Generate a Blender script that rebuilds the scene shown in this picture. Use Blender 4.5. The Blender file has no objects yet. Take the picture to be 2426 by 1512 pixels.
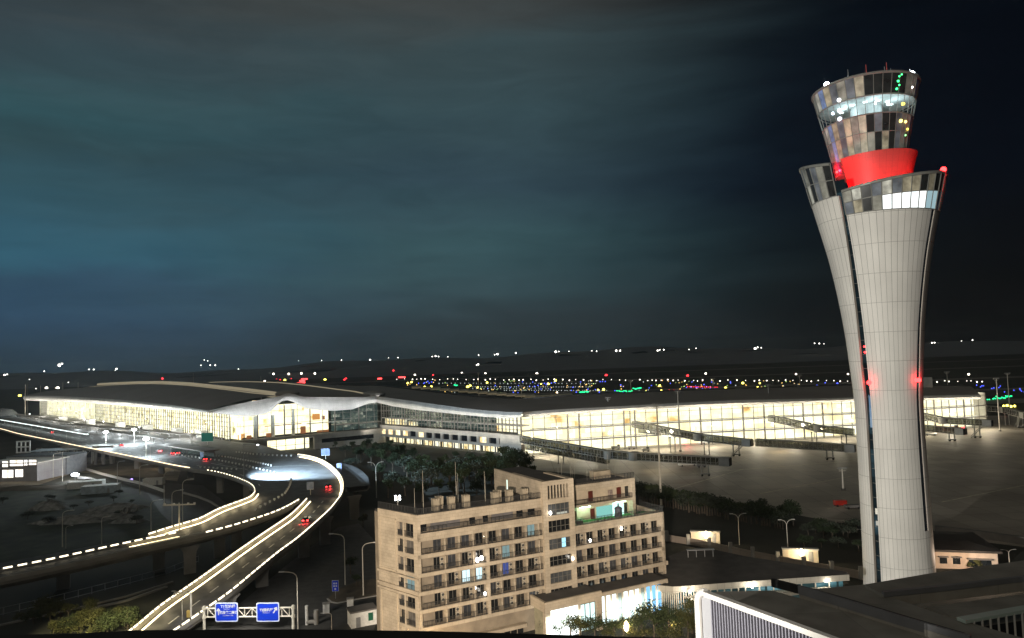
import bpy, bmesh, math, random
from mathutils import Vector, Matrix
random.seed(7)
R = math.radians
scene = bpy.context.scene
COL = scene.collection
# ---------------------------------------------------------------- camera
CAM_H, F, CX, CY = 55.0, 1700.0, 1213.0, 756.0
PITCH, ROLL = math.atan(94 * math.cos(R(2)) / F), R(2)
Fw = Vector((0, math.cos(PITCH), math.sin(PITCH)))
Rt, Up = Vector((1, 0, 0)), Vector((0, -math.sin(PITCH), math.cos(PITCH)))
R2 = math.cos(ROLL) * Rt - math.sin(ROLL) * Up
U2 = math.sin(ROLL) * Rt + math.cos(ROLL) * Up
camd = bpy.data.cameras.new('camera')
camd.sensor_width = 36; camd.lens = F / 2426 * 36; camd.clip_end = 40000; camd.clip_start = 0.5
cam = bpy.data.objects.new('camera', camd); COL.objects.link(cam)
m3 = Matrix((R2, U2, -Fw)).transposed()
cam.matrix_world = Matrix.Translation((0, 0, CAM_H)) @ m3.to_4x4()
scene.camera = cam
C0 = Vector((0, 0, CAM_H))


def ray(u, v):
    return Fw + R2 * ((u - CX) / F) - U2 * ((v - CY) / F)


def atz(u, v, z=0.0):
    d = ray(u, v); return C0 + d * ((z - CAM_H) / d.z)


def aty(u, v, y):
    d = ray(u, v); return C0 + d * (y / d.y)


def onpl(u, v, a, b):
    """where the line of sight meets the vertical plane through plan points a and b"""
    n = Vector((-(b[1] - a[1]), b[0] - a[0], 0)); d = ray(u, v)
    t = ((a[0] - 0) * n.x + (a[1] - 0) * n.y) / (d.x * n.x + d.y * n.y)
    return C0 + d * t


def lin(c):
    return tuple((x / 12.92 if x <= .04045 else ((x + .055) / 1.055) ** 2.4) for x in c)


# ---------------------------------------------------------------- materials
KIDS = {}


def newmat(name):
    m = bpy.data.materials.new(name); m.use_nodes = True
    nt = m.node_tree; nt.nodes.clear()
    out = nt.nodes.new('ShaderNodeOutputMaterial')
    return m, nt, out


def mat(name, col, rough=.7, metal=0., var=.25, scale=.6, bump=0., spec=.4, detail=5):
    m, nt, out = newmat(name)
    b = nt.nodes.new('ShaderNodeBsdfPrincipled'); nt.links.new(b.outputs[0], out.inputs[0])
    b.inputs['Roughness'].default_value = rough; b.inputs['Metallic'].default_value = metal
    b.inputs['Specular IOR Level'].default_value = spec
    tc = nt.nodes.new('ShaderNodeTexCoord')
    n = nt.nodes.new('ShaderNodeTexNoise'); n.inputs['Scale'].default_value = scale; n.inputs['Detail'].default_value = detail
    nt.links.new(tc.outputs['Object'], n.inputs['Vector'])
    r = nt.nodes.new('ShaderNodeValToRGB'); nt.links.new(n.outputs['Fac'], r.inputs[0])
    e = r.color_ramp.elements
    e[0].position, e[1].position = .3, .7
    e[0].color = (*[c * (1 - var) for c in col], 1); e[1].color = (*[min(1, c * (1 + var)) for c in col], 1)
    nt.links.new(r.outputs[0], b.inputs['Base Color'])
    if bump:
        bp = nt.nodes.new('ShaderNodeBump'); bp.inputs['Strength'].default_value = bump
        nt.links.new(n.outputs['Fac'], bp.inputs['Height']); nt.links.new(bp.outputs[0], b.inputs['Normal'])
    return m


def tiled(name, col, joint, bw, bh, mortar=.02, var=.08, rough=.6, offset=0., uv=True, dirt=.25, dscale=.15):
    """panels with joints, laid out on the UVs (metres)"""
    m, nt, out = newmat(name)
    b = nt.nodes.new('ShaderNodeBsdfPrincipled'); nt.links.new(b.outputs[0], out.inputs[0])
    b.inputs['Roughness'].default_value = rough; b.inputs['Specular IOR Level'].default_value = .3
    tc = nt.nodes.new('ShaderNodeTexCoord')
    br = nt.nodes.new('ShaderNodeTexBrick'); br.offset = offset; br.offset_frequency = 2
    br.inputs['Scale'].default_value = 1; br.inputs['Brick Width'].default_value = bw; br.inputs['Row Height'].default_value = bh
    br.inputs['Mortar Size'].default_value = mortar; br.inputs['Mortar Smooth'].default_value = .1; br.inputs['Bias'].default_value = 0
    br.inputs['Color1'].default_value = (*[c * (1 - var) for c in col], 1); br.inputs['Color2'].default_value = (*[c * (1 + var) for c in col], 1)
    br.inputs['Mortar'].default_value = (*joint, 1)
    nt.links.new(tc.outputs['UV' if uv else 'Object'], br.inputs['Vector'])
    n = nt.nodes.new('ShaderNodeTexNoise'); n.inputs['Scale'].default_value = dscale; n.inputs['Detail'].default_value = 6
    nt.links.new(tc.outputs['Object'], n.inputs['Vector'])
    mr = nt.nodes.new('ShaderNodeMapRange'); mr.inputs['From Min'].default_value = .3; mr.inputs['From Max'].default_value = .7
    mr.inputs['To Min'].default_value = 1 - dirt; mr.inputs['To Max'].default_value = 1
    nt.links.new(n.outputs['Fac'], mr.inputs[0])
    mx = nt.nodes.new('ShaderNodeVectorMath'); mx.operation = 'SCALE'
    nt.links.new(br.outputs['Color'], mx.inputs[0]); nt.links.new(mr.outputs[0], mx.inputs['Scale'])
    nt.links.new(mx.outputs[0], b.inputs['Base Color'])
    return m


def emis(name, col, s, sampled=True):
    m, nt, out = newmat(name)
    e = nt.nodes.new('ShaderNodeEmission'); e.inputs[0].default_value = (*col, 1); e.inputs[1].default_value = s
    nt.links.new(e.outputs[0], out.inputs[0])
    if not sampled:
        m.cycles.emission_sampling = 'NONE'
    return m


def glass(name, tint=(.9, .95, .95), clear=.88, rough=.03, gl=(.9, .9, .9)):
    m, nt, out = newmat(name)
    t = nt.nodes.new('ShaderNodeBsdfTransparent'); t.inputs[0].default_value = (*tint, 1)
    g = nt.nodes.new('ShaderNodeBsdfGlossy'); g.inputs['Color'].default_value = (*gl, 1); g.inputs['Roughness'].default_value = rough
    mx = nt.nodes.new('ShaderNodeMixShader'); mx.inputs[0].default_value = 1 - clear
    nt.links.new(t.outputs[0], mx.inputs[1]); nt.links.new(g.outputs[0], mx.inputs[2]); nt.links.new(mx.outputs[0], out.inputs[0])
    return m


def interior(name, stops, s, bw=5., bh=3.2, seed=0., fine=1.):
    """lit rooms behind glass: each bay of the interior wall glows with its own brightness and hue"""
    m, nt, out = newmat(name)
    tc = nt.nodes.new('ShaderNodeTexCoord')
    mp = nt.nodes.new('ShaderNodeMapping'); mp.inputs['Location'].default_value = (seed * 17.3, 0, seed)
    nt.links.new(tc.outputs['UV'], mp.inputs[0])
    br = nt.nodes.new('ShaderNodeTexBrick'); br.offset = .37; br.squash = 1.; br.offset_frequency = 2
    br.inputs['Scale'].default_value = 1; br.inputs['Brick Width'].default_value = bw; br.inputs['Row Height'].default_value = bh
    br.inputs['Mortar Size'].default_value = .12; br.inputs['Bias'].default_value = 0; br.inputs['Mortar Smooth'].default_value = .4
    br.inputs['Color1'].default_value = (0, 0, 0, 1); br.inputs['Color2'].default_value = (1, 1, 1, 1); br.inputs['Mortar'].default_value = (.1, .1, .1, 1)
    nt.links.new(mp.outputs[0], br.inputs['Vector'])
    n = nt.nodes.new('ShaderNodeTexNoise'); n.inputs['Scale'].default_value = .45 * fine; n.inputs['Detail'].default_value = 3
    nt.links.new(mp.outputs[0], n.inputs['Vector'])
    ad = nt.nodes.new('ShaderNodeMath'); ad.operation = 'MULTIPLY_ADD'; ad.inputs[1].default_value = .5
    nm = nt.nodes.new('ShaderNodeMapRange'); nm.inputs['From Min'].default_value = .3; nm.inputs['From Max'].default_value = .7
    nm.inputs['To Max'].default_value = .5; nt.links.new(n.outputs['Fac'], nm.inputs[0])
    nt.links.new(br.outputs['Color'], ad.inputs[0]); nt.links.new(nm.outputs[0], ad.inputs[2])
    r = nt.nodes.new('ShaderNodeValToRGB'); nt.links.new(ad.outputs[0], r.inputs[0])
    cr = r.color_ramp
    while len(cr.elements) < len(stops): cr.elements.new(.5)
    for e, (p, c) in zip(cr.elements, stops): e.position = p; e.color = (*c, 1)
    e = nt.nodes.new('ShaderNodeEmission'); e.inputs[1].default_value = s
    nt.links.new(r.outputs[0], e.inputs[0]); nt.links.new(e.outputs[0], out.inputs[0])
    return m


# ---------------------------------------------------------------- mesh builder
WM = {}


class MB:
    def __init__(s): s.v = []; s.f = []; s.mi = []; s.uv = []

    def quad(s, pts, mi=0, uv=None):
        b = len(s.v); s.v += [Vector(p) for p in pts]; s.f.append(tuple(range(b, b + len(pts)))); s.mi.append(mi)
        s.uv.append(uv); return s

    def box(s, c, d, rz=0., mi=0, M=None):
        M = M or Matrix.Identity(4)
        T = M @ Matrix.Translation(c) @ Matrix.Rotation(rz, 4, 'Z')
        h = [x / 2 for x in d]
        p = [T @ Vector((sx * h[0], sy * h[1], sz * h[2])) for sz in (-1, 1) for sx, sy in ((-1, -1), (1, -1), (1, 1), (-1, 1))]
        x, y, z = d
        for idx, (a, b_) in (((3, 2, 1, 0), (x, y)), ((4, 5, 6, 7), (x, y)), ((0, 1, 5, 4), (x, z)), ((1, 2, 6, 5), (y, z)), ((2, 3, 7, 6), (x, z)), ((3, 0, 4, 7), (y, z))):
            s.quad([p[i] for i in idx], mi, [(0, 0), (a, 0), (a, b_), (0, b_)])
        return s

    def bx(s, x0, x1, y0, y1, z0, z1, mi=0):
        """box by its bounds, UVs in metres along the walls"""
        return s.box(((x0 + x1) / 2, (y0 + y1) / 2, (z0 + z1) / 2), (x1 - x0, y1 - y0, z1 - z0), 0, mi)

    def prism(s, pts, z0, z1, mi=0, mtop=None, bottom=True):
        pts = [(p[0], p[1]) for p in pts]
        ar = sum(pts[i][0] * pts[(i + 1) % len(pts)][1] - pts[(i + 1) % len(pts)][0] * pts[i][1] for i in range(len(pts)))
        if ar < 0: pts = pts[::-1]
        n = len(pts)
        f0 = z0 if callable(z0) else (lambda x, y: z0); f1 = z1 if callable(z1) else (lambda x, y: z1)
        s.quad([(x, y, f1(x, y)) for x, y in pts], mi if mtop is None else mtop, [p for p in pts])
        if bottom: s.quad([(x, y, f0(x, y)) for x, y in pts[::-1]], mi, [p for p in pts[::-1]])
        acc = 0
        for i in range(n):
            a, b = pts[i], pts[(i + 1) % n]; L = math.dist(a, b)
            s.quad([(*a, f0(*a)), (*b, f0(*b)), (*b, f1(*b)), (*a, f1(*a))], mi, [(acc, f0(*a)), (acc + L, f0(*b)), (acc + L, f1(*b)), (acc, f1(*a))]); acc += L
        return s

    def tube(s, p0, p1, r0, r1=None, n=8, mi=0, cap=True):
        r1 = r0 if r1 is None else r1
        p0, p1 = Vector(p0), Vector(p1); d = (p1 - p0)
        if d.length < 1e-6: return s
        d.normalize(); a = d.orthogonal().normalized(); b = d.cross(a)
        A = [p0 + (a * math.cos(t) + b * math.sin(t)) * r0 for t in [2 * math.pi * i / n for i in range(n)]]
        B = [p1 + (a * math.cos(t) + b * math.sin(t)) * r1 for t in [2 * math.pi * i / n for i in range(n)]]
        for i in range(n):
            j = (i + 1) % n; s.quad([A[i], A[j], B[j], B[i]], mi)
        if cap: s.quad(A[::-1], mi); s.quad(B, mi)
        return s

    def path(s, pts, r, n=6, mi=0):
        for a, b in zip(pts, pts[1:]): s.tube(a, b, r, r, n, mi)
        return s

    def lathe(s, prof, n=24, c=(0, 0, 0), mi=0, a0=0., a1=2 * math.pi):
        k = n if a1 - a0 > 6.28 else n
        for (r0, z0), (r1, z1) in zip(prof, prof[1:]):
            for i in range(k):
                t0, t1 = a0 + (a1 - a0) * i / k, a0 + (a1 - a0) * (i + 1) / k
                P = lambda r, z, t: (c[0] + r * math.cos(t), c[1] + r * math.sin(t), c[2] + z)
                q = [P(r0, z0, t0), P(r0, z0, t1), P(r1, z1, t1), P(r1, z1, t0)]
                if r0 < 1e-6: q = [q[0], q[2], q[3]]
                elif r1 < 1e-6: q = q[:3]
                s.quad(q, mi)
        return s

    def ball(s, c, r, n=10, mi=0, sx=1., sy=1., sz=1.):
        m = max(4, n // 2); b = len(s.v)
        c = Vector(c)
        P = lambda i, j: c + Vector((sx * r * math.sin(math.pi * i / m) * math.cos(2 * math.pi * j / n), sy * r * math.sin(math.pi * i / m) * math.sin(2 * math.pi * j / n), sz * r * math.cos(math.pi * i / m)))
        for i in range(m):
            for j in range(n):
                q = [P(i, j), P(i + 1, j), P(i + 1, j + 1), P(i, j + 1)]
                if i == 0: q = [q[0], q[1], q[2]]
                elif i == m - 1: q = [q[0], q[1], q[3]]
                s.quad(q, mi)
        return s

    def sweep(s, pts, prof, mi=0, closed_prof=True):
        """profile [(offset to the left of travel, height)] along a 3D polyline"""
        pts = [Vector(p) for p in pts]; rows = []; acc = [0.]
        for i, p in enumerate(pts):
            d = (pts[min(i + 1, len(pts) - 1)] - pts[max(i - 1, 0)]); d.z = 0; d.normalize()
            l = Vector((-d.y, d.x, 0))
            rows.append([p + l * o + Vector((0, 0, h)) for o, h in prof])
            if i: acc.append(acc[-1] + (pts[i] - pts[i - 1]).length)
        k = len(prof); hs = [0.]
        for a, b in zip(prof, prof[1:] + prof[:1]): hs.append(hs[-1] + math.dist(a, b))
        for i in range(len(rows) - 1):
            for j in range(k if closed_prof else k - 1):
                jj = (j + 1) % k
                s.quad([rows[i][j], rows[i][jj], rows[i + 1][jj], rows[i + 1][j]], mi, [(acc[i], hs[j]), (acc[i], hs[j + 1]), (acc[i + 1], hs[j + 1]), (acc[i + 1], hs[j])])
        if closed_prof:
            s.quad(rows[0][::-1], mi); s.quad(rows[-1], mi)
        return s

    def loft(s, la, lb, mi=0):
        ua = 0
        for i in range(len(la) - 1):
            L = (Vector(la[i + 1]) - Vector(la[i])).length; W = (Vector(lb[i]) - Vector(la[i])).length
            s.quad([la[i], la[i + 1], lb[i + 1], lb[i]], mi, [(ua, 0), (ua + L, 0), (ua + L, W), (ua, W)]); ua += L
        return s

    def build(s, name, mats, parent=None, world=False, smooth=False, weld=False):
        if not isinstance(mats, (list, tuple)): mats = [mats]
        me = bpy.data.meshes.new(name)
        V = s.v
        if world and parent is not None:
            Mi = WM[parent].inverted(); V = [Mi @ p for p in V]
        me.from_pydata([tuple(p) for p in V], [], s.f)
        for m in mats: me.materials.append(m)
        for p, i in zip(me.polygons, s.mi): p.material_index = i
        if any(u is not None for u in s.uv):
            ul = me.uv_layers.new(name='UVMap'); k = 0
            for p, u in zip(me.polygons, s.uv):
                for q, li in enumerate(p.loop_indices):
                    if u is not None: ul.data[li].uv = u[q]
        if weld or smooth:
            bm = bmesh.new(); bm.from_mesh(me); bmesh.ops.remove_doubles(bm, verts=bm.verts, dist=1e-4)
            bmesh.ops.recalc_face_normals(bm, faces=bm.faces); bm.to_mesh(me); bm.free()
        if smooth:
            for p in me.polygons: p.use_smooth = True
            me.set_sharp_from_angle(angle=R(35))
        o = bpy.data.objects.new(name, me); COL.objects.link(o)
        if parent is not None: o.parent = parent; WM[o] = WM[parent]; KIDS.setdefault(parent, []).append(o)
        else: WM[o] = Matrix.Identity(4)
        return o


def tag(o, label, cat, group=None, kind=None):
    if label: o['label'] = label
    if cat: o['category'] = cat
    if group: o['group'] = group
    if kind: o['kind'] = kind
    return o


def thing(name, label, cat, loc=(0, 0, 0), rz=0., group=None):
    o = bpy.data.objects.new(name, None); COL.objects.link(o); o.empty_display_size = .5
    o.location = loc; o.rotation_euler = (0, 0, rz)
    WM[o] = Matrix.Translation(loc) @ Matrix.Rotation(rz, 4, 'Z')
    return tag(o, label, cat, group)


def struct(name, mb, m, **k):
    o = mb.build(name, m, **k); o['kind'] = 'structure'; return o


def dup(root, loc, rz=0., sc=1., label=None, group=None, name=None):
    def cp(o, par):
        c = o.copy(); COL.objects.link(c)
        if par is not None: c.parent = par
        for ch in [x for x in KIDS.get(o, [])]: cp(ch, c)
        return c
    r = cp(root, None); r.location = loc; r.rotation_euler = (0, 0, rz)
    r.scale = (sc, sc, sc) if not isinstance(sc, tuple) else sc
    if label: r['label'] = label
    if group: r['group'] = group
    WM[r] = Matrix.Translation(loc) @ Matrix.Rotation(rz, 4, 'Z')
    return r


# shared materials
M = dict(
    concrete=mat('concrete', (.30, .285, .26), .8, var=.2, scale=.25),
    dark_concrete=mat('dark_concrete', (.16, .15, .14), .85, var=.25, scale=.3),
    asphalt=mat('asphalt', (.055, .053, .05), .75, var=.3, scale=.5),
    roof_dark=mat('roof_dark', (.055, .05, .048), .65, var=.12, scale=.05),
    white_metal=mat('white_metal', (.72, .70, .66), .45, var=.06, scale=.3),
    grey_metal=mat('grey_metal', (.32, .32, .32), .45, metal=.3, var=.1),
    pale_post=mat('pale_post', (.62, .58, .5), .5, var=.08),
    dark_metal=mat('dark_metal', (.05, .05, .05), .5, var=.15),
    dark_glass=mat('dark_glass', (.012, .016, .02), .08, var=.2, spec=.6),
    steel_frame=mat('steel_frame', (.16, .15, .13), .5, var=.1),
    paint_white=mat('paint_white', (.75, .74, .7), .7, var=.12, scale=1.5),
    soil=mat('soil', (.09, .072, .05), .95, var=.4, scale=.12, bump=.3),
    rubble=mat('rubble', (.19, .19, .175), .95, var=.7, scale=.45, bump=1.),
    grassy=mat('grassy', (.028, .036, .018), .95, var=.8, scale=.16, bump=.5),
    bark=mat('bark', (.10, .08, .06), .9, var=.3, scale=2),
    clear_glass=glass('clear_glass'),
    led=emis('led_white', (1., .88, .62), 3.2),
    led_line=emis('led_line', (1., .80, .44), 6.5),
    lamp_white=emis('lamp_white', (.95, .97, 1.), 14.),
    lamp_warm=emis('lamp_warm', (1., .72, .38), 14.),
    tail_red=emis('tail_red', (1., .03, .03), 12.),
)
# ---------------------------------------------------------------- night sky
w = bpy.data.worlds.new('World'); scene.world = w; w.use_nodes = True
nt = w.node_tree; nt.nodes.clear()
N = nt.nodes.new; L = nt.links.new
wo = N('ShaderNodeOutputWorld'); bg = N('ShaderNodeBackground'); L(bg.outputs[0], wo.inputs[0])
tc = N('ShaderNodeTexCoord'); sep = N('ShaderNodeSeparateXYZ'); L(tc.outputs['Generated'], sep.inputs[0])


def mth(op, a, b=None, c=None):
    n = N('ShaderNodeMath'); n.operation = op
    for i, x in enumerate((a, b, c)):
        if x is None: continue
        if isinstance(x, (int, float)): n.inputs[i].default_value = x
        else: L(x, n.inputs[i])
    return n.outputs[0]


def ramp(fac, stops):
    r = N('ShaderNodeValToRGB'); L(fac, r.inputs[0]); cr = r.color_ramp
    while len(cr.elements) < len(stops): cr.elements.new(.5)
    for e, (p, c) in zip(cr.elements, stops): e.position = p; e.color = (*lin([x / 255 for x in c]), 1)
    return r.outputs[0]


def mixc(f, a, b, mode='MIX'):
    n = N('ShaderNodeMix'); n.data_type = 'RGBA'; n.blend_type = mode
    if isinstance(f, float): n.inputs[0].default_value = f
    else: L(f, n.inputs[0])
    L(a, n.inputs[6]); L(b, n.inputs[7]); return n.outputs[2]


az = sep.outputs[0]; el = sep.outputs[2]
# cloud bands: noise stretched along the horizon
mp = N('ShaderNodeMapping'); mp.inputs['Scale'].default_value = (1.6, 1.6, 9.); mp.inputs['Rotation'].default_value = (0, R(4), 0); L(tc.outputs['Generated'], mp.inputs[0])
n1 = N('ShaderNodeTexNoise'); n1.inputs['Scale'].default_value = 1.5; n1.inputs['Detail'].default_value = 5; n1.inputs['Roughness'].default_value = .5; n1.inputs['Distortion'].default_value = .5; L(mp.outputs[0], n1.inputs[0])
mp2 = N('ShaderNodeMapping'); mp2.inputs['Scale'].default_value = (1.2, 1.2, 30.); mp2.inputs['Rotation'].default_value = (0, R(6), 0); L(tc.outputs['Generated'], mp2.inputs[0])
n2 = N('ShaderNodeTexNoise'); n2.inputs['Scale'].default_value = 1.4; n2.inputs['Detail'].default_value = 4; n2.inputs['Distortion'].default_value = .4; L(mp2.outputs[0], n2.inputs[0])
# elevation, wobbled by the clouds
elw = mth('MULTIPLY_ADD', mth('SUBTRACT', n1.outputs['Fac'], .5), .13, el)
elf = mth('MULTIPLY_ADD', elw, 2.0, .08)
left = ramp(elf, [(0, (42, 58, 70)), (.07, (44, 64, 80)), (.13, (46, 71, 92)), (.21, (47, 80, 110)), (.28, (46, 78, 106)), (.36, (45, 95, 119)), (.44, (47, 93, 115)), (.51, (48, 85, 97)), (.59, (47, 76, 81)), (.64, (48, 87, 94)), (.73, (47, 82, 89)), (.80, (46, 65, 73)), (.87, (48, 58, 66)), (.97, (61, 60, 57))])
mid = ramp(elf, [(0, (44, 52, 54)), (.07, (46, 56, 59)), (.18, (49, 61, 66)), (.26, (54, 74, 80)), (.42, (54, 80, 86)), (.55, (50, 70, 80)), (.72, (54, 74, 80)), (.86, (58, 74, 78)), (1., (62, 66, 66))])
right = ramp(elf, [(0, (24, 27, 27)), (.12, (23, 28, 30)), (.3, (18, 28, 32)), (.55, (14, 24, 34)), (.8, (10, 18, 26)), (1., (8, 12, 16))])
far = ramp(elf, [(0, (18, 17, 15)), (.2, (12, 14, 16)), (.5, (7, 12, 20)), (1., (5, 8, 14))])
azw = mth('MULTIPLY_ADD', mth('SUBTRACT', n1.outputs['Fac'], .5), .30, az)


def sstep(x, a, b):
    n = N('ShaderNodeMapRange'); n.interpolation_type = 'SMOOTHSTEP'; L(x, n.inputs[0])
    n.inputs['From Min'].default_value = a; n.inputs['From Max'].default_value = b; return n.outputs[0]


c = mixc(sstep(azw, -.62, -.06), mixc(.42, left, mid), mid)
c = mixc(sstep(azw, -.06, .40), c, right)
c = mixc(sstep(azw, .24, .56), c, far)
br = mth('MULTIPLY_ADD', n2.outputs['Fac'], .20, .95)
mp3 = N('ShaderNodeMapping'); mp3.inputs['Scale'].default_value = (3.2, 3.2, 13.); mp3.inputs['Rotation'].default_value = (0, R(9), 0); L(tc.outputs['Generated'], mp3.inputs[0])
n4 = N('ShaderNodeTexNoise'); n4.inputs['Scale'].default_value = 2.2; n4.inputs['Detail'].default_value = 8; n4.inputs['Roughness'].default_value = .6; n4.inputs['Distortion'].default_value = 1.2; L(mp3.outputs[0], n4.inputs[0])
br = mth('MULTIPLY', br, mth('MULTIPLY_ADD', n4.outputs['Fac'], .44, .78))
br = mth('MULTIPLY', br, mth('MULTIPLY_ADD', n1.outputs['Fac'], .5, .75))
n3 = N('ShaderNodeVectorMath'); n3.operation = 'SCALE'; L(c, n3.inputs[0]); L(br, n3.inputs['Scale'])
L(n3.outputs[0], bg.inputs[0]); bg.inputs[1].default_value = 1.0
# faint glow of the town in the clouds from the front quarter: one weak, low, warm sun lamp
sd = bpy.data.lights.new('sun', 'SUN'); sd.energy = .28; sd.color = (1., .84, .62); sd.angle = R(12)
so = bpy.data.objects.new('sun', sd); COL.objects.link(so)
so.rotation_euler = (R(62), 0, R(-28))
scene.view_settings.view_transform = 'Standard'; scene.view_settings.look = 'None'
scene.view_settings.exposure = 0; scene.view_settings.gamma = 1
scene.cycles.use_denoising = True
scene.cycles.max_bounces = 6; scene.cycles.diffuse_bounces = 2; scene.cycles.glossy_bounces = 3; scene.cycles.transparent_max_bounces = 12
scene.cycles.sample_clamp_indirect = 3; scene.cycles.sample_clamp_direct = 30
scene.cycles.use_light_tree = True; scene.cycles.caustics_reflective = False; scene.cycles.caustics_refractive = False

# ---------------------------------------------------------------- ground, apron, hills
g = MB(); S = 9300
g.quad([(-S, -600, 0), (S, -600, 0), (S, 6100, 0), (-S, 6100, 0)])
struct('ground', g, mat('ground_soil', (.035, .036, .028), .95, var=.45, scale=.03, bump=.2))
ap_m = tiled('apron_concrete', (.44, .39, .325), (.2, .185, .16), 9, 9, .10, .12, .6, uv=False, dirt=.4, dscale=.025)
a = MB()
apron_pts = [atz(1215, 1108), atz(1380, 1125), atz(1520, 1160), atz(1640, 1175), atz(1800, 1205), atz(2000, 1240), atz(2200, 1268), atz(2700, 1330), atz(2900, 985), atz(2300, 985), (300, 560, 0), (-20, 560, 0)]
a.prism([(p[0], p[1]) for p in apron_pts], -.3, .02)
struct('apron', a, ap_m)
# painted stand lines and taxi lines on the apron
tp = mat('apron_paint', (.62, .57, .40), .7, var=.35, scale=.4)
tl = MB()
def stripe(mb, p, q, wd, z):
    d = Vector((q[0] - p[0], q[1] - p[1], 0)); l = Vector((-d.y, d.x, 0)).normalized() * wd / 2
    mb.quad([(p[0] - l.x, p[1] - l.y, z), (q[0] - l.x, q[1] - l.y, z), (q[0] + l.x, q[1] + l.y, z), (p[0] + l.x, p[1] + l.y, z)])
for (u0, v0, u1, v1) in ((1800, 1170, 2020, 1128), (1530, 1178, 1760, 1112), (2230, 1190, 2426, 1150), (1960, 1206, 2030, 1196), (1640, 1122, 2026, 1092)):
    stripe(tl, atz(u0, v0), atz(u1, v1), .5, .024)
struct('apron_marking', tl, tp)
# far runway and taxiways: long pale strips of concrete across the airfield
rw = MB()
for y0, y1, x0, x1 in ((640, 690, -150, 1500), (820, 850, -300, 1700), (1080, 1130, -500, 1900), (1560, 1610, -800, 2600), (2150, 2230, -900, 3300)):
    rw.quad([(x0, y0, .03), (x1, y0, .03), (x1, y1, .03), (x0, y1, .03)])
struct('runway', rw, mat('runway_concrete', (.20, .18, .155), .8, var=.2, scale=.02))
# low hills beyond the airfield
h = MB(); nx, ny = 90, 8; rr = random.Random(3)
def hz(x, y):
    s = max(0., (y - 3000) * .058)
    k = .55 + .25 * math.sin(x * .0011 + 1) + .18 * math.sin(x * .0031 + y * .001) + .1 * math.sin(x * .0083)
    return -1.5 + s * (k * .62 + .26)
gx = [-7000 + 16000 * i / nx for i in range(nx + 1)]; gy = [3000 + 2400 * (j / ny) for j in range(ny + 1)]
for i in range(nx):
    for j in range(ny):
        h.quad([(gx[a_], gy[b_], hz(gx[a_], gy[b_]) if b_ < ny else -20.) for a_, b_ in ((i, j), (i + 1, j), (i + 1, j + 1), (i, j + 1))])
struct('hills', h, mat('hazy_hill_woods', (.16, .17, .185), 1., var=.15, scale=.01), smooth=True)  # haze over the hills is lifted into their base colour
# ---------------------------------------------------------------- terminal building
cream = lambda k=1.: (1. * k, .90 * k, .66 * k)
INT = dict(
    landside=interior('landside_hall_interior', [(0, (.12, .10, .05)), (.16, (.40, .33, .14)), (.32, (.95, .80, .42)), (.5, (1., .88, .56)), (.8, (1., .94, .74))], 2.4, 5.2, 3.4, 1, .5),
    landside_far=interior('landside_far_interior', [(0, (.16, .16, .08)), (.2, (.50, .46, .22)), (.36, (.90, .80, .46)), (.7, (1., .92, .68))], 2.1, 6, 3.6, 6, .6),
    side=interior('check_in_hall_interior', [(0, (.30, .12, .04)), (.14, (.85, .50, .18)), (.28, (1., .84, .52)), (.5, (1., .89, .58)), (.85, (1., .93, .72))], 2.1, 7., 4.2, 2, .22),
    dim=interior('dim_hall_interior', [(0, (.015, .03, .03)), (.4, (.05, .085, .08)), (.62, (.13, .16, .13)), (.8, (.42, .42, .34)), (1., (.9, .85, .65))], .8, 5., 2.4, 3, 1.),
    shop=interior('lit_room_interior', [(0, (.22, .12, .05)), (.3, (.9, .66, .3)), (.55, (1., .9, .62)), (.9, (1., .96, .84))], 1.6, 4., 4., 4, 1.),
    pier_hi=interior('pier_upper_interior', [(0, (.30, .15, .05)), (.16, (.80, .48, .17)), (.30, (1., .82, .48)), (.45, (1., .88, .56)), (.8, (1., .93, .72))], 1.8, 6.4, 3.4, 5, .25),
    pier_lo=interior('pier_lower_interior', [(0, (.42, .30, .12)), (.2, (.95, .78, .42)), (.42, (1., .88, .56)), (.75, (1., .93, .72))], 1.9, 6.4, 3.3, 7, .2),
    ceiling=emis('terminal_ceiling_light', (1., .92, .72), 1.6),
)
pan = tiled('fascia_panels', (.66, .645, .61), (.34, .33, .31), 3., 1.2, .035, .04, .5)
soffit = mat('soffit_white', (.62, .6, .55), .6, var=.06)
term = thing('terminal_building', 'long airport terminal with wavy dark roof, white fascia and brightly lit glass walls', 'terminal')
WM[term] = Matrix.Identity(4)
G0, G1 = atz(95, 983, 10), atz(545, 1045, 10)               # landside glass line
S1 = atz(905, 1014, 10)
M1 = Vector((3, 405, 10))
e = (G1 - G0); e.z = 0; e.normalize(); nl = Vector((e.y, -e.x, 0))
LIP0, LIP1 = G0 + nl * 7, G1 + nl * 7
s_ = (S1 - G1); s_.z = 0; s_.normalize(); ns = Vector((s_.y, -s_.x, 0))
SL0, SL1 = G1 + ns * 5, S1 + ns * 5
m_ = (M1 - S1); m_.z = 0; m_.normalize(); nm_ = Vector((m_.y, -m_.x, 0))
ML0, ML1 = S1 + nm_ * 4, M1 + nm_ * 4
Qp = [Vector((3, 408, 0)), Vector((70, 424, 0)), Vector((150, 436, 0)), Vector((225, 446, 0)), Vector((306, 470, 0))]


def on_q(u, v, off):
    best = None
    for i in range(4):
        d = (Qp[i + 1] - Qp[i]).normalized(); n = Vector((d.y, -d.x, 0))
        p = onpl(u, v, Qp[i] + n * off, Qp[i + 1] + n * off)
        t = (p - Qp[i] - n * off).dot(d) / (Qp[i + 1] - Qp[i]).length
        if best is None or abs(t - .5) < best[0]: best = (abs(t - .5), p)
    return best[1]


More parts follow.
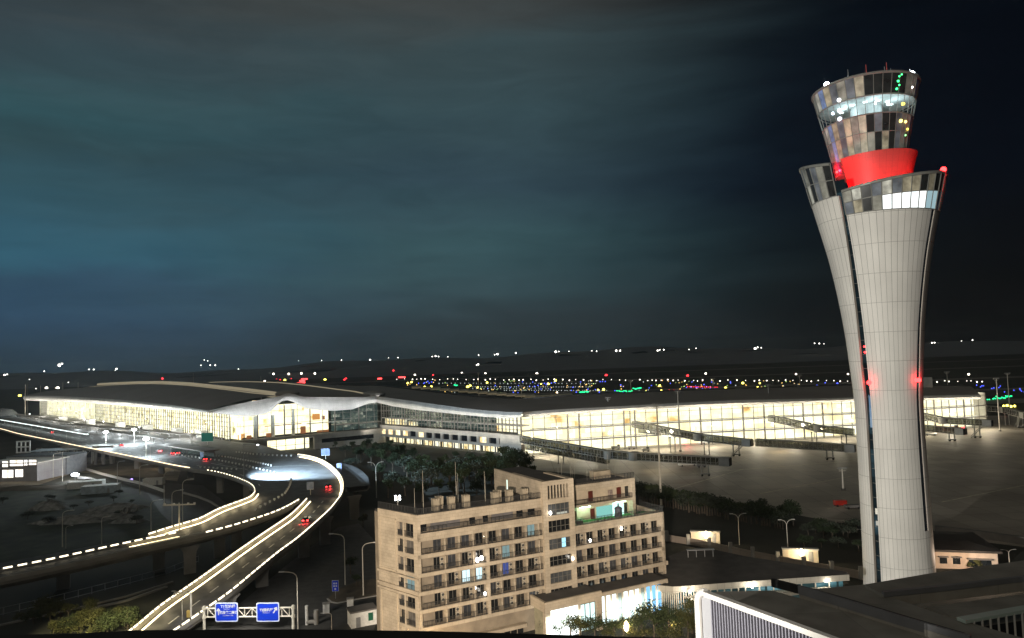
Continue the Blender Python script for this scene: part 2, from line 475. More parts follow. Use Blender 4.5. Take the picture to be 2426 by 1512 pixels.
# lip (top, bottom) polylines
lw_t = [onpl(u, v, LIP0, LIP1) for u, v in ((55, 938.5), (95, 938), (136, 938.5), (205, 942), (273, 946.5), (341, 952.5), (410, 960), (455, 966.5), (494, 973))]
lw_b = [onpl(u, v, LIP0, LIP1) for u, v in ((60, 949), (97, 950.5), (138, 951.5), (206, 953.5), (273, 957), (341, 962.5), (410, 969.5), (455, 974.5), (510, 980))]
ls_t = [onpl(u, v, SL0, SL1) for u, v in ((494, 973), (520, 967), (550, 960), (595, 951), (640, 943.5), (655, 941), (668, 936), (678, 932.5), (686, 931.5), (697, 933.5), (708, 938), (722, 940.5), (760, 941), (793, 941), (835, 941), (868, 941), (878, 939), (891, 939))]
ls_b = [onpl(u, v, SL0, SL1) for u, v in ((510, 980), (535, 982.5), (560, 985.5), (595, 986.5), (630, 980.5), (646, 971), (658, 958), (670, 950), (684, 948), (700, 953), (712, 961), (728, 968), (760, 972.5), (793, 973.5), (835, 970), (862, 960), (875, 955.5), (893, 954))]
lm_t = [onpl(u, v, ML0, ML1) for u, v in ((891, 939), (930, 944), (984, 951.5), (1040, 959), (1093, 966.5), (1150, 972.5), (1202, 976), (1240, 976.5))]
lm_b = [onpl(u, v, ML0, ML1) for u, v in ((893, 954), (932, 963), (984, 971), (1040, 977), (1093, 982.5), (1150, 988), (1202, 991.5), (1236, 989))]
lq_t = [on_q(u, v, 6) for u, v in ((1240, 976.5), (1312, 970.7), (1449, 963.8), (1613, 954.3), (1750, 948), (1865, 946), (2018, 942), (2187, 938), (2321, 935))]
lq_b = [on_q(u, v, 6) for u, v in ((1236, 989), (1312, 983.5), (1449, 975), (1613, 966), (1750, 961), (1865, 957), (2018, 951), (2187, 949), (2321, 946))]


def fascia(name, t, b, inward, ins=3.):
    mb = MB()
    mid = [(p + q) / 2 - inward * 1.2 for p, q in zip(t, b)]
    q1 = [p * .75 + q * .25 - inward * .8 for p, q in zip(t, b)]; q3 = [p * .25 + q * .75 - inward * .8 for p, q in zip(t, b)]
    for la, lb in ((t, q1), (q1, mid), (mid, q3), (q3, b)): mb.loft(la, lb)
    mb.loft(b, [p + inward * ins for p in b], 1)
    return mb.build(name, [pan, soffit], term, smooth=True)


fascia('fascia', lw_t, lw_b, -nl, 8); fascia('fascia', ls_t, ls_b, -ns, 6); fascia('fascia', lm_t, lm_b, -nm_, 5)
nq = Vector((.18, -1, 0)).normalized(); fascia('fascia', lq_t, lq_b, -nq, 8)
# roof folds: front line on the fascia, then lines running back along the hall
C1, C2 = onpl(686, 935, SL0, SL1), onpl(889, 940, SL0, SL1)
B1 = onpl(700, 935, SL0, SL1)
rib = lambda pts, P: [onpl(u, v, P, P - e * 100) for u, v in pts]
rA = rib(((664, 938), (600, 932), (519, 921.5), (450, 914), (382, 909.5), (320, 910), (273, 912.5), (215, 917.5), (169, 923)), C1)
rB = rib(((676, 933), (662, 931), (590, 922), (519, 914.5), (450, 907.5), (382, 904), (320, 905), (270, 907), (232, 909.5)), B1)
rC = rib(((878, 936), (864, 931), (800, 923), (738, 914.7), (662, 907), (600, 905), (560, 905), (530, 905.5), (497, 906.5)), C2)
rD = rib(((905, 931), (885, 925), (830, 917), (775, 911), (730, 908.5), (690, 906.5), (650, 904.8), (600, 903.6), (530, 904)), C2 + s_ * 45)
def resample(pts, n):
    d = [0.]
    for a_, b_ in zip(pts, pts[1:]): d.append(d[-1] + (b_ - a_).length)
    out = []
    for i in range(n):
        t = d[-1] * i / (n - 1); k = max(j for j in range(len(d) - 1) if d[j] <= t + 1e-9)
        out.append(pts[k].lerp(pts[k + 1], 0 if d[k + 1] == d[k] else (t - d[k]) / (d[k + 1] - d[k])))
    return out
NR = 14
lwr = resample(lw_t[::-1], NR); rAr, rBr, rCr, rDr = (resample(x, NR) for x in (rA, rB, rC, rD))
rm = mat('hall_roof_sheet', (.25, .225, .205), .6, var=.10, scale=.05)
def bulge(la, lb, h, k=6):
    """a fold of roof between two lines, lifted in the middle"""
    rows = []
    for j in range(k + 1):
        t = j / k; rows.append([p.lerp(q, t) + Vector((0, 0, h * 4 * t * (1 - t))) for p, q in zip(la, lb)])
    return rows
def surf(name, rows, mt, par=term):
    mb = MB()
    for a_, b_ in zip(rows, rows[1:]): mb.loft(a_, b_)
    return mb.build(name, mt, par, smooth=True)
r1 = surf('roof', bulge(lwr, rAr, 2.), rm)
# flat cap closing the fold over the side fascia
mb = MB(); f1 = ls_t[:7]; f2 = resample([lwr[0], rAr[0]], 7)
mb.loft(f1, [p + Vector((0, 0, .05)) for p in f2]); mb.build('roof', rm, term)
r2 = surf('roof', bulge([p - Vector((0, 0, 1.2)) for p in rAr], [p - Vector((0, 0, 1.2)) for p in rBr], .0, 1), rm)
r3 = surf('roof', bulge(rBr, rCr, -1.5), rm)
r3b = surf('roof', bulge([p - Vector((0, 0, 1.2)) for p in rCr], rDr, 1.), rm)
mb = MB(); mb.loft(ls_t[10:17], resample([rBr[0], rCr[0]], 7)); mb.loft(ls_t[6:11], resample([rAr[0], rBr[0]], 5)); mb.build('roof', rm, term)
skm = mat('skylight_strip', (.62, .56, .42), .6, var=.1, scale=.1)
sky_lit = emis('skylight_glow', (1., .86, .58), .27)
for rr_, wd in ((rAr, 1.3), (rBr, 1.7), (rCr, 2.2)):
    MB().sweep([p + Vector((0, 0, .1)) for p in rr_], [(-wd / 2, -1.6), (wd / 2, -1.6), (wd / 2, .2), (0, .4), (-wd / 2, .2)]).build('skylight', sky_lit, term)
# rounded crest vents where the ribs meet the fascia
for P in (rAr[0].lerp(rBr[0], .6), rCr[0]):
    MB().ball(P + Vector((2, 2, .4)), 5.5, 14, sx=1.5, sz=.45).build('crest_vent', pan, term, smooth=True)
# concave link roof and pier roof
bq = [aty(u, v, y) for u, v, y in ((800, 914.5, 640), (900, 914, 610), (956, 921, 570), (1050, 932, 530), (1147, 943, 495), (1210, 946.5, 480), (1263, 946, 472), (1340, 939, 474), (1476, 932.4, 482), (1613, 925.6, 488), (1750, 921.5, 494), (1880, 917.5, 500), (2018, 913, 508), (2187, 913, 520), (2300, 916, 530))]
fr = resample(lm_t + lq_t[1:], 40); bk = resample(bq, 40)
surf('roof', bulge(fr, bk, .6), rm)
mb = MB(); mb.loft([rDr[0], rCr[0], lm_t[0]], [bk[1], bk[1].lerp(bk[0], .5), fr[1]]); mb.build('roof', rm, term)
MB().sweep([p + Vector((0, 0, .2)) for p in bk], [(-1, -2), (1, -2), (1, .6), (-1, .6)]).build('roof_edge', M['dark_metal'], term)
# a zigzag of rooflights on the back slope of the pier roof
for i in range(17):
    u = 975 + i * 22; v0 = 917 + min(i, 13) * 1.75 - max(0, i - 13) * 1.2
    p = aty(u, v0, 640 - i * 5)
    mb = MB(); mb.prism([(p.x, p.y), (p.x + 9, p.y + 1), (p.x + 10, p.y - 13), (p.x + 2, p.y - 14)], p.z - 1, lambda x, y, p=p: p.z + .8 + (y - p.y) * .05)
    mb.build('rooflight', skm, term)


def glass_wall(p0, p1, z0, z1, bay, rows, inter, depth=6., slabs=(), fm=None, fin=.24, name='glass_wall', v0=0.):
    """panes in a frame of mullions, and the lit hall behind them"""
    p0, p1 = Vector((p0[0], p0[1], 0)), Vector((p1[0], p1[1], 0)); d = (p1 - p0); Ln = d.length; d.normalize(); n = Vector((d.y, -d.x, 0))
    up = Vector((0, 0, 1))
    gm = MB(); gm.quad([p0 + up * z0, p1 + up * z0, p1 + up * z1, p0 + up * z1], 0, [(0, z0), (Ln, z0), (Ln, z1), (0, z1)])
    gw = gm.build(name, M['clear_glass'], term)
    f = MB(); nb = max(1, round(Ln / bay)); ang = math.atan2(d.y, d.x)
    for i in range(nb + 1):
        wdt = fin * (3.2 if i % 4 == 0 else 1.)
        f.box(p0 + d * (Ln * i / nb) + up * ((z0 + z1) / 2) + n * .15, (wdt, .5, z1 - z0), ang)
    zz = z0
    while zz < z1 + .01:
        f.box((p0 + p1) / 2 + up * zz + n * .12, (Ln, .4, .20), ang); zz += rows
    f.build('mullion_frame', fm or M['steel_frame'], gw)
    b = MB(); q0, q1 = p0 - n * depth, p1 - n * depth
    b.quad([q0 + up * z0, q1 + up * z0, q1 + up * z1, q0 + up * z1], 0, [(v0, z0), (v0 + Ln, z0), (v0 + Ln, z1), (v0, z1)])
    b.quad([p0 + up * (z1 - .1), p1 + up * (z1 - .1), q1 + up * (z1 - .1), q0 + up * (z1 - .1)], 1)
    b.build('interior', [INT[inter], INT['ceiling']], gw)
    if slabs:
        s = MB()
        for z in slabs: s.box((p0 + p1) / 2 - n * (depth / 2 - .2) + up * z, (Ln, depth, .5), ang)
        s.build('floor_slab', M['concrete'], gw)
    return gw


rows_ = lambda a, b, n: [a.lerp(b, i / n) for i in range(n + 1)]
gl = rows_(G0, G1, 7)
for i in range(7):
    glass_wall(gl[i], gl[i + 1], 9.9, 26.5 + (6 - i) * .25, 3.8 if i > 2 else 5., 2.9, 'landside' if i > 2 else 'landside_far', 7., (), fm=M['white_metal'] if i < 3 else None, v0=i * 75)
gs = rows_(G1, S1, 6); tops = [24.6, 33.6, 30., 26.6, 27.4, 29.2]
for i in range(4): glass_wall(gs[i], gs[i + 1], 10, tops[i], 8.2, 8.5 if i != 2 else 4.2, 'side', 14., (), v0=i * 33)
for i in (4, 5): glass_wall(gs[i], gs[i + 1], 10, tops[i], 5.5, 4.2, 'dim', 8., (14.5,), v0=i * 30)
gmid = rows_(S1, M1, 5); tz = [28, 26.2, 24.2, 22.8, 21.6]
for i in range(5): glass_wall(gmid[i], gmid[i + 1], 12.4, tz[i] + 1.5, 3., 2.5, 'dim' if i < 4 else 'pier_hi', 7., (17.,), v0=i * 27)
# counters, stairs and columns standing inside the wavy-fronted hall
orange = emis('kiosk_orange_glow', (.85, .36, .10), 1.); brown_ = emis('counter_brown_glow', (.34, .13, .05), 1.)  # kiosks and counters glow in themselves to look lit by the hall
for f_, w_, z0, z1, kk, dp in ((.07, 2.6, 10, 13, 0, 5), (.16, 2.2, 10, 24, 2, 4), (.27, 2.2, 10, 24, 2, 4), (.40, 2., 10, 27, 2, 4), (.12, 3, 10.2, 12.2, 1, 3), (.24, 3, 10.2, 12.6, 1, 3), (.47, 3.4, 10.2, 15, 1, 6), (.565, 5, 18.6, 22.5, 0, 8), (.61, 2, 18.4, 21, 1, 7), (.60, 8, 10.2, 11.6, 1, 5), (.62, 26, 16.2, 16.8, 2, 5), (.35, 24, 16.4, 16.9, 1, 9)):
    q = G1.lerp(S1, f_) - ns * dp
    MB().box((q.x, q.y, (z0 + z1) / 2), (w_, .8, z1 - z0), math.atan2(s_.y, s_.x)).build(['kiosk', 'counter', 'interior_column'][kk], [orange, brown_, M['paint_white']][kk], term)
# bright lounge windows behind the concave glass near the hall
for i, zz in ((0, (12.6, 16.4)), (1, (12.6, 15.2))):
    a_, b_ = gmid[i], gmid[i].lerp(gmid[i + 1], .9 if i == 0 else .35)
    mb = MB(); o_ = -nm_ * 3
    mb.quad([a_ * 1 + o_ + Vector((0, 0, zz[0] - a_.z)), b_ + o_ + Vector((0, 0, zz[0] - b_.z)), b_ + o_ + Vector((0, 0, zz[1] - b_.z)), a_ + o_ + Vector((0, 0, zz[1] - a_.z))], 0, [(0, 0), (24, 0), (24, 4), (0, 4)])
    mb.build('lit_lounge', INT['shop'], term)
# concrete podium below the concave glass with window row and lit shops at ground level
def podium(a_, b_, z0, z1, off, mt, name, thick=1.2):
    a_, b_ = Vector((a_[0], a_[1], 0)), Vector((b_[0], b_[1], 0)); d = (b_ - a_); Ln = d.length; d.normalize(); n = Vector((d.y, -d.x, 0))
    return MB().box((a_ + b_) / 2 + n * off + Vector((0, 0, (z0 + z1) / 2)), (Ln, thick, z1 - z0), math.atan2(d.y, d.x)).build(name, mt, term)
podm = tiled('podium_panels', (.50, .46, .40), (.3, .28, .25), 2.4, 1.4, .03, .06, .7)
podium(S1, M1, 9.6, 12.3, 1.2, podm, 'podium_band'); podium(S1, M1, 4.6, 6.2, 1.2, podm, 'podium_band')
n_w = 16
for i in range(n_w):
    a_, b_ = S1.lerp(M1, (i + .08) / n_w), S1.lerp(M1, (i + .80) / n_w)
    podium(S1.lerp(M1, (i + .80) / n_w), S1.lerp(M1, (i + 1.08) / n_w), 6.2, 9.6, 1.2, podm, 'podium_pier')
    lit = i in (0, 1, 2, 3, 5, 12)
    d = (b_ - a_); d.z = 0; Ln = d.length; d.normalize(); n = Vector((d.y, -d.x, 0))
    mb = MB(); q = [a_ + n * .9, b_ + n * .9]
    mb.quad([(q[0].x, q[0].y, 6.2), (q[1].x, q[1].y, 6.2), (q[1].x, q[1].y, 9.6), (q[0].x, q[0].y, 9.6)], 0, [(i * 5, 0), (i * 5 + Ln, 0), (i * 5 + Ln, 3.4), (i * 5, 3.4)])
    mb.build('window', INT['shop'] if lit else M['dark_glass'], term)
for i in range(7): glass_wall(S1.lerp(M1, i / 7), S1.lerp(M1, (i + .9) / 7), .1, 4.6, 4.5, 4.5, 'shop', 6., (), v0=i * 20)
podium(M1 - m_ * 14, M1 + m_ * 3, 0, 12.3, 2.0, podm, 'podium_tower', 3.)
# side base below the wavy fascia: ground-floor hall, band, blank wall with long dark window
podium(G1, S1, 8.2, 10.0, .8, podm, 'podium_band', 3.5)
glass_wall(G1.lerp(S1, .22), G1.lerp(S1, .52), .1, 8.0, 6., 4., 'side', 10., ())
podium(G1.lerp(S1, .52), S1 + s_ * 2, 0, 8.2, .6, podm, 'podium_wall', 2.)
podium(G1.lerp(S1, .57), G1.lerp(S1, .93), 3.8, 6.4, 1.7, M['dark_glass'], 'window', .3)
podium(G1, G1.lerp(S1, .22), 0, 8.2, 0., podm, 'podium_wall')
# the pier: two lit storeys and the departure lounge above
for i in range(4):
    k = 2
    for j in range(k):
        a_, b_ = Qp[i].lerp(Qp[i + 1], j / k), Qp[i].lerp(Qp[i + 1], (j + 1) / k); v0 = (i * k + j) * 40
        zt = 22.2
        glass_wall(a_, b_, 14.2, zt, 6.4, 6.4, 'pier_hi', 8., (), v0=v0, fin=.28)
        glass_wall(a_, b_, 7.2, 13.8, 6.4, 6.5, 'pier_lo', 8., (), v0=v0 + 300, fin=.28)
        glass_wall(a_, b_, .2, 6.9, 6.4, 6.5, 'pier_lo', 8., (), v0=v0 + 600, fin=.28)
        for z in (7.05, 14.0): podium(a_, b_, z - .3, z + .3, .5, M['dark_concrete'], 'floor_band', 1.6)
# pier end wall and closed back
podium(Qp[4], Qp[4] + Vector((-14, 44, 0)), 0, 22, 0, podm, 'end_wall')
podium(Qp[4] + Vector((-14, 44, 0)), Vector((30, 462, 0)), 0, 24, 0, podm, 'back_wall')
MB().bx(262, 290, 500, 512, 24, 32).build('roof_plant', M['concrete'], term)

# added area fills, without fixtures, that brighten the white fascia
def wash(p0, p1, inward, out, z, zt, E, col=(1., .95, .84)):
    p0, p1 = Vector((p0[0], p0[1], 0)), Vector((p1[0], p1[1], 0)); c = (p0 + p1) / 2 - inward * out + Vector((0, 0, z)); d = (p1 - p0)
    ld = bpy.data.lights.new('fascia_fill', 'AREA'); ld.shape = 'RECTANGLE'; ld.size = d.length * .95; ld.size_y = .8; ld.energy = E * d.length; ld.color = col; ld.spread = R(80)
    lo = bpy.data.objects.new('fascia_fill', ld); COL.objects.link(lo); lo.parent = term
    aim = (p0 + p1) / 2 + Vector((0, 0, zt)) - c; x = d.normalized(); zax = -aim.normalized(); y = zax.cross(x).normalized(); x = y.cross(zax)
    lo.matrix_world = Matrix.Translation(c) @ Matrix((x, y, zax)).transposed().to_4x4()
for i in range(0, 8, 2): wash(lw_t[i], lw_t[min(i + 2, 8)], -nl, 13, 10.6, 27, 95)
for i in (0, 6, 11): wash(ls_t[i], ls_t[min(i + 6, 17)], -ns, 16, 10.6, 27, 120, (.92, .96, 1.))
for i in range(0, 7, 2): wash(lm_t[i], lm_t[min(i + 2, 7)], -nm_, 12, 1., 25, 130)
for i in range(8): wash(lq_t[i], lq_t[i + 1], -nq, 14, 1., 22, 130, (1., .90, .72))

# added point fills for the light spilling from pier to apron
for i in range(4):
    for k in (.15, .5, .85):
        q = Qp[i].lerp(Qp[i + 1], k) + Vector((nq.x, nq.y, 0)) * 13
        ld = bpy.data.lights.new('apron_spill_fill', 'POINT'); ld.energy = 9000; ld.color = (1., .90, .68); ld.shadow_soft_size = 1.
        lo = bpy.data.objects.new('apron_spill_fill', ld); COL.objects.link(lo); lo.parent = term; lo.location = (q.x, q.y, 8.5)
# ---------------------------------------------------------------- elevated roads
ZD = 10.
asph = mat('deck_asphalt', (.095, .094, .094), .62, var=.35, scale=.35)
girder_m = mat('girder_concrete', (.235, .22, .2), .85, var=.25, scale=.15)


def smooth_pts(pts, k=4):
    out = []
    P_ = [pts[0]] + list(pts) + [pts[-1]]
    for i in range(1, len(P_) - 2):
        a, b, c, d = P_[i - 1:i + 3]
        for j in range(k):
            t = j / k
            out.append(.5 * ((2 * b) + (c - a) * t + (2 * a - 5 * b + 4 * c - d) * t * t + (3 * b - a - 3 * c + d) * t ** 3))
    out.append(pts[-1]); return out


def ground_len(pts): return sum((b - a).length for a, b in zip(pts, pts[1:]))


# outlines in plan (heights follow the road)
main_edge = [atz(u, v, ZD + 1.0) - Vector((0, 0, 1.0)) for u, v in ((-60, 1004), (0, 1016), (44, 1028), (120, 1043.5), (197, 1059.4), (273, 1074), (355, 1091), (429, 1106), (505, 1117), (545, 1127), (573, 1137), (592, 1146), (602, 1155), (604, 1165))]
a1_edge = [atz(u, v, z + 1.0) - Vector((0, 0, 1.0)) for u, v, z in ((604, 1165, 10), (594, 1177, 9.9), (573, 1186.5, 9.8), (519, 1206.5, 9.6), (472, 1230, 9.4), (415, 1247, 9.2), (350, 1267.5, 9.0))]
a2_edge = [atz(u, v, z + 1.0) - Vector((0, 0, 1.0)) for u, v, z in ((421, 1262.5, 9.1), (355, 1276, 9), (273, 1293, 8.8), (205, 1308, 8.6), (136, 1323, 8.4), (65, 1337.5, 8.2), (0, 1350, 8), (-70, 1362, 7.8))]
ar_edge = [atz(u, v, z + 1.0) - Vector((0, 0, 1.0)) for u, v, z in ((709, 1184, 9.8), (675, 1203, 9.7), (640, 1217.7, 9.6), (600, 1231, 9.5), (560, 1243.6, 9.4), (520, 1254.5, 9.3), (484, 1263.5, 9.2))]
ar_ext = [atz(u, v, z + 1.0) - Vector((0, 0, 1.0)) for u, v, z in ((484, 1263.5, 9.2), (430, 1275, 9.1), (355, 1291, 9.), (273, 1310, 8.8), (205, 1326, 8.6), (136, 1341, 8.4), (65, 1356, 8.2), (0, 1369, 8), (-70, 1381, 7.8))]
br_edge = [atz(u, v, z + 1.0) - Vector((0, 0, 1.0)) for u, v, z in ((699, 1076.5, 10), (730, 1081, 10), (759, 1089.5, 10), (781, 1102, 10), (799, 1118, 10), (809, 1132, 10), (813, 1147, 9.9), (810, 1168, 9.7), (798, 1186, 9.4), (779, 1209, 9.), (739, 1245.6, 8.3), (699, 1279.5, 7.5), (660, 1308, 6.7), (605, 1353, 5.5), (546, 1402, 4), (480, 1449, 2.4), (425, 1487, 1.2), (380, 1516, .4))]
bl_edge = [atz(u, v, z + 1.0) - Vector((0, 0, 1.0)) for u, v, z in ((727, 1182, 9.6), (704, 1206, 9.2), (679, 1227.7, 8.7), (620, 1267.5, 7.6), (560, 1309, 6.4), (541, 1323, 6), (464, 1378, 4.3), (382, 1435, 2.5), (317, 1489, 1.0), (270, 1522, .4))]
main_s, a1_s, a2_s, ar_s, arx_s, br_s, bl_s = (smooth_pts(x) for x in (main_edge, a1_edge, a2_edge, ar_edge, ar_ext, br_edge, bl_edge))


def viaduct(name, label, la, lb, n, thick, cat='viaduct', grow=0.):
    la, lb = resample(la, n), resample(lb, n)
    t = thing(name, label, cat, (la[0].x, la[0].y, 0)); WM[t] = Matrix.Translation((la[0].x, la[0].y, 0))
    d = MB(); d.loft(la, lb); d.build('deck', asph, t, world=True)
    g = MB(); dz = Vector((0, 0, thick))
    lo = [p.lerp(q, .12) - dz for p, q in zip(la, lb)]; ro = [q.lerp(p, .12) - dz for p, q in zip(la, lb)]
    e0 = [p - Vector((0, 0, .02)) for p in la]; e1 = [p - Vector((0, 0, .02)) for p in lb]
    s0 = [p - Vector((0, 0, .7)) for p in la]; s1 = [p - Vector((0, 0, .7)) for p in lb]
    for x, y in ((e0, s0), (s0, lo), (lo, ro), (ro, s1), (s1, e1)): g.loft(x, y)
    g.build('girder', girder_m, t, world=True, smooth=True)
    return t, la, lb


def pillar(t, p, z, w_=2.2, flare=1.6, rz=0., d_=1.6):
    m = MB()
    prof = [(0, 1), (.55, 1), (.78, 1.12), (.9, 1.4), (1., 1 + flare / 1.6)]
    rot = Matrix.Translation((p.x, p.y, 0)) @ Matrix.Rotation(rz, 4, 'Z')
    for (f0, k0), (f1, k1) in zip(prof, prof[1:]):
        a = [rot @ Vector((sx * w_ / 2 * k0, sy * d_ / 2, z * f0)) for sx, sy in ((-1, -1), (1, -1), (1, 1), (-1, 1))]
        b = [rot @ Vector((sx * w_ / 2 * k1, sy * d_ / 2, z * f1)) for sx, sy in ((-1, -1), (1, -1), (1, 1), (-1, 1))]
        for i in range(4): m.quad([a[i], a[(i + 1) % 4], b[(i + 1) % 4], b[i]])
    return m.build('pillar', girder_m, t, world=True)


# the departures deck: from the outer edge across to the terminal doors
inner = []
for u, v in ((-60, 978), (95, 984), (180, 995), (273, 1007), (364, 1020), (455, 1033), (545, 1045.5), (600, 1050), (640, 1060), (668, 1069), (699, 1076.5)):
    inner.append(atz(u, v, ZD))
dk, dl, dr = viaduct('departures_viaduct', 'broad elevated departures road in front of the glass hall on concrete pillars', main_s, inner, 44, 2.0)
# apex of the deck down to the split, between the inner and the outer curve
apex, xa, xb = viaduct('junction_viaduct', 'fan-shaped elevated road deck where the departures road splits into two ramps', [main_s[-1]] + a1_s[1:6], [p for p in br_s[:30]][::-1][3:], 14, 1.9)
fill = MB(); fl = [main_s[-1], inner[-1]] ; fill.quad([main_s[-1], br_s[28], br_s[20], br_s[12]]); fill.quad([main_s[-1], br_s[12], br_s[4], inner[-1]]); fill.quad([main_s[-1], inner[-1], inner[-3], main_s[-12]])
fl_o = fill.build('deck', asph, apex, world=True)
fl_o.location.z = -.006
va, _, _ = viaduct('ramp_viaduct', 'curved elevated ramp with lit rails sweeping off past the vacant land', a1_s + [atz(260, 1286, 9.6), atz(120, 1312, 9.2), atz(-60, 1345, 8.8)], ar_s[2:] + arx_s[3:], 30, 2.1)
vb, _, _ = viaduct('ramp_viaduct', 'steep straight ramp with two rows of rail lights descending to the sign gantry', bl_s, [p for p in br_s if p.y < bl_s[0].y + 6], 30, 1.9)
nose = MB(); k_ = [ar_s[0], ar_s[4], bl_s[4], bl_s[0]]
nose.quad([xa[-1], xb[-1], br_s[30], bl_s[0]]); nose.quad([xa[-1], bl_s[0], ar_s[0], a1_s[8]]); nose.quad([a1_s[8], ar_s[0], ar_s[8], a1_s[16]])
nose.build('deck', asph, apex, world=True).location.z = -.01
# pillars
for u, v in ((93, 1105), (150, 1098), (225, 1100), (268, 1110), (325, 1123), (383, 1135), (452, 1150), (522, 1180), (585, 1190)):
    p = atz(u, v - 12, 0); pillar(dk, p, ZD - 1.6, 2.6, .2)
for t_, q, z_ in ((va, ((450, 1358), (376, 1355), (560, 1300), (150, 1395), (520, 1320)), 7.4), (vb, ((620, 1389), (540, 1450), (720, 1320)), 5.), (apex, ((770, 1290), (840, 1230)), 8.2)):
    for u, v in q: pillar(t_, atz(u, v, 0), z_ if t_ is not vb else max(2., z_ + (540 - 0) * 0 + (u - 620) * .018), 3.0, 1.2, .5)


# lit parapets: each barrier is a thing, with one lamp after another along its rail
def barrier(label, pts, lit=True, line=True, side=1, gap=2.6, lamp=1.55, h=1.0, group='lit parapets of the elevated roads', mt=None):
    t = thing('crash_barrier', label, 'barrier', tuple(pts[0]), 0, group); WM[t] = Matrix.Translation(pts[0])
    MB().sweep(pts, [(-.22, 0), (.22, 0), (.14, h), (-.14, h)]).build('parapet', mt or M['concrete'], t, world=True)
    if line: MB().sweep([p + Vector((0, 0, .05)) for p in pts], [(side * .95, .0), (side * 1.3, .0), (side * 1.3, .12), (side * .95, .12)]).build('edge_light', M['led_line'], t, world=True)
    MB().sweep([p + Vector((0, 0, h + .42)) for p in pts], [(-.05, 0), (.05, 0), (.05, .09), (-.05, .09)]).build('handrail', M['grey_metal'], t, world=True)
    if lit:
        Ln = ground_len(pts); n = min(99, int(Ln / gap)); rs = resample(pts, n + 1)
        for a, b in zip(rs, rs[1:]):
            d = (b - a); f = lamp / gap; c = (a + b) / 2 + Vector((0, 0, h + .22))
            MB().box((0, 0, 0), (d.length * f, .26, .30), 0, 0, Matrix.Translation(c) @ d.to_track_quat('X', 'Z').to_matrix().to_4x4()).build('lamp', M['led'], t, world=True)
    return t


LM = 'lit parapets of the elevated roads'
def outer(pts): return pts
barrier('concrete parapet with one unbroken line of light along the outer edge of the departures road', main_s[:32], lit=False, line=False)
MB_l = MB(); MB_l.sweep([p + Vector((0, 0, 1.05)) for p in main_s[3:30]], [(-.25, 0), (.25, 0), (.25, .4), (-.25, .4)])
ll = MB_l.build('light_line', emis('led_strip', (1., .80, .52), 2.2)); tag(ll, 'long continuous warm light tube on the outer parapet of the departures road', 'light strip')
barrier('parapet with fine bead lights on the bend before the ramps part', main_s[31:], gap=3.2, lamp=1., line=False)
barrier('parapet with bright dashes on the tight inside bend of the curved ramp', a1_s, side=1, gap=2.9, lamp=2.15)
barrier('parapet with large dashes and a yellow foot line nearest the vacant land', a2_s, side=1, gap=2.75, lamp=1.75)
barrier('low parapet with small dashes on the near side of the curved ramp', ar_s, line=False, gap=2.8, lamp=1.75)
barrier('unlit near parapet of the curved ramp running off past dark ground', arx_s, lit=False, line=False)
barrier('outer parapet glowing round the big sweeping bend and down the straight ramp', br_s[1:], line=False, gap=2.5, lamp=1.75)
MB_l = MB(); MB_l.sweep([p + Vector((0, 0, .06)) for p in br_s[2:36]], [(-.35, 0), (-.95, 0), (-.95, .16), (-.35, .16)])
tag(MB_l.build('light_line', M['led_line']), 'bright curved foot line of light inside the big sweeping bend', 'light strip')
barrier('far parapet of the straight ramp with dense dashes and a broad foot line', bl_s, side=1, gap=1.8, lamp=1.25)

# markings: lane dashes and rows of white delineator posts
mk = MB()
def dashes(pts, n, ln=3., wd=.18, z=.03):
    rs = resample(pts, n + 1)
    for a, b in zip(rs, rs[1:]):
        d = (b - a).normalized(); c = (a + b) / 2; l = Vector((-d.y, d.x, 0)).normalized() * wd; s_ = d * ln / 2
        mk.quad([c - s_ - l + Vector((0, 0, z)), c + s_ - l + Vector((0, 0, z)), c + s_ + l + Vector((0, 0, z)), c - s_ + l + Vector((0, 0, z))])
bmid = [p.lerp(q, .5) for p, q in zip(resample(bl_s, 40), resample([p for p in br_s if p.y < bl_s[0].y + 6], 40))]
dashes(bmid, 15, 3.2)
dashes([p.lerp(q, .25) for p, q in zip(dl, dr)], 40, 5., .2, .02); dashes([p.lerp(q, .12) for p, q in zip(dl, dr)], 40, 5., .2, .02)
dashes([atz(u, v, ZD) for u, v in ((500, 1098), (580, 1112), (660, 1105), (740, 1102))], 14, 5, .22, .02)
struct('road_marking', mk, mat('road_paint', (.68, .66, .6), .6, var=.2, scale=1.))
post_m = mat('reflector_white', (.8, .8, .76), .5, var=.1)
pm = MB(); pm.tube((0, 0, 0), (0, 0, .75), .16, .13, 8); pm.box((0, 0, .55), (.62, .5, .6))
post0 = pm.build('delineator_post', [post_m]); tag(post0, 'white reflecting delineator post in the rows dividing the departures lanes', 'delineator', 'delineator posts on the elevated deck')
first = [True]
for pts, n in ((((408, 1077.5), (480, 1088), (520, 1093), (585, 1106), (650, 1122)), 30), (((484, 1079), (540, 1085), (590, 1094), (642, 1105)), 26), (((475, 1109), (520, 1112), (560, 1114)), 9), (((690, 1138), (686, 1155), (675, 1172), (655, 1184), (630, 1197), (605, 1210)), 16), (((560, 1073), (600, 1078), (650, 1081), (690, 1082)), 16)):
    rs = resample([atz(u, v, ZD) for u, v in pts], n)
    for p in rs:
        if first[0]: post0.location = p; first[0] = False
        else:
            o = post0.copy(); COL.objects.link(o); o.location = p

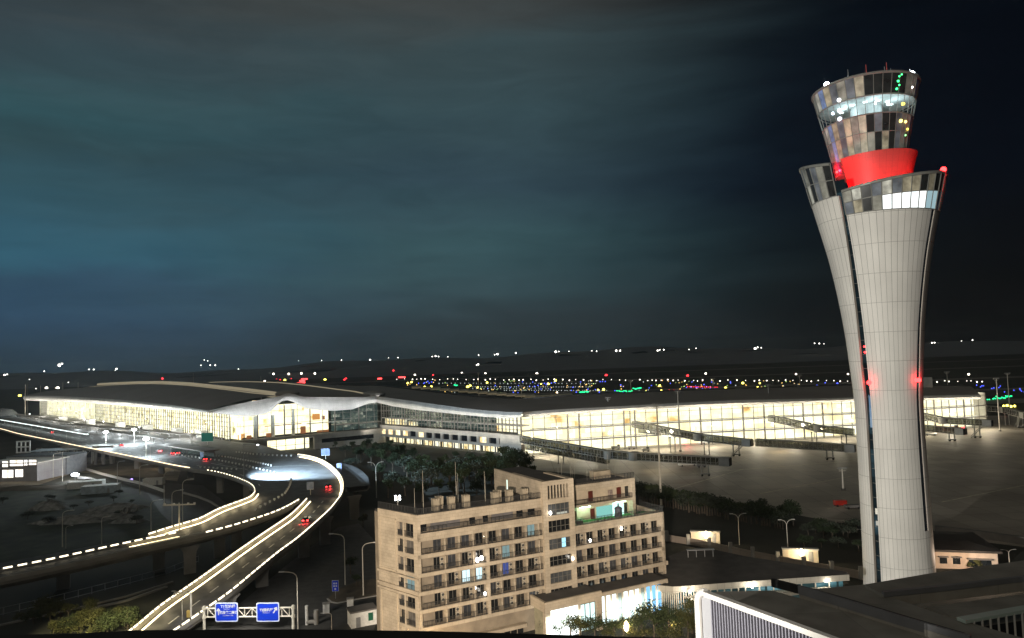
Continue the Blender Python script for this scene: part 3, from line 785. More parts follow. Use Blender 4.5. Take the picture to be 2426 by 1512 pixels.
# ---------------------------------------------------------------- canopies, shelters and lamps of the departures deck
roofm = mat('canopy_roof', (.24, .22, .2), .7, var=.1)
M['canopy_lamp'] = emis('canopy_lamp', (.85, .97, 1.), 5.)
def canopy(label, u0, v0, u1, v1, wd, zc=14.6, n=9, name='canopy', mt=None, lit=False):
    a, b = atz(u0, v0, zc), atz(u1, v1, zc); d = (b - a); Ln = d.length; d.normalize(); l = Vector((-d.y, d.x, 0)); ang = math.atan2(d.y, d.x)
    t = thing(name, label, 'canopy', (a.x, a.y, ZD), ang)
    MB().bx(0, Ln, -wd / 2, wd / 2, zc - ZD - .35, zc - ZD).build('roof', mt or roofm, t)
    for i in range(n):
        x = Ln * (i + .5) / n
        m = MB(); m.tube((x, 0, 0), (x, 0, zc - ZD - 1.6), .16, .14, 8); m.tube((x, 0, zc - ZD - 1.7), (x, wd * .32, zc - ZD - .35), .12); m.tube((x, 0, zc - ZD - 1.7), (x, -wd * .32, zc - ZD - .35), .12)
        m.build('post', M['grey_metal'], t)
    MB().bx(1, Ln - 1, -.25, .25, zc - ZD - .5, zc - ZD - .38).build('lamp_strip', M['canopy_lamp'], t)
    if lit: MB().bx(0, Ln, -wd / 2, wd / 2, zc - ZD - .8, zc - ZD - .4).build('light_tube', emis('tube_light', (.85, 1., .95), 3.), t)
    return t
canopy('long dark flat canopy on branching posts just outside the hall', 168, 1004, 467, 1030, 7, 14.8, 14)
canopy('shorter dark canopy on branching posts over the outer drop-off lane', 243, 1018.5, 399, 1037.5, 6, 14.4, 8)
canopy('thin grey canopy far along the hall before the round pavilion', 20, 978, 170, 1001, 5, 13.5, 10)
canopy('long walkway canopy edged with a brilliant white light tube', 2, 993, 207, 1027, 1.4, 14.2, 8, mt=M['white_metal'], lit=True)
# glazed shelter with dark roof and a pale blue sign board
a, b = atz(420, 1056, 14), atz(500, 1067, 14); d = b - a; Ln = d.length; ang = math.atan2(d.y, d.x)
t = thing('glass_shelter', 'low glazed shelter with dark roof and pale blue board at its end', 'shelter', (a.x, a.y, ZD), ang)
MB().bx(-2, Ln + 1, -4, 4, 3.6, 4.1).build('roof', roofm, t)
MB().bx(0, Ln - 2, -3.4, -3.3, .2, 3.6).build('glass_wall', glass('shelter_glass', (.55, .62, .6), .75), t)
MB().bx(0, Ln - 2, 2.6, 2.8, .2, 3.4).build('back_wall', mat('shelter_back', (.35, .3, .28), .7), t)
MB().bx(Ln - 3, Ln + .6, -4.3, -4.1, .6, 3.4).build('sign_board', mat('pale_blue_board', (.20, .32, .62), .5, var=.05), t)
for x in (0, Ln / 2, Ln - 2): MB().bx(x, x + .2, -3.5, -3.2, 0, 3.6).build('post', M['grey_metal'], t)
# dark green and blue direction boards
def board(label, u, v, zc, wd, ht, col, name='sign_board', em=0., leg=True, y=None):
    p = atz(u, v, zc) if y is None else aty(u, v, y)
    t = thing(name, label, 'sign', (p.x, p.y, 0 if y is None else ZD))
    z = p.z - (0 if y is None else ZD)
    MB().bx(-wd / 2, wd / 2, -.1, .1, z - ht / 2, z + ht / 2).build('panel', col, t)
    MB().sweep([(-wd / 2, -.12, z - ht / 2), (wd / 2, -.12, z - ht / 2)], [(0, 0), (.06, 0), (.06, .12), (0, .12)]).build('border', M['paint_white'], t)
    if leg: MB().tube((0, .1, 0), (0, .1, z - ht / 2), .12).build('post', M['pale_post'], t)
    return t
board('dark green lit direction board beside the hall entrance canopy', 491, 1036, 14.5, 7, 5.2, emis('green_board', (.012, .085, .065), 1.0))
board('blue and white notice board on a lane post by the big bend', 771, 1071, 12.5, 4.2, 3.4, mat('notice_pale', (.16, .21, .36), .5))
board('tall narrow white and blue sign outside the big bend', 803.5, 1112, 10, 2.2, 5.2, mat('notice_blue', (.2, .24, .4), .5))
board('small pale sign on a post in the gore between the two ramps', 735, 1151, 13, 2.4, 2.6, mat('notice_grey', (.3, .34, .42), .5))
# tall flood lamps on the deck, blinding white
def flood(label, u, v, zl, E=0., r=1.25):
    p = atz(u, v, zl); t = thing('flood_lamp', label, 'flood lamp', (p.x, p.y, ZD), 0, None)
    MB().tube((0, 0, 0), (0, 0, zl - ZD - .5), .16, .11, 8).build('pole', M['pale_post'], t)
    MB().box((0, 0, zl - ZD - .2), (2.4, .7, .35)).build('arm', M['pale_post'], t)
    MB().ball((0, -.1, zl - ZD), r, 12, sx=1.25, sz=.62).build('lamp', emis('flood_white', (.93, 1., .98), 20.), t)
    if E:
        ld = bpy.data.lights.new('flood_light', 'POINT'); ld.energy = E; ld.color = (.8, .95, 1.); ld.shadow_soft_size = 1.2
        lo = bpy.data.objects.new('flood_light', ld); COL.objects.link(lo); lo.parent = t; lo.location = (0, -1.2, zl - ZD - 2.2)
    return t
flood('blinding flood lamp on a pole, first above the canopies', 251, 1024, 18.5, 42000)
flood('blinding flood lamp on a pole between its two fellows over the canopies', 318, 1018, 19, 42000)
flood('blinding flood lamp nearest the shelter, on a pole by the outer lane', 346, 1040, 19.5, 42000)
# bluish lamp over the apex: a dark pole with its lamp washing the road
for (u, v, zl, lbl) in ((577, 1078, 20., 'slim dark lamp pole standing in the lanes before the fork'),):
    p = atz(578, 1136, ZD); t = thing('lamp_pole', lbl, 'lamp pole', tuple(p))
    MB().tube((0, 0, 0), (0, 0, 14), .16, .1, 8).build('pole', M['grey_metal'], t)
    MB().box((3, 0, 14), (6.5, .4, .3)).build('arm', M['grey_metal'], t)
    MB().ball((5.8, 0, 13.7), .45, 8, sz=.4).build('lamp', M['lamp_white'], t)
    ld = bpy.data.lights.new('road_lamp', 'SPOT'); ld.energy = 480000; ld.color = (.58, .80, 1.); ld.spot_size = R(118); ld.spot_blend = .5; ld.shadow_soft_size = .4
    lo = bpy.data.objects.new('road_lamp', ld); COL.objects.link(lo); lo.parent = t; lo.location = (5.8, 0, 13)
    tgt = atz(690, 1122, ZD) - Vector(t.location) - lo.location; lo.rotation_euler = tgt.to_track_quat('-Z', 'Y').to_euler()


# ---------------------------------------------------------------- cars
def make_car(body_m, label):
    t = thing('car', label, 'car')
    b = MB(); L_, W_ = 4.6, 1.82
    side = [(-2.3, .32), (2.25, .32), (2.3, .62), (1.9, .82), (1.05, .92), (.35, 1.42), (-1.0, 1.46), (-1.75, 1.05), (-2.25, .98), (-2.32, .6)]
    for i in range(len(side)):
        p, q = side[i], side[(i + 1) % len(side)]
        ip, iq = (.78 if p[1] > 1.2 else 1.), (.78 if q[1] > 1.2 else 1.)
        b.quad([(p[0], -W_ / 2 * ip, p[1]), (q[0], -W_ / 2 * iq, q[1]), (q[0], W_ / 2 * iq, q[1]), (p[0], W_ / 2 * ip, p[1])])
    for s in (-1, 1):
        pts = [(p[0], s * W_ / 2 * (.78 if p[1] > 1.2 else 1.), p[1]) for p in side]
        for idx in ([0, 1, 2, 3, 4, 7, 8, 9], [4, 5, 6, 7]): b.quad([pts[i] for i in (idx if s < 0 else idx[::-1])])
    b.build('body', body_m, t)
    MB().quad([(-1.72, -.68, 1.10), (-1.72, .68, 1.10), (-1.05, .62, 1.45), (-1.05, -.62, 1.45)]).build('rear_window', M['dark_glass'], t).location.z = .02
    MB().quad([(1.0, -.7, .98), (.4, -.62, 1.42), (.4, .62, 1.42), (1.0, .7, .98)]).build('windscreen', M['dark_glass'], t).location.z = .02
    for s in (-1, 1):
        MB().quad([(-1.45, s * .90, 1.0), (.85, s * .90, .98), (.32, s * .735, 1.38), (-.95, s * .735, 1.41)]).build('side_window', M['dark_glass'], t)
        MB().box((-2.33, s * .66, .80), (.1, .52, .28)).build('tail_lamp', M['tail_red'], t)
        MB().box((2.27, s * .62, .66), (.08, .4, .16)).build('headlamp', M['lamp_white'], t)
    for x in (-1.4, 1.4):
        for s in (-1, 1):
            wl = MB().tube((x, s * .70, .33), (x, s * .90, .33), .33, .33, 14).build('wheel', M['dark_metal'], t)
            MB().tube((x, s * .895, .33), (x, s * .915, .33), .2, .2, 10).build('rim', M['grey_metal'], wl)
    return t
car_dark = make_car(mat('car_paint_dark', (.03, .03, .035), .25, var=.05), 'dark car with red tail lamps driving down the straight ramp')
car_white = make_car(mat('car_paint_white', (.7, .7, .7), .3, var=.03), 'white car with red tail lamps in the outer departures lane')
CG = 'cars on the elevated road'
def put_car(proto, u, v, u2, v2, z, label, first=False):
    p, q = atz(u, v, z), atz(u2, v2, z); rz = math.atan2(q.y - p.y, q.x - p.x)
    if first: proto.location = p + Vector((0, 0, .03)); proto.rotation_euler = (0, 0, rz); proto['label'] = label; proto['group'] = CG; o = proto
    else: o = dup(proto, p + Vector((0, 0, .03)), rz, label=label, group=CG)
    for s in (-1, 1):
        ld = bpy.data.lights.new('brake_glow', 'POINT'); ld.energy = 120; ld.color = (1, .05, .05); ld.shadow_soft_size = .15
        lo = bpy.data.objects.new('brake_glow', ld); COL.objects.link(lo); lo.parent = o; lo.location = (-2.8, s * .6, .6)
    ld = bpy.data.lights.new('headlight_beam', 'SPOT'); ld.energy = 2500; ld.color = (.8, .93, 1.); ld.spot_size = R(50); ld.spot_blend = .7; ld.shadow_soft_size = .1
    lo = bpy.data.objects.new('headlight_beam', ld); COL.objects.link(lo); lo.parent = o; lo.location = (2.5, 0, .75); lo.rotation_euler = (R(84), 0, R(-90))
    return o
put_car(car_dark, 727, 1236, 755, 1205, 8.5, 'dark car with two glowing tail lamps heading up the straight ramp', True)
put_car(car_dark, 777, 1156, 770, 1138, 9.8, 'dark car with red tail lamps on the big sweeping bend')
put_car(car_dark, 481, 1091, 440, 1085, ZD, 'dark car braking beside the rows of delineator posts')
put_car(car_dark, 405, 1077, 370, 1071, ZD, 'dark car with round tail lamps in front of the shelter')
put_car(car_white, 376, 1071, 340, 1064, ZD, 'white car just ahead of the dark car at the shelter', True)
put_car(car_dark, 286, 1057, 250, 1049, ZD, 'dark car with tail lamps below the flood lamps')
put_car(car_dark, 123, 1026, 95, 1020, ZD, 'dark car far along the deck under the white light tube')
put_car(car_white, 660, 1056.5, 690, 1057, 1., 'white car parked under the side hall beyond the deck edge')

# ---------------------------------------------------------------- street lamps
def lamp_single(h=10., arm=2.4, lit=False, name='street_lamp'):
    t = thing(name, 'x', 'street lamp')
    m = MB(); m.tube((0, 0, 0), (0, 0, h - 1.2), .13, .09, 8)
    pts = [(0, 0, h - 1.2)] + [(arm * .55 * (1 - math.cos(a)), 0, h - 1.2 + 1.1 * math.sin(a)) for a in (R(30), R(60), R(90))] + [(arm, 0, h + .02)]
    m.path(pts, .075); m.build('pole', M['pale_post'], t)
    MB().box((arm + .35, 0, h + .02), (.95, .34, .14)).build('lamp_head', M['white_metal'], t)
    return t
def lamp_double(h=10., arm=1.8):
    t = thing('street_lamp', 'x', 'street lamp')
    m = MB(); m.tube((0, 0, 0), (0, 0, h - 1.6), .14, .10, 8)
    for s in (-1, 1):
        m.path([(0, 0, h - 1.6), (s * .35, 0, h - .8), (s * .9, 0, h - .25), (s * arm, 0, h)], .08)
    m.build('pole', M['pale_post'], t)
    for s in (-1, 1): MB().box((s * (arm + .4), 0, h + .03), (1., .34, .14)).build('lamp_head', M['white_metal'], t)
    return t
L1 = lamp_single(); L2 = lamp_double(); used = {}
LG = 'unlit street lamps'
def put_lamp(proto, u, v_top, v_base, label, flip=False, z=0., rz=0., dist=None):
    p = atz(u, v_base, z) if dist is None else Vector((*aty(u, v_top, dist).xy, z))
    zt = aty(u, v_top, p.y).z - z
    s = zt / 10.
    k = id(proto)
    if k not in used: used[k] = 1; o = proto; o.location = p; o.rotation_euler = (0, 0, rz + (math.pi if flip else 0)); o.scale = (max(.7, min(1.2, s)),) * 2 + (s,); o['label'] = label; o['group'] = LG
    else: o = dup(proto, p, rz + (math.pi if flip else 0), (max(.7, min(1.2, s)),) * 2 + (s,), label, LG)
    return o
put_lamp(L1, 706, 1354, 1490, 'tall curved lamp beside the end post of the sign gantry', True)
put_lamp(L1, 818, 1264, 1386, 'curved lamp with a side bracket on the verge before the hotel', True)
put_lamp(L1, 861, 1286, 1412, 'curved lamp facing the hotel corner on the kerb island', False)
put_lamp(L1, 786, 1452, 1495, 'short curved lamp beside the small white kiosk', True)
put_lamp(L1, 331, 1102, 1172, 'lamp rising through the shade beside the departures viaduct pillars')
put_lamp(L1, 389, 1117, 1198, 'whitest lamp beside the low guard wall under the departures viaduct')
put_lamp(L1, 433, 1136, 1250, 'lamp on the slip road under the bend of the deck')
put_lamp(L1, 408, 1162, 1266, 'dim lamp behind the cross-armed mast')
put_lamp(L1, 358, 1185, 1272, 'dim lamp between the vacant land and the bright parapet')
put_lamp(L1, 241, 1224, 1290, 'dim lamp at the far edge of the vacant land')
put_lamp(L1, 156, 1246, 1300, 'thick lamp near the far parapet of the curved ramp')
put_lamp(L1, 148, 1210, 1296, 'thin lamp just behind the thick one')
put_lamp(L1, 278, 1093, 1150, 'pale lamp pole by the muddy track below the deck', z=0)
put_lamp(L2, 432, 1400, 1492, 'bright double lamp at the foot of the straight ramp')
put_lamp(L2, 892, 1095, 1180, 'double lamp behind the hotel roof in front of the garden trees')
put_lamp(L2, 1752, 1217, 1291, 'double lamp between the tree line and the first gate light')
put_lamp(L2, 1867, 1231, 1306, 'double lamp near the second gate light before the tower')
put_lamp(L2, 2392, 1302, 1344, 'double lamp by the gable of the pink house')
for (u, vt, vb) in ((148, 1066, 1141), (126, 1074, 1133)):
    put_lamp(L1, u, vt, vb, 'slim pale mast standing beside the lit site building', z=0)
# lamps on the deck median
for u, vt, vb, lb in ((27, 1001, 1016, 'small lamp post carrying the light tube, farthest along the deck'), (86, 1012, 1027, 'small lamp post below the middle of the light tube'), (158, 1028, 1041, 'small lamp post below the near end of the light tube'), (356, 1056, 1090, 'lamp post with a small arm on the outer parapet of the deck')):
    put_lamp(L1, u, vt, vb, lb, z=ZD)
# cross-armed mast
p = atz(425, 1268, 8); t = thing('cross_mast', 'pale mast with a long crossbar rising from the curved ramp', 'mast', tuple(p))
zt = aty(425, 1196, p.y).z - p.z
MB().tube((0, 0, 0), (0, 0, zt + .6), .2, .16, 8).build('pole', M['pale_post'], t)
m = MB(); m.box((0, 0, zt), (9.2, .3, .35))
m.build('crossbar', M['pale_post'], t)
for x in (-4.2, -1.5, 2.6, 4.4): MB().box((x, 0, zt + .3), (.5, .35, .4)).build('camera_box', M['white_metal'], t)
# camera mast by the ramp foot
p = atz(453, 1488, 0); t = thing('camera_mast', 'white mast with a short arm and cabinet beside the double lamp', 'mast', tuple(p))
zt = aty(453, 1403, p.y).z
MB().tube((0, 0, 0), (0, 0, zt), .24, .18, 10).build('pole', M['white_metal'], t); MB().tube((0, 0, zt - .3), (-3.6, 0, zt + .1), .12).build('arm', M['white_metal'], t)
MB().box((-.5, 0, zt * .4), (.7, .5, 1.4)).build('cabinet', mat('cabinet_yellow', (.55, .4, .12), .5), t); MB().ball((-3.5, 0, zt - .3), .3, 8).build('camera', M['white_metal'], t)

# ---------------------------------------------------------------- sign gantry
ga, gb = atz(484, 1493, 0), atz(695, 1491, 0); gb = Vector((gb.x, gb.y, 0))
d = gb - ga; Ln = d.length; ang = math.atan2(d.y, d.x)
t = thing('sign_gantry', 'white lattice gantry across the road carrying two blue signs', 'gantry', (ga.x, ga.y, 0), ang)
zA = aty(590, 1438, ga.y).z; zB = aty(590, 1458.5, ga.y).z
wm = mat('gantry_white', (.78, .74, .64), .5, var=.05)
for x in (0, Ln):
    MB().tube((x, 0, 0), (x, 0, zA + .5), .30, .27, 12).build('post', wm, t)
    for z in (zA, zB): MB().tube((x, 0, z - .3), (x, 0, z + .3), .42, .42, 12).build('collar', wm, t)
m = MB()
for z in (zA, zB): m.tube((0, 0, z), (Ln, 0, z), .16, .16, 8)
for i in range(12):
    x = Ln * (i + .5) / 12; m.tube((x, 0, zB), (x, 0, zA), .09, .09, 6)
    if i < 11:
        x2 = Ln * (i + 1.5) / 12
        m.tube((x, 0, zB if i % 2 else zA), (x2, 0, zA if i % 2 else zB), .09, .09, 6)
m.build('truss', wm, t)
blue = tiled('sign_blue', (.008, .045, .62), (.008, .04, .5), 50, 50, .0, .02, .45, dirt=.06); 


def text_mesh(s, size, mt, parent, at, name='lettering', bold=.0):
    cu = bpy.data.curves.new(name, 'FONT'); cu.body = s; cu.size = size; cu.align_x = 'CENTER'; cu.align_y = 'CENTER'; cu.extrude = .01; cu.offset = bold
    tmp = bpy.data.objects.new('tmp', cu); COL.objects.link(tmp)
    dg = bpy.context.evaluated_depsgraph_get(); me = bpy.data.meshes.new_from_object(tmp.evaluated_get(dg))
    bpy.data.objects.remove(tmp); bpy.data.curves.remove(cu)
    me.materials.clear(); me.materials.append(mt)
    o = bpy.data.objects.new(name, me); COL.objects.link(o); o.parent = parent; WM[o] = WM[parent]; KIDS.setdefault(parent, []).append(o)
    o.rotation_euler = (R(90), 0, 0); o.location = at; return o


SIGN_W, SIGN_H = 4.95, 3.95
lett = mat('sign_letter_white', (.6, .62, .68), .4, var=.02)
for xx in (.12, .5, .85):
    ld = bpy.data.lights.new('sign_fill', 'SPOT'); ld.energy = 8000; ld.color = (1., .95, .86); ld.spot_size = R(75); ld.spot_blend = .6; ld.shadow_soft_size = .3  # added fill spots in mid-air to brighten the signs
    lo = bpy.data.objects.new('sign_fill', ld); COL.objects.link(lo); lo.parent = t; lo.location = (Ln * xx, -11, 13.5); lo.rotation_euler = (Vector((0, 11, zB - 14))).to_track_quat('-Z', 'Y').to_euler()
signs = []
for (u, lbl) in ((538, 'blue road sign with an upward arrow and two lines of white lettering'), (638.5, 'blue road sign with a slanting arrow and one line of white lettering')):
    pc = aty(u, 1449.5 if u < 600 else 1447, ga.y - .5); xl = (pc - ga).dot(d) / Ln
    s = thing('road_sign', lbl, 'road sign', (ga.x + d.x / Ln * xl + .35 * d.y / Ln, ga.y + d.y / Ln * xl - .35 * d.x / Ln, pc.z), ang)
    b = MB(); b.bx(-SIGN_W / 2 + .2, SIGN_W / 2 - .2, -.05, .05, -SIGN_H / 2 + .2, SIGN_H / 2 - .2); b.build('panel', blue, s)
    fr_ = MB(); bev = .35
    ring = []
    for cx, cz, a0 in ((1, 1, 0), (-1, 1, 90), (-1, -1, 180), (1, -1, 270)):
        for k in range(5):
            a_ = R(a0 + k * 22.5); ring.append(Vector((cx * (SIGN_W / 2 - bev) + bev * math.cos(a_), 0, cz * (SIGN_H / 2 - bev) + bev * math.sin(a_))))
    for p_, q_ in zip(ring, ring[1:] + ring[:1]):
        ip, iq = (Vector((p_.x * (1 - .44 / SIGN_W), -.10, p_.z * (1 - .44 / SIGN_H))), Vector((q_.x * (1 - .44 / SIGN_W), -.10, q_.z * (1 - .44 / SIGN_H))))
        o1, o2 = p_ + Vector((0, -.10, 0)), q_ + Vector((0, -.10, 0))
        fr_.quad([o1, ip, iq, o2]); fr_.quad([p_ + Vector((0, .08, 0)), o1, o2, q_ + Vector((0, .08, 0))])
    fr_.build('border', mat('sign_border', (.62, .68, .85), .4, var=.03), s)
    signs.append(s)
def arrow(s, at, rot, sc):
    m = MB(); T = Matrix.Translation(at) @ Matrix.Rotation(rot, 4, 'Y')
    m.quad([T @ Vector((x * sc, 0, z * sc)) for x, z in ((-.13, -.75), (.13, -.75), (.13, .1), (-.13, .1))])
    m.quad([T @ Vector((x * sc, 0, z * sc)) for x, z in ((-.46, .05), (.46, .05), (.30, .42), (0, .72), (-.30, .42))])
    m.build('arrow', lett, s)
arrow(signs[0], (-1.75, -.08, .15), 0, 1.0); arrow(signs[1], (1.6, -.08, .45), R(33), 1.0)
text_mesh('T1航站楼', .78, lett, signs[0], (.35, -.07, 1.15), bold=.02); text_mesh('Terminal', .36, lett, signs[0], (.0, -.07, .62))
text_mesh('机场第二高速', .66, lett, signs[0], (.42, -.07, -.10), bold=.02); text_mesh('2nd Airport Exp.', .34, lett, signs[0], (.3, -.07, -.68))
text_mesh('T2候机厅', .70, lett, signs[1], (-.35, -.07, .42), bold=.02); text_mesh('Terminal 2', .34, lett, signs[1], (-.35, -.07, -.12))
for x in (-12, 12):
    pass
# small blue junction sign near the hotel verge
p = atz(795, 1420, 0); t = thing('road_sign', 'small upright blue sign with a white symbol on the dark verge', 'road sign', tuple(p))
zt = aty(795, 1388, p.y).z
MB().tube((0, .1, 0), (0, .1, zt - 1), .07).build('post', M['grey_metal'], t)
MB().bx(-.72, .72, -.05, .05, zt - 1.2, zt + 1.2).build('panel', blue, t); MB().bx(-.78, .78, -.02, .08, zt - 1.26, zt + 1.26).build('border', M['paint_white'], t)
for dz in (.55, -.05):
    for dx in (-.26, .26): MB().bx(dx - .17, dx + .17, -.08, -.06, zt + dz - .18, zt + dz + .18).build('symbol', lett, t)
MB().ball((0, -.06, zt - .72), .25, 8, sy=.1).build('symbol', lett, t)

# lit door porches along the landside glass
for i, (u, v) in enumerate(((150, 999), (215, 1006), (285, 1013.5), (350, 1021), (420, 1029.5), (480, 1037))):
    p = atz(u, v, ZD); t = thing('door_porch', 'pale lit porch over an entrance door of the glass hall', 'porch', tuple(p), math.atan2(e.y, e.x), 'entrance porches of the hall')
    for s in (-1, 1): MB().bx(s * 4.2 - .2, s * 4.2 + .2, -2.5, 2.5, 0, 4.2).build('side_wall', M['paint_white'], t)
    MB().bx(-4.8, 4.8, -3, 3, 4.2, 4.7).build('roof', M['white_metal'], t); MB().bx(-3.8, 3.8, 1., 1.1, 0, 4.).build('door', INT['shop'], t); MB().bx(-3.6, 3.6, -1, 1, 4.02, 4.14).build('lamp_strip', M['canopy_lamp'], t)
for i, (u, v) in enumerate(((70, 992), (245, 1013), (380, 1030), (330, 1028), (455, 1040), (200, 1007))):
    p = atz(u, v, ZD); t = thing('lane_lamp', 'small white lamp on a thin post between the canopies', 'lane lamp', tuple(p), 0, 'lane lamps between the canopies')
    MB().tube((0, 0, 0), (0, 0, 4.6), .1).build('post', M['pale_post'], t); MB().ball((0, 0, 4.9), .42, 8).build('lamp', M['lamp_white'], t)

for i in range(9):
    for (u0, v0, u1, v1) in ((168, 1004, 467, 1030), (243, 1018.5, 399, 1037.5)):
        if i % 2 and u0 > 200: continue
        t_ = (i + .5) / 9; p = atz(u0 + (u1 - u0) * t_, v0 + (v1 - v0) * t_, 14.0)
        ld = bpy.data.lights.new('canopy_fill', 'POINT'); ld.energy = 3500; ld.color = (.88, .97, 1.); ld.shadow_soft_size = .5  # added fill under the canopies to brighten the deck
        lo = bpy.data.objects.new('canopy_fill', ld); COL.objects.link(lo); lo.location = p - Vector((0, 0, .6))
for i in range(7):
    p = G0.lerp(G1, (i + .6) / 7.2) + nl * 9 + Vector((0, 0, 6)); ld = bpy.data.lights.new('forecourt_fill', 'POINT'); ld.energy = 12000; ld.color = (1., .96, .85); ld.shadow_soft_size = .6  # added fill in place of hall light spilling on the deck
    lo = bpy.data.objects.new('forecourt_fill', ld); COL.objects.link(lo); lo.location = p

# the foot-line strips spill warm light over the lanes beside them
for pts, other, n_, E_ in ((a1_s, ar_s, 9, 300), (bl_s, br_s, 13, 130), (br_s[3:], bl_s, 16, 130)):
    for p in resample(pts, n_ + 2)[1:-1]:
        q = min(other, key=lambda w_: (w_ - p).length); d = (q - p); d.z = 0
        if d.length < 4: continue
        ld = bpy.data.lights.new('strip_spill', 'POINT'); ld.energy = E_; ld.color = (1., .80, .46); ld.shadow_soft_size = .8
        lo = bpy.data.objects.new('strip_spill', ld); COL.objects.link(lo); lo.location = p + d.normalized() * 2.2 + Vector((0, 0, 1.6))
# ---------------------------------------------------------------- hotel
HA = (-19.1, 136.2); HROT = R(27.33)
hot = thing('hotel', 'cream seven-storey hotel with balcony rows, stair tower and roof terrace', 'hotel', (HA[0], HA[1], 0), HROT)
stone = tiled('hotel_stone', (.53, .445, .335), (.30, .25, .185), 1.2, .62, .016, .07, .8, .5, dirt=.3, dscale=.35)
plaster = mat('hotel_plaster', (.50, .42, .31), .85, var=.14, scale=.5)
hroof = mat('hotel_roof_felt', (.06, .055, .05), .9, var=.25, scale=.4)
railm = mat('balcony_rail', (.045, .045, .045), .5, var=.1)
rail_gl = glass('rail_glass', (.55, .55, .52), .82)
doorm = mat('door_glass', (.014, .015, .016), .06, var=.25, scale=.8, spec=.7)
door_warm = mat('door_curtain', (.045, .048, .055), .35, var=.35, scale=1.2)
door_lit = emis('lit_door', (.72, .95, 1.), 1.3); door_blue = emis('blue_door', (.06, .09, .30), 1.); door_dim = emis('dim_lit_door', (.22, .33, .33), 1.)
acm = mat('ac_unit_white', (.50, .46, .38), .6, var=.1)
dark_ = M['dark_metal']
RL, RT = 26.3, 19.6                    # roof levels of the two wings
FL = [22.8, 18.9, 15.45, 12.1, 8.8, 5.5]
XC0, XC1, XR = 26.8, 34.3, 58.0
LE = (-4.14, 11.37)                    # back corner of the end face


def rail(x0, x1, y, z, h=1.05, par=hot, name='railing', gl=True, yx=None):
    m = MB(); y1 = y if yx is None else yx
    P = lambda t: (x0 + (x1 - x0) * t, y + (y1 - y) * t)
    Ln = math.dist(P(0), P(1)); n = max(2, int(Ln / .85)); ang = math.atan2(P(1)[1] - P(0)[1], P(1)[0] - P(0)[0])
    for zz in (z + .12, z + h): m.box((*[(a + b) / 2 for a, b in zip(P(0), P(1))], zz), (Ln, .06, .07), ang)
    for i in range(n + 1): m.box((*P(i / n), z + h / 2), (.05, .05, h), ang)
    nb = int(Ln / .28)
    for i in range(nb): m.box((*P((i + .5) / nb), z + h / 2), (.055, .04, h), ang)
    return m.build(name, railm, par)


# main bodies behind the balconies
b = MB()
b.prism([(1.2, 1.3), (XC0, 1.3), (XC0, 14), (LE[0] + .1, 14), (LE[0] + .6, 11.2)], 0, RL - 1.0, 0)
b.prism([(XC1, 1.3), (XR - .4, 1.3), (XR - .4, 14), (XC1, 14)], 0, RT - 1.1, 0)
b.build('wall', mat('recess_shade_plaster', (.26, .215, .16), .9, var=.2, scale=.5), hot)  # back walls darkened in colour to stand for balcony shade
r_ = MB(); r_.prism([(.4, .4), (XC0, .4), (XC0, 14), (LE[0] + .2, 14), (LE[0] + .5, 11.2)], RL - 1., RL - .55)
r_.build('roof', hroof, hot)
# fascias: parapet, floor bands with slabs
pf = MB(); pf.bx(0, XC0, 0, .5, RL - 1.8, RL); pf.build('parapet', stone, hot)
MB().bx(0.002, XC0, .5, 1.9, RL - 1.85, RL - 1.5).build('balcony_ceiling', plaster, hot)
bands_l = [(22.8, 21.35), (18.9, 18.15), (15.45, 14.75), (12.1, 11.4), (8.8, 8.1), (5.5, 4.8), (2.1, 1.4)]
for zt_, zb in bands_l:
    MB().bx(0, XC0 if zt_ > 5 else 22.5, 0, 1.95, zb, zt_).build('floor_band', stone, hot)
bands_r = [(RT, 18.0), (15.4, 14.6), (12.0, 11.2), (8.7, 7.9), (5.4, 4.7)]
for zt_, zb in bands_r:
    x1 = XR if zt_ > 9 else XR + .6
    MB().bx(XC1, x1, 0, 1.95, zb, zt_).build('floor_band', stone, hot)
# corner pier and the end pier
MB().bx(0, .65, 0, 1.9, 15.5, RL - 1.8).build('corner_pier', stone, hot)
MB().bx(.05, .6, .05, 1.9, 0, 8.1).build('corner_pier', stone, hot)
MB().bx(XR - .9, XR, .0, 1.9, 8.8, 18.0).build('end_pier', stone, hot)
MB().prism([(XR, 0), (XR, 14), (XR - .4, 14), (XR - .4, 0)], 4.7, RT).build('end_wall', stone, hot)
# rooms: partitions, doors, air conditioners
nd = [0]
def room(x0, wd, zf, ht, rng, kind, lit=None):
    y = 1.3
    MB().bx(x0 + wd - .28, x0 + wd, .12, 1.3, zf, zf + ht).build('partition', stone, hot)
    dw = wd * (.40 if kind == 2 else .52)
    mt_ = lit or rng.choice([doorm, doorm, doorm, door_warm])
    dr = MB(); dr.bx(x0 + .80, x0 + .80 + dw, y - .08, y, zf + .05, zf + ht - .25)
    w_ = dr.build('balcony_door', mt_, hot); nd[0] += 1
    fr_ = MB(); fr_.bx(x0 + .80 + dw / 2 - .04, x0 + .80 + dw / 2 + .04, y - .12, y - .08, zf + .05, zf + ht - .25); fr_.bx(x0 + .77, x0 + .83 + dw, y - .13, y - .08, zf + ht - .32, zf + ht - .24)
    fr_.build('frame', M['steel_frame'], w_)
    if kind == 2:
        a = MB()
        for k in range(2):
            z = zf + .5 + k * .95; a.bx(x0 + dw + .92, x0 + dw + 1.50, y - .35, y - .01, z, z + .72)
        au = a.build('air_conditioner', acm, hot)
        f_ = MB()
        for k in range(2): f_.tube((x0 + dw + 1.21, y - .37, zf + .86 + k * .95), (x0 + dw + 1.21, y - .35, zf + .86 + k * .95), .27, .27, 12)
        f_.build('fan', dark_, au)
rng = random.Random(11)
BAY = 2.93
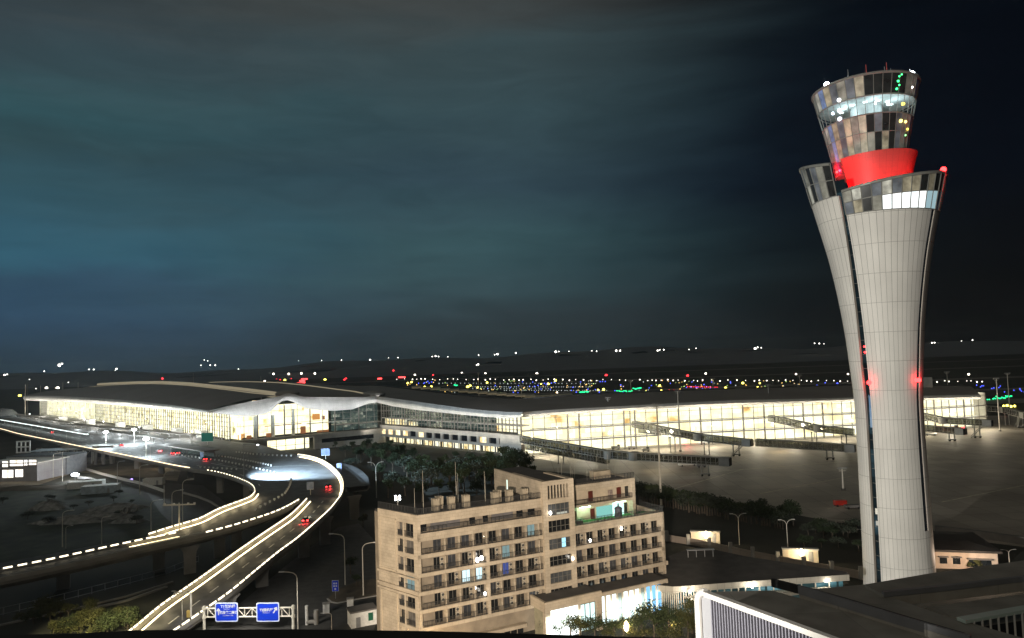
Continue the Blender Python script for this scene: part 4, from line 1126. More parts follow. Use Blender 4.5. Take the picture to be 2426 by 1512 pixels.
for r, zf in enumerate(FL):
    ht = {0: 1.85, 1: 2.45}.get(r, 2.55)
    rail(.7, XC0 - .1, .1, zf)
    if r == 0:
        # set-back top floor: long window bands and small dark openings
        for x0, x1 in ((.9, 2.3), (11.2, 12.4), (14.1, 15.2), (21.6, 23.0), (24.2, 25.8)):
            MB().bx(x0, x1, 1.22, 1.3, zf + .1, zf + 1.6).build('balcony_door', doorm, hot)
        for x0, x1 in ((3.1, 9.2), (16.0, 20.8)):
            wv = MB().bx(x0, x1, 1.20, 1.3, zf + .2, zf + 1.55).build('window', mat('window_grey', (.16, .15, .15), .15, var=.2, scale=.4), hot)
            MB().bx((x0 + x1) / 2 - .05, (x0 + x1) / 2 + .05, 1.14, 1.2, zf + .2, zf + 1.55).build('frame', M['steel_frame'], wv)
        continue
    x = 2.75 if r > 0 else 1.0; k = 0
    while x + BAY < XC0 + .4:
        lit = None
        if r == 1 and k == 7: lit = door_dim
        if r == 2 and k == 5: lit = door_dim
        if r == 3 and k in (2, 3): lit = door_lit
        if r == 3 and k == 5: lit = door_blue
        wd = min(BAY, XC0 - x)
        room(x, wd, zf, ht, rng, 2 if (k + r) % 2 == 0 and r != 1 else (1 if r != 1 else 0), lit); x += BAY; k += 1
    if r >= 2: MB().bx(14.1, 14.75, .02, 1.3, zf, zf + ht + .06).build('partition', stone, hot)
x0 = XC1
for r, zf in enumerate([15.4, 12.0, 8.7, 5.4]):
    rail(XC1 + .1, XR - .9, .1, zf)
    x = XC1 + .2; k = 0
    while x + 2.85 < XR - .6:
        room(x, 2.85, zf, 2.55, rng, 2 if (k + r) % 2 == 0 and r in (0, 2) else 1); x += 2.85; k += 1
# ground floor glazing of the left wing
for i in range(13):
    x = 3 + i * 1.5
    MB().bx(x, x + 1.2, 1.1, 1.29, -.2, 1.6).build('window', doorm if i not in (4,) else emis('lit_violet', (.7, .75, 1.), 1.2), hot)

# end face: panelled wall, two window columns with little balconies
EL = math.hypot(*LE); ea = math.atan2(LE[1], LE[0])
end = thing('x', None, None); bpy.data.objects.remove(end)
TE = Matrix.Rotation(ea, 4, 'Z')       # x runs along the end face, -y... outward is +y side
def eb(m, x0, x1, y0, y1, z0, z1): m.box(((x0 + x1) / 2, (y0 + y1) / 2, (z0 + z1) / 2), (x1 - x0, y1 - y0, z1 - z0), 0, 0, TE); return m
W0, W1, W2, W3 = 1.15, 3.9, 4.35, 5.9
m = MB(); eb(m, W3, EL, -.5, .02, 0, RL); m.build('end_wall', stone, hot)
m = MB(); eb(m, 0.0, W0, -.5, .03, 0, RL - 1.82); m.build('end_wall', stone, hot)
m = MB(); eb(m, 0, W3, -.5, .01, RL - 1.8, RL - .002); m.build('end_wall', stone, hot)
m = MB(); eb(m, W1, W2, -.5, .02, 0, RL - 1.8); m.build('end_pier', stone, hot)
for zt_, zb in bands_l:
    m = MB(); eb(m, W0, W3, -.45, .0, zb, zt_ if zt_ != 22.8 else 21.9); m.build('floor_band', stone, hot)
m = MB(); eb(m, W0, W3, -.9, -.45, 0, RL - 1.8); m.build('end_recess', plaster, hot)
for z0, z1, x0, x1 in ((14.9, 24.9, W3 + .5, EL - .6), (2.2, 10.8, W3 + .5, EL - .6)):
    for (a_, b_, c_, d_) in ((x0, x1, z1 - .18, z1), (x0, x1, z0, z0 + .18), (x0, x0 + .14, z0, z1), (x1 - .14, x1, z0, z1)):
        m = MB(); eb(m, a_, b_, .02, .16, c_, d_); m.build('panel_trim', plaster, hot)
for z in (14.2, 11.9, 11.0): 
    m = MB(); eb(m, -.1, EL + .15, .02, .35, z, z + .42); m.build('ledge', stone, hot)
m = MB(); eb(m, .0, EL + .5, .02, 1.1, 1.2, 1.6); m.build('ledge', stone, hot)
for r, zf in enumerate([22.0, 18.9, 15.45, 12.1, 8.8, 5.5]):
    ht = 2.45 if r else 2.5
    for x0, x1 in ((W0, W1), (W2, W3)):
        m = MB(); eb(m, x0 + .1, x1 - .1, -.44, -.40, zf, zf + ht - .1)
        wn = m.build('window', [doorm, mat('end_curtain', (.12, .11, .10), .2, var=.3, scale=.8)][(r + (x0 > 3)) % 2] if not (r == 3 and x0 < 3) else door_dim, hot)
        m = MB(); eb(m, (x0 + x1) / 2 - .04, (x0 + x1) / 2 + .04, -.40, -.34, zf, zf + ht - .1); m.build('frame', M['steel_frame'], wn)
        m = MB()
        for i in range(12): eb(m, x0 + (x1 - x0) * i / 12, x0 + (x1 - x0) * i / 12 + .05, .02, .06, zf, zf + 1.05)
        eb(m, x0, x1, .02, .08, zf + 1.0, zf + 1.08); m.build('railing', railm, hot)
# roof rails
rail(.3, XC0, .35, RL, 1.1, name='roof_railing'); rail(.2, LE[0] + .1, .3, RL, 1.3, name='roof_railing', yx=LE[1])
# stair tower with window bands and a louvred top
ZT = 29.7
m = MB(); m.bx(XC0, XC0 + 1.15, -.6, 14, 0, ZT); m.bx(XC1 - 1.15, XC1, -.6, 10, 0, ZT)
for z0, z1 in ((25.3, 26.0), (28.75, ZT)): m.bx(XC0 + 1.15, XC1 - 1.15, -.6, .2, z0, z1)
CW = [22.6, 19.25, 15.8, 12.4, 9.0, 5.6]
hts = [2.35, 2.35, 2.1, 2.0, 2.1, 2.3]
for i, z in enumerate(CW):
    top = 25.3 if i == 0 else CW[i - 1]
    m.bx(XC0 + 1.15, XC1 - 1.15, -.6, .2, z + hts[i], top)
m.bx(XC0 + 1.15, XC1 - 1.15, -.6, .2, 0, CW[-1]); m.build('stair_tower', stone, hot)
MB().bx(XC0 + .9, XC1 - .9, 1.8, 9, 0, ZT - .6).build('stair_core', mat('stair_gap_shade', (.02, .018, .016), .9), hot)  # shade behind the louvre fins painted as a near-black core
MB().bx(XC0 + .2, XC1 - .2, -.3, 22, ZT - .5, ZT - .2).build('roof', hroof, hot)
for i in range(8):
    x = XC0 + 1.15 + (5.2) * i / 7 - .14
    MB().bx(x, x + .26, -.55, -.30, 26.0, 28.75).build('louvre_fin', stone, hot)
for i, z in enumerate(CW):
    mt_ = [mat('stair_glass', (.07, .075, .08), .08, var=.4, scale=.5, spec=.7), doorm][i % 2]
    wv = MB().bx(XC0 + 1.15, XC1 - 1.15, -.15, -.1, z, z + hts[i]).build('window', mt_, hot)
    fm_ = MB()
    for k in range(6): fm_.bx(XC0 + 1.15 + k * 1.04 - .03, XC0 + 1.15 + k * 1.04 + .03, -.26, -.15, z, z + hts[i])
    fm_.bx(XC0 + 1.15, XC1 - 1.15, -.27, -.15, z + 1.0, z + 1.07); fm_.build('frame', M['steel_frame'], wv)
    if i == 2: MB().bx(XC0 + 4.4, XC0 + 5.3, -.2, -.16, z + .1, z + 1.9).build('lit_pane', emis('lit_blue_pane', (.4, .8, 1.), 1.5), wv)
    if i == 0: MB().bx(XC0 + 3.4, XC0 + 5.9, -.2, -.16, z + .05, z + .45).build('lit_pane', emis('lit_pale_pane', (.5, .5, .42), 1.), wv)
# penthouse wing behind the stair tower
m = MB(); m.bx(XC0 + .0, XC0 + .5, 13.98, 22, 24, ZT); m.bx(XC0 - .02, XC0 + .4, .2, 22, 28.3, ZT - .01); m.bx(XC0 - .02, XC0 + .4, .2, 3., 25.4, 28.3); m.bx(XC0 - .02, XC0 + .4, 6.5, 7.2, 25.4, 28.3); m.bx(XC0 - .02, XC0 + .4, 16.5, 22, 25.4, 28.3); m.build('penthouse_wall', stone, hot)
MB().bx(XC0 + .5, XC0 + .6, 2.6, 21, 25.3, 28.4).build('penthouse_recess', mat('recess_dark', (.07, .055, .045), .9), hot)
MB().bx(XC0 + .1, XC0 + .3, 3.0, 6.5, 25.6, 28.2).build('window', mat('patterned_glass', (.18, .17, .16), .3, var=.6, scale=2.), hot)
MB().bx(XC0 - .05, XC0 + .1, 15.2, 15.6, 25.6, 28.).build('light_panel', emis('cool_panel', (.8, 1., .85), 1.6), hot)
# upper storeys over the right wing, set back behind the terrace
YB = 5.2; UX1 = 54.3
m = MB(); m.bx(XC1, UX1 - .8, YB + 1.7, 13.8, 18.5, 26.6); m.build('upper_wall', plaster, hot)
MB().bx(XC1, UX1, YB, YB + 1.72, 25.6, 26.9).build('upper_parapet', stone, hot)
MB().bx(XC1, UX1, YB, YB + 1.72, 22.0, 22.55).build('floor_band', stone, hot)
MB().bx(UX1 - .8, UX1, YB + .02, 13.8, 18.5, 26.88).build('end_pier', stone, hot)
MB().bx(XC1, UX1 - .8, YB + 1.7, 13.8, 26.6, 26.7).build('roof', hroof, hot)
rail(XC1 + .1, UX1 - .8, YB + .1, 22.55, name='balcony_railing'); rail(XC1, UX1, YB + .3, 26.9, 1.2, name='roof_railing')
redd = mat('red_door', (.10, .022, .015), .5, var=.1)
for x in (37.6, 42.6, 50.3, 52.6): MB().bx(x, x + 1.2, YB + 1.6, YB + 1.69, 22.6, 24.9).build('door', redd if x < 52 else doorm, hot)
MB().bx(47.9, 49.2, YB + 1.6, YB + 1.69, 22.6, 24.6).build('poster_board', mat('board_mixed', (.25, .2, .17), .6, var=.6, scale=3), hot)
for x in (38.2, 43.0): MB().bx(x, x + 1.1, YB + 1.6, YB + 1.69, 18.7, 21.0).build('door', redd, hot)
MB().bx(44.6, 48.8, YB + 1.58, YB + 1.69, 18.8, 21.2).build('glass_door', emis('terrace_glass', (.25, .62, .55), 1.), hot)
MB().bx(52.2, 53.0, YB + 1.58, YB + 1.69, 18.8, 21.2).build('glass_door', doorm, hot)
for x0, x1 in ((XC1 + .4, 37.2), (39.8, 42.4), (49.0, 52.0)):
    MB().bx(x0, x1, YB + .6, YB + .9, 21.75, 21.95).build('strip_lamp', emis('terrace_lamp', (.50, 1., .70), 30.), hot)
MB().bx(49.0, 52.0, YB + 1.56, YB + 1.69, 18.7, 21.6).build('lit_panel', emis('terrace_panel', (.6, 1., .9), 1.6), hot)
MB().bx(XC1 + .3, 36.9, YB + 1.56, YB + 1.69, 18.7, 21.4).build('lit_panel', emis('terrace_panel_b', (.55, 1., .9), 1.4), hot)
MB().bx(XC1, XR - .4, .5, YB + 1.8, RT - 1.1, RT - .9).build('terrace_floor', mat('terrace_turf', (.04, .24, .05), .9, var=.3, scale=2), hot)
rail(XC1 + .1, XR, .25, RT, 1.2, name='terrace_railing'); 
m = MB(); rail(XR - .2, XR - .21, .3, RT, 1.2, name='terrace_railing', yx=8.5)
MB().bx(36.0, 37.4, 1.2, 2.4, RT - .9, RT + .6).build('planter', dark_, hot)
m = MB(); m.tube((47.5, 2.5, RT - .9), (47.5, 2.5, RT + 1.4), .9, .8, 10); m.ball((47.5, 2.5, RT + 1.6), .9, 10, sz=.6); m.tube((47.5, 2.5, RT + 1.9), (47.5, 2.5, RT + 3.2), .25, .05, 8)
m.build('garden_statue', mat('statue_dark', (.06, .065, .08), .6, var=.3), hot, smooth=True)
# roof clutter: castellated flues and thin masts
flue_m = mat('flue_render', (.40, .34, .25), .85, var=.2)
for x, y in ((4.8, 3.8), (6.3, 5.6), (8.1, 3.8), (11.2, 3.6), (17.2, 2.7), (18.5, 4.2), (20.6, 3.), (23.8, 2.4)):
    m = MB(); m.bx(x, x + 1.3, y, y + 1.2, RL - .6, RL + 1.5)
    for a_ in (0, .5, 1.): m.bx(x - .05 + a_, x + .3 + a_, y - .05, y + 1.25, RL + 1.5, RL + 1.85)
    m.build('chimney', flue_m, hot)
pole_m = mat('mast_grey', (.40, .37, .30), .6)
for x, y, h_ in ((1.2, 4.5, 4.3), (2.5, 3.2, 5.8), (4.2, 8., 4.5), (4.6, 9, 6.8), (11.5, 8, 4.), (11.8, 9, 7.8), (12.2, 9, 5.5), (17.5, 7, 4.6), (16.0, 4, 6.2)):
    MB().tube((x, y, RL - .6), (x, y, RL + h_), .045, .03, 6).build('antenna', pole_m, hot)
for x, y, h_ in ((37.2, 10.5, 3.), (39., 12, 4.6), (40.2, 10, 3.4), (41.2, 11, 4.2), (41.8, 11, 5.5), (44.5, 10, 1.8), (46, 10, 1.8), (48., 11, 4.8), (51., 11, 4.5), (52.3, 10, 3.)):
    MB().tube((x, y, 26.6), (x, y, 26.6 + h_ + .8), .045, .03, 6).build('antenna', pole_m, hot)
MB().bx(46.5, 51, 10, 12, 26.6, 28.4).build('roof_plant', flue_m, hot)
# small wall lamps that burn on the front
def wall_lamp(x, y, z, r=.35, c=(1., .93, .82), E=0., s=1.4):
    o = MB().ball((x, y, z), r, 8, sz=s).build('wall_lamp', emis('wall_lamp_glow', c, 12.), hot)
    if E:
        ld = bpy.data.lights.new('lamp_glow', 'POINT'); ld.energy = E; ld.color = c; ld.shadow_soft_size = .3
        lo = bpy.data.objects.new('lamp_glow', ld); COL.objects.link(lo); lo.parent = hot; lo.location = (x, y - .9, z)
for a_ in ((28.3, -.9, 23.3, .30), (33.2, -.9, 13.4, .27), (12.0, -.2, 16.3, .36), (12.9, -.2, 16.5, .36), (13.4, -.2, 9.6, .27), (38.1, -.2, 16.2, .25), (46.2, -.2, 17.6, .28)): wall_lamp(*a_, E=25)
wall_lamp(3.6, .6, 1.6, .3, (1, .75, .45), 500); wall_lamp(14.3, 1.2, 20.2, .14); wall_lamp(11.9, 1.2, 10.6, .25)
ld = bpy.data.lights.new('entrance_glow', 'POINT'); ld.energy = 2200; ld.color = (1, .72, .4); ld.shadow_soft_size = .4
lo = bpy.data.objects.new('entrance_glow', ld); COL.objects.link(lo); lo.parent = hot; lo.location = (.5, -4, .6)

# entrance pavilion in front of the stair tower: dark flat roof, cream walls, bright glass
pv = thing('entrance_pavilion', 'single-storey cream pavilion with dark flat roof and dazzling glass in front of the hotel', 'pavilion', (HA[0], HA[1], 0), HROT)
ZP = 7.6
MB().prism([(23.5, -5.7), (36.6, -5.7), (36.6, .0), (23.5, .0)], ZP - .5, ZP - .25).build('roof', hroof, pv)
m = MB(); m.bx(23.4, 23.9, -5.8, -.05, 5.6, ZP); m.bx(23.4, 36.6, -6., -5.5, 5.9, ZP); m.bx(23.4, 24.6, -6., -5., 0, 5.9); m.bx(35.2, 36.6, -6., -5.5, 0, 5.9); m.bx(31., 31.5, -6., -5.5, 0, 5.9)
m.build('wall', stone, pv)
MB().bx(23.7, 23.8, -5., -1, .2, 5.6).build('window', mat('pale_glass', (.3, .28, .2), .2, var=.2), pv)
MB().bx(24.6, 31., -5.7, -5.65, .2, 5.9).build('window', emis('pavilion_window', (.92, 1., .97), 2.2), pv)
for x in (31.6, 32.8, 34.0): MB().bx(x, x + .95, -5.7, -5.65, .6, 5.6).build('window', emis('pavilion_window_b', (.75, 1., .97), 1.5), pv)
# glazed gallery between pavilion and banquet hall
gy = thing('glazed_gallery', 'low glazed gallery with tall cool-lit windows between pavilion and banquet hall', 'gallery', (HA[0], HA[1], 0), HROT)
MB().bx(36.6, 54.0, -5.2, -.05, 6.5, 6.9).build('roof', hroof, gy); MB().bx(36.6, 54., -5.4, -5., 6.2, 6.92).build('fascia', stone, gy)
for i in range(12):
    x = 36.7 + i * 1.45; lit = i in (0, 1, 2, 4, 5, 6, 8, 9, 10)
    c_ = (.8, 1., 1.) if i < 8 else (.25, .6, 1.)
    wv = MB().bx(x, x + 1.1, -5., -4.9, .6, 6.2).build('window', emis('gallery_window', c_, 2.2 if i < 8 else 1.3) if lit else mat('gallery_dim', (.2, .22, .2), .2), gy)
    MB().bx(x + 1.1, x + 1.5, -5.2, -4.8, 0, 6.2).build('pier', plaster, gy)
    MB().bx(x, x + 1.1, -5.06, -5., 2.9, 3.0).build('frame', M['steel_frame'], wv)
ld = bpy.data.lights.new('window_spill', 'AREA'); ld.shape = 'RECTANGLE'; ld.size = 9; ld.size_y = 4; ld.energy = 900; ld.color = (.85, 1., .97)
lo = bpy.data.objects.new('window_spill', ld); COL.objects.link(lo); lo.parent = pv; lo.location = (28., -6.2, 2.8); lo.rotation_euler = (R(90), 0, 0)
ld = bpy.data.lights.new('window_spill', 'AREA'); ld.shape = 'RECTANGLE'; ld.size = 13; ld.size_y = 4; ld.energy = 900; ld.color = (.8, 1., 1.)
lo = bpy.data.objects.new('window_spill', ld); COL.objects.link(lo); lo.parent = gy; lo.location = (45, -5.7, 2.8); lo.rotation_euler = (R(90), 0, 0)

# banquet hall with the big dark flat roof and lamp-lit eaves
bh = thing('banquet_hall', 'broad low hall with dark flat roof, cream lit eaves and glazed corner', 'hall', (48, 160, 0)); WM[bh] = Matrix.Translation((48, 160, 0))
ZB = 6.0
z8 = lambda x, y: (1764.1 + x / 3.6625, 1099.3 + y / 3.6625)
z7 = lambda x, y: (1203.4 + x / 3.6625, 1099.3 + y / 3.6625)
rp = [atz(*p, ZB) for p in (z7(1080, 985), z7(1300, 1050), z7(1430, 1062), z7(1600, 1052), z8(0, 1018), z8(905, 958), z8(880, 935), z8(0, 800), z7(1800, 745), z7(1560, 735), z7(1340, 820))]
MB().prism(rp, ZB - .3, ZB).build('roof', hroof, bh, world=True)
ev = mat('eave_panel', (.52, .47, .38), .6, var=.1)
MB().sweep([p - Vector((0, 0, 1.3)) for p in rp[1:7]], [(-.1, 0), (.25, 0), (.25, 1.26), (-.1, 1.26)]).build('eave', tiled('eave_panels', (.52, .48, .40), (.3, .27, .22), 1.6, 3, .03, .08), bh, world=True)
inw = [p + (Vector((52, 168, ZB)) - p) * .06 for p in rp[:6]]
m = MB()
for i in range(5):
    a_, b_ = inw[i], inw[i + 1]; m.quad([(a_.x, a_.y, 0), (b_.x, b_.y, 0), (b_.x, b_.y, ZB - .4), (a_.x, a_.y, ZB - .4)], 0, [(i * 9, 0), (i * 9 + 9, 0), (i * 9 + 9, 5), (i * 9, 5)])
m.build('glass_wall', interior('banquet_interior', [(0, (.015, .02, .02)), (.5, (.05, .10, .10)), (.75, (.12, .3, .34)), (1., (.5, .8, .9))], .6, 2.2, 2.6, 9, 1.), bh, world=True)
m = MB()
for i in range(5):
    for k in range(7):
        p = inw[i].lerp(inw[i + 1], k / 7); m.box((p.x, p.y - .1, ZB / 2 - .3), (.22, .22, ZB - .7))
m.build('mullion_frame', ev, bh, world=True)
for (u, v, s_) in ((1780, 1386, 1.), (1952, 1370, 1.), (1633, 1400, .7)):
    p = atz(u, v, ZB - .9); MB().ball((p.x, p.y - .5, ZB - .9), .32 * s_, 10, sz=1.7).build('eave_lamp', emis('eave_lamp_glow', (1., .95, .84), 16.), bh, world=True)
    ld = bpy.data.lights.new('eave_light', 'POINT'); ld.energy = 700; ld.color = (1, .92, .78); ld.shadow_soft_size = .3
    lo = bpy.data.objects.new('eave_light', ld); COL.objects.link(lo); lo.location = (p.x, p.y - 1.5, ZB - 1.2); lo.parent = bh; lo.location -= bh.location
# terrace below the eaves (lit floor) and a rooftop frame
tr = MB(); tr.prism([atz(1600, 1405, 3.5), atz(2008, 1380, 3.5), atz(1895, 1405, 3.5), atz(1680, 1440, 3.5)], 3.2, 3.5)
tag(tr.build('lower_terrace', mat('terrace_tiles', (.35, .32, .26), .8, var=.2)), 'pale lamp-lit terrace below the eaves of the banquet hall', 'terrace')
t = thing('roof_frame', 'small pale metal frame standing on the dark roof of the banquet hall', 'frame', tuple(atz(1660, 1320, ZB)))
for x in (-3, -1, 1, 3): MB().box((x, 0, .9), (.15, .15, 1.8)).build('post', M['grey_metal'], t); 
MB().box((0, 0, 1.8), (6.6, 1.2, .14)).build('top', M['grey_metal'], t)
# ---------------------------------------------------------------- control tower
DT = 165.
TB = aty(2129, 1342, DT); TX, TY = TB.x, TB.y
tw = thing('control_tower', 'tall pale flaring control tower with petal-shaped cladding, red-lit collar and glass cab', 'control tower', (TX, TY, 0))
A0 = math.atan2(-TY, -TX)                      # direction of the camera seen from the tower
def zz(u, v): return aty(u, v, DT).z
prof = [(0., 7.55), (zz(2129, 1385), 7.45)] + [(zz(u, v), w_ * .0859) for u, v, w_ in ((2128, 1342, 85), (2122, 1241, 83.5), (2115, 1119, 82.3), (2104, 953, 82), (2100, 872, 87.5), (2094, 760, 98.5), (2088, 620, 122), (2081, 509, 150), (2072, 395, 180))]
prof.append((prof[-1][0] + 6, prof[-1][1] + 1.4))
def rad(z):
    for (z0, r0), (z1, r1) in zip(prof, prof[1:]):
        if z <= z1:
            i = prof.index((z0, r0)); t = (z - z0) / (z1 - z0)
            pm = prof[max(i - 1, 0)]; pn = prof[min(i + 2, len(prof) - 1)]
            m0 = (r1 - pm[1]) / max(.01, z1 - pm[0]) * (z1 - z0); m1 = (pn[1] - r0) / max(.01, pn[0] - z0) * (z1 - z0)
            return (2 * t ** 3 - 3 * t * t + 1) * r0 + (t ** 3 - 2 * t * t + t) * m0 + (-2 * t ** 3 + 3 * t * t) * r1 + (t ** 3 - t * t) * m1
    return prof[-1][1]
def tp_(phi, r, z): return Vector((r * math.cos(A0 + R(phi)), r * math.sin(A0 + R(phi)), z))   # phi grows towards the right of the view
clad = tiled('tower_panels', (.70, .68, .63), (.27, .26, .24), 1., 6.45, .036, .045, .55, dirt=.17, dscale=.09)
edge_m = mat('tower_edge', (.40, .36, .31), .6, var=.08)
slot_g = interior('slot_glass', [(0, (.006, .008, .010)), (.55, (.012, .022, .026)), (.8, (.03, .06, .075)), (1., (.10, .17, .20))], .8, 40, 3.2, 8, .5)
Z82 = aty(2110, 497, DT - 12).z; Z86 = aty(1962, 467, DT - 6).z
def petal(name, pa, pb, ztop, z0=0., npan=1.55, mt=clad, th=.6, dr=0.):
    """pa, pb: functions of z giving the two edges in degrees; one curved shell with thickness"""
    m = MB(); nz, na = 44, 16
    zs = [z0 + (ztop - z0) * i / nz for i in range(nz + 1)]
    G = [[(tp_(pa(z) + (pb(z) - pa(z)) * j / na, rad(z) + dr, z), ((pa(z) + (pb(z) - pa(z)) * j / na) / 6.6, z)) for j in range(na + 1)] for z in zs]
    I = [[tp_(pa(z) + (pb(z) - pa(z)) * j / na, rad(z) + dr - th, z) for j in (0, na)] for z in zs]
    for i in range(nz):
        for j in range(na):
            q = [G[i][j], G[i][j + 1], G[i + 1][j + 1], G[i + 1][j]]; m.quad([x[0] for x in q], 0, [x[1] for x in q])
        m.quad([I[i][0], G[i][0][0], G[i + 1][0][0], I[i + 1][0]], 1); m.quad([G[i][na][0], I[i][1], I[i + 1][1], G[i + 1][na][0]], 1)
    for j in range(na):
        a, b = G[nz][j][0], G[nz][j + 1][0]; k = 1 - 1.2 / rad(ztop)
        m.quad([a, b, Vector((b.x * k, b.y * k, b.z)), Vector((a.x * k, a.y * k, a.z))], 1)
    return m.build(name, [mt, edge_m], tw, smooth=True)
zf = lambda a, b, z0, z1: (lambda z: a + (b - a) * max(0, min(1, (z - z0) / (z1 - z0))))
slot_l0 = lambda z: -41.5 + 9.5 * max(0, min(1, (z - 50) / 34)); slot_l1 = lambda z: -29.3 + 1.6 * max(0, min(1, (z - 50) / 34))
slot_r0 = lambda z: 49.8 + 8.4 * max(0, min(1, (z - 30) / 50)); slot_r1 = lambda z: 60.5 + 4. * max(0, min(1, (z - 30) / 50))
zslot = aty(2206, 1241, DT).z
petal('cladding', slot_l1, slot_r0, Z82); petal('cladding', slot_r1, lambda z: 185., Z82, zslot, dr=.0); petal('cladding', lambda z: slot_r0(z), lambda z: 185., zslot, 0.)
petal('cladding', lambda z: -162., slot_l0, Z86)
# recessed glass cores seen in the slots
def shell(name, p0, p1, z0, z1, dr, mt, nz=30, na=6, ztf=None, vscale=1.):
    m = MB()
    for i in range(nz):
        for j in range(na):
            q = []
            for a, b in ((i, j), (i, j + 1), (i + 1, j + 1), (i + 1, j)):
                ph = p0 + (p1 - p0) * b / na; zt_ = ztf(ph) if ztf else z1; z = z0 + (zt_ - z0) * a / nz
                q.append((tp_(ph, rad(z) + dr, z), (ph * .12, z * vscale)))
            m.quad([x[0] for x in q], 0, [x[1] for x in q])
    return m.build(name, mt, tw, smooth=True)
sl = shell('slot_glass', -47, -26, 0, Z82 + 8, -1.05, slot_g)
fr_ = MB()
for i in range(26):
    z = 2 + i * 3.2
    a, b = tp_(-44, rad(z) - .98, z), tp_(-27, rad(z) - .98, z); fr_.tube(a, b, .07, .07, 4); fr_.tube(a, tp_(-44, rad(z + 3.2) - .98, z + 3.2), .07, .07, 4)
fr_.build('frame', M['steel_frame'], sl)
shell('slot_glass', 47, 68, zslot, Z82 + 4, -.22, interior('slot_dark', [(0, (.004, .005, .006)), (.75, (.008, .010, .012)), (1., (.10, .11, .11))], .8, 40, 3.1, 12, .6))
# three bluish lit stair windows in the long slot
for z, h_, c_ in ((zz(2062, 965), 3.2, (.16, .28, .42)), (zz(2065, 985), 5, (.22, .34, .5)), (zz(2067, 1010), 4., (.3, .42, .55)), (zz(2080, 1212), 1.3, (.9, .85, .7)), (zz(2081, 1238), 1., (.6, .58, .5))):
    m = MB(); q = [tp_(p, rad(z) - .95, z + d) for p, d in ((-39.5, 0), (-31, 0), (-31, h_), (-39.5, h_))]; m.quad(q); m.build('lit_pane', emis('stair_light', c_, .8), tw)
# glazed crowns of the petals: reflections painted as pane colours, one bright office
pane_m = [mat('pane_grey', (.34, .34, .30), .12, var=.55, scale=.4, spec=.8), mat('pane_slate', (.17, .19, .22), .1, var=.5, scale=.4, spec=.8), mat('pane_olive', (.47, .43, .32), .15, var=.55, scale=.5, spec=.8), mat('pane_dark', (.028, .030, .03), .08, var=.3, spec=.8),
          mat('pane_blue', (.26, .36, .66), .12, var=.5, scale=.5, spec=.8), mat('pane_pale', (.66, .67, .61), .15, var=.5, scale=.6, spec=.8), interior('office_white', [(0, (.45, .55, .6)), (.14, (.8, .95, 1.)), (.3, (.93, 1., 1.)), (.8, (1., 1., 1.))], 1.5, .6, 9., 4, 1.), emis('office_edge', (.42, .62, .68), .75)]
frame_m = mat('crown_frame', (.22, .22, .2), .4, var=.1)
def crown(phs, z0f, z1f, rows, pick, rf, par=tw, name='glass_pane', fr=.13, count=None):
    """one pane per bay and row; mullions as one frame"""
    f = MB()
    for i in range(len(phs) - 1):
        for k in range(rows):
            a, b = phs[i], phs[i + 1]
            za0, za1 = [z0f(a) + (z1f(a) - z0f(a)) * t for t in (k / rows, (k + 1) / rows)]; zb0, zb1 = [z0f(b) + (z1f(b) - z0f(b)) * t for t in (k / rows, (k + 1) / rows)]
            mi = pick(i, k); tw_ = random.Random(i * 31 + k * 7).uniform(-.05, .05)
            q = [tp_(a, rf(za0) + tw_, za0), tp_(b, rf(zb0), zb0), tp_(b, rf(zb1) - tw_, zb1), tp_(a, rf(za1), za1)]
            m = MB(); m.quad(q, 0, [(i, k * 3), (i + 1, k * 3), (i + 1, k * 3 + 3), (i, k * 3 + 3)]); m.build(name, pane_m[mi], par)
            f.tube(q[0], q[1], fr, fr, 4, 0, False)
            if k == rows - 1: f.tube(q[3], q[2], fr * 2.6, fr * 2.6, 6, 0, False)
            f.tube(q[0], q[3], fr, fr, 4, 0, False)
            if i == len(phs) - 2: f.tube(q[1], q[2], fr, fr, 4, 0, False)
    return f.build('crown_frame', frame_m, par)
pf = [-28 + 8.4 * i for i in range(13)]
ZA, ZB_ = aty(2018, 443, DT - 12).z, aty(2248, 407, DT - 3).z - 1.9
ztop_f = lambda p: ZA + (ZB_ - ZA) * max(0, min(1, (p + 28) / 96))
rgp = random.Random(5)
def pick_front(i, k):
    if 4 <= i <= 8 and k == 0: return 6
    if i >= 9 and k == 0: return 7 if i < 11 else 4
    return [0, 5, 3, 1, 5, 1, 2, 2, 3, 2, 3, 3, 1][i] if k == 1 else [1, 2, 3, 0, 3][i % 5]
crown(pf, lambda p: Z82 + .1, ztop_f, 2, pick_front, rad)
pl = [-130 + 8. * i for i in range(13)]
ZC, ZD_ = aty(1895, 389, DT).z, aty(1985, 381, DT - 10).z
ztop_l = lambda p: ZC + (ZD_ - ZC) * max(0, min(1, (p + 80) / 46))
crown(pl, lambda p: Z86 + .1, ztop_l, 2, lambda i, k: [0, 3, 1, 3, 0, 1, 3, 5, 3, 1, 0, 3, 1][(i + k * 3) % 13], rad)
crown([78 + 9 * i for i in range(12)], lambda p: Z82 + .1, lambda p: ZB_, 2, lambda i, k: rgp.choice([0, 1, 3]), rad)
# floors closing the crown from inside
m = MB(); m.lathe([(0, Z82 - .2), (rad(Z82) - 1, Z82 - .2)], 32); m.lathe([(0, ZA - 2), (rad(ZA) - 2.5, ZA - 2)], 32); m.build('crown_floor', M['dark_concrete'], tw)
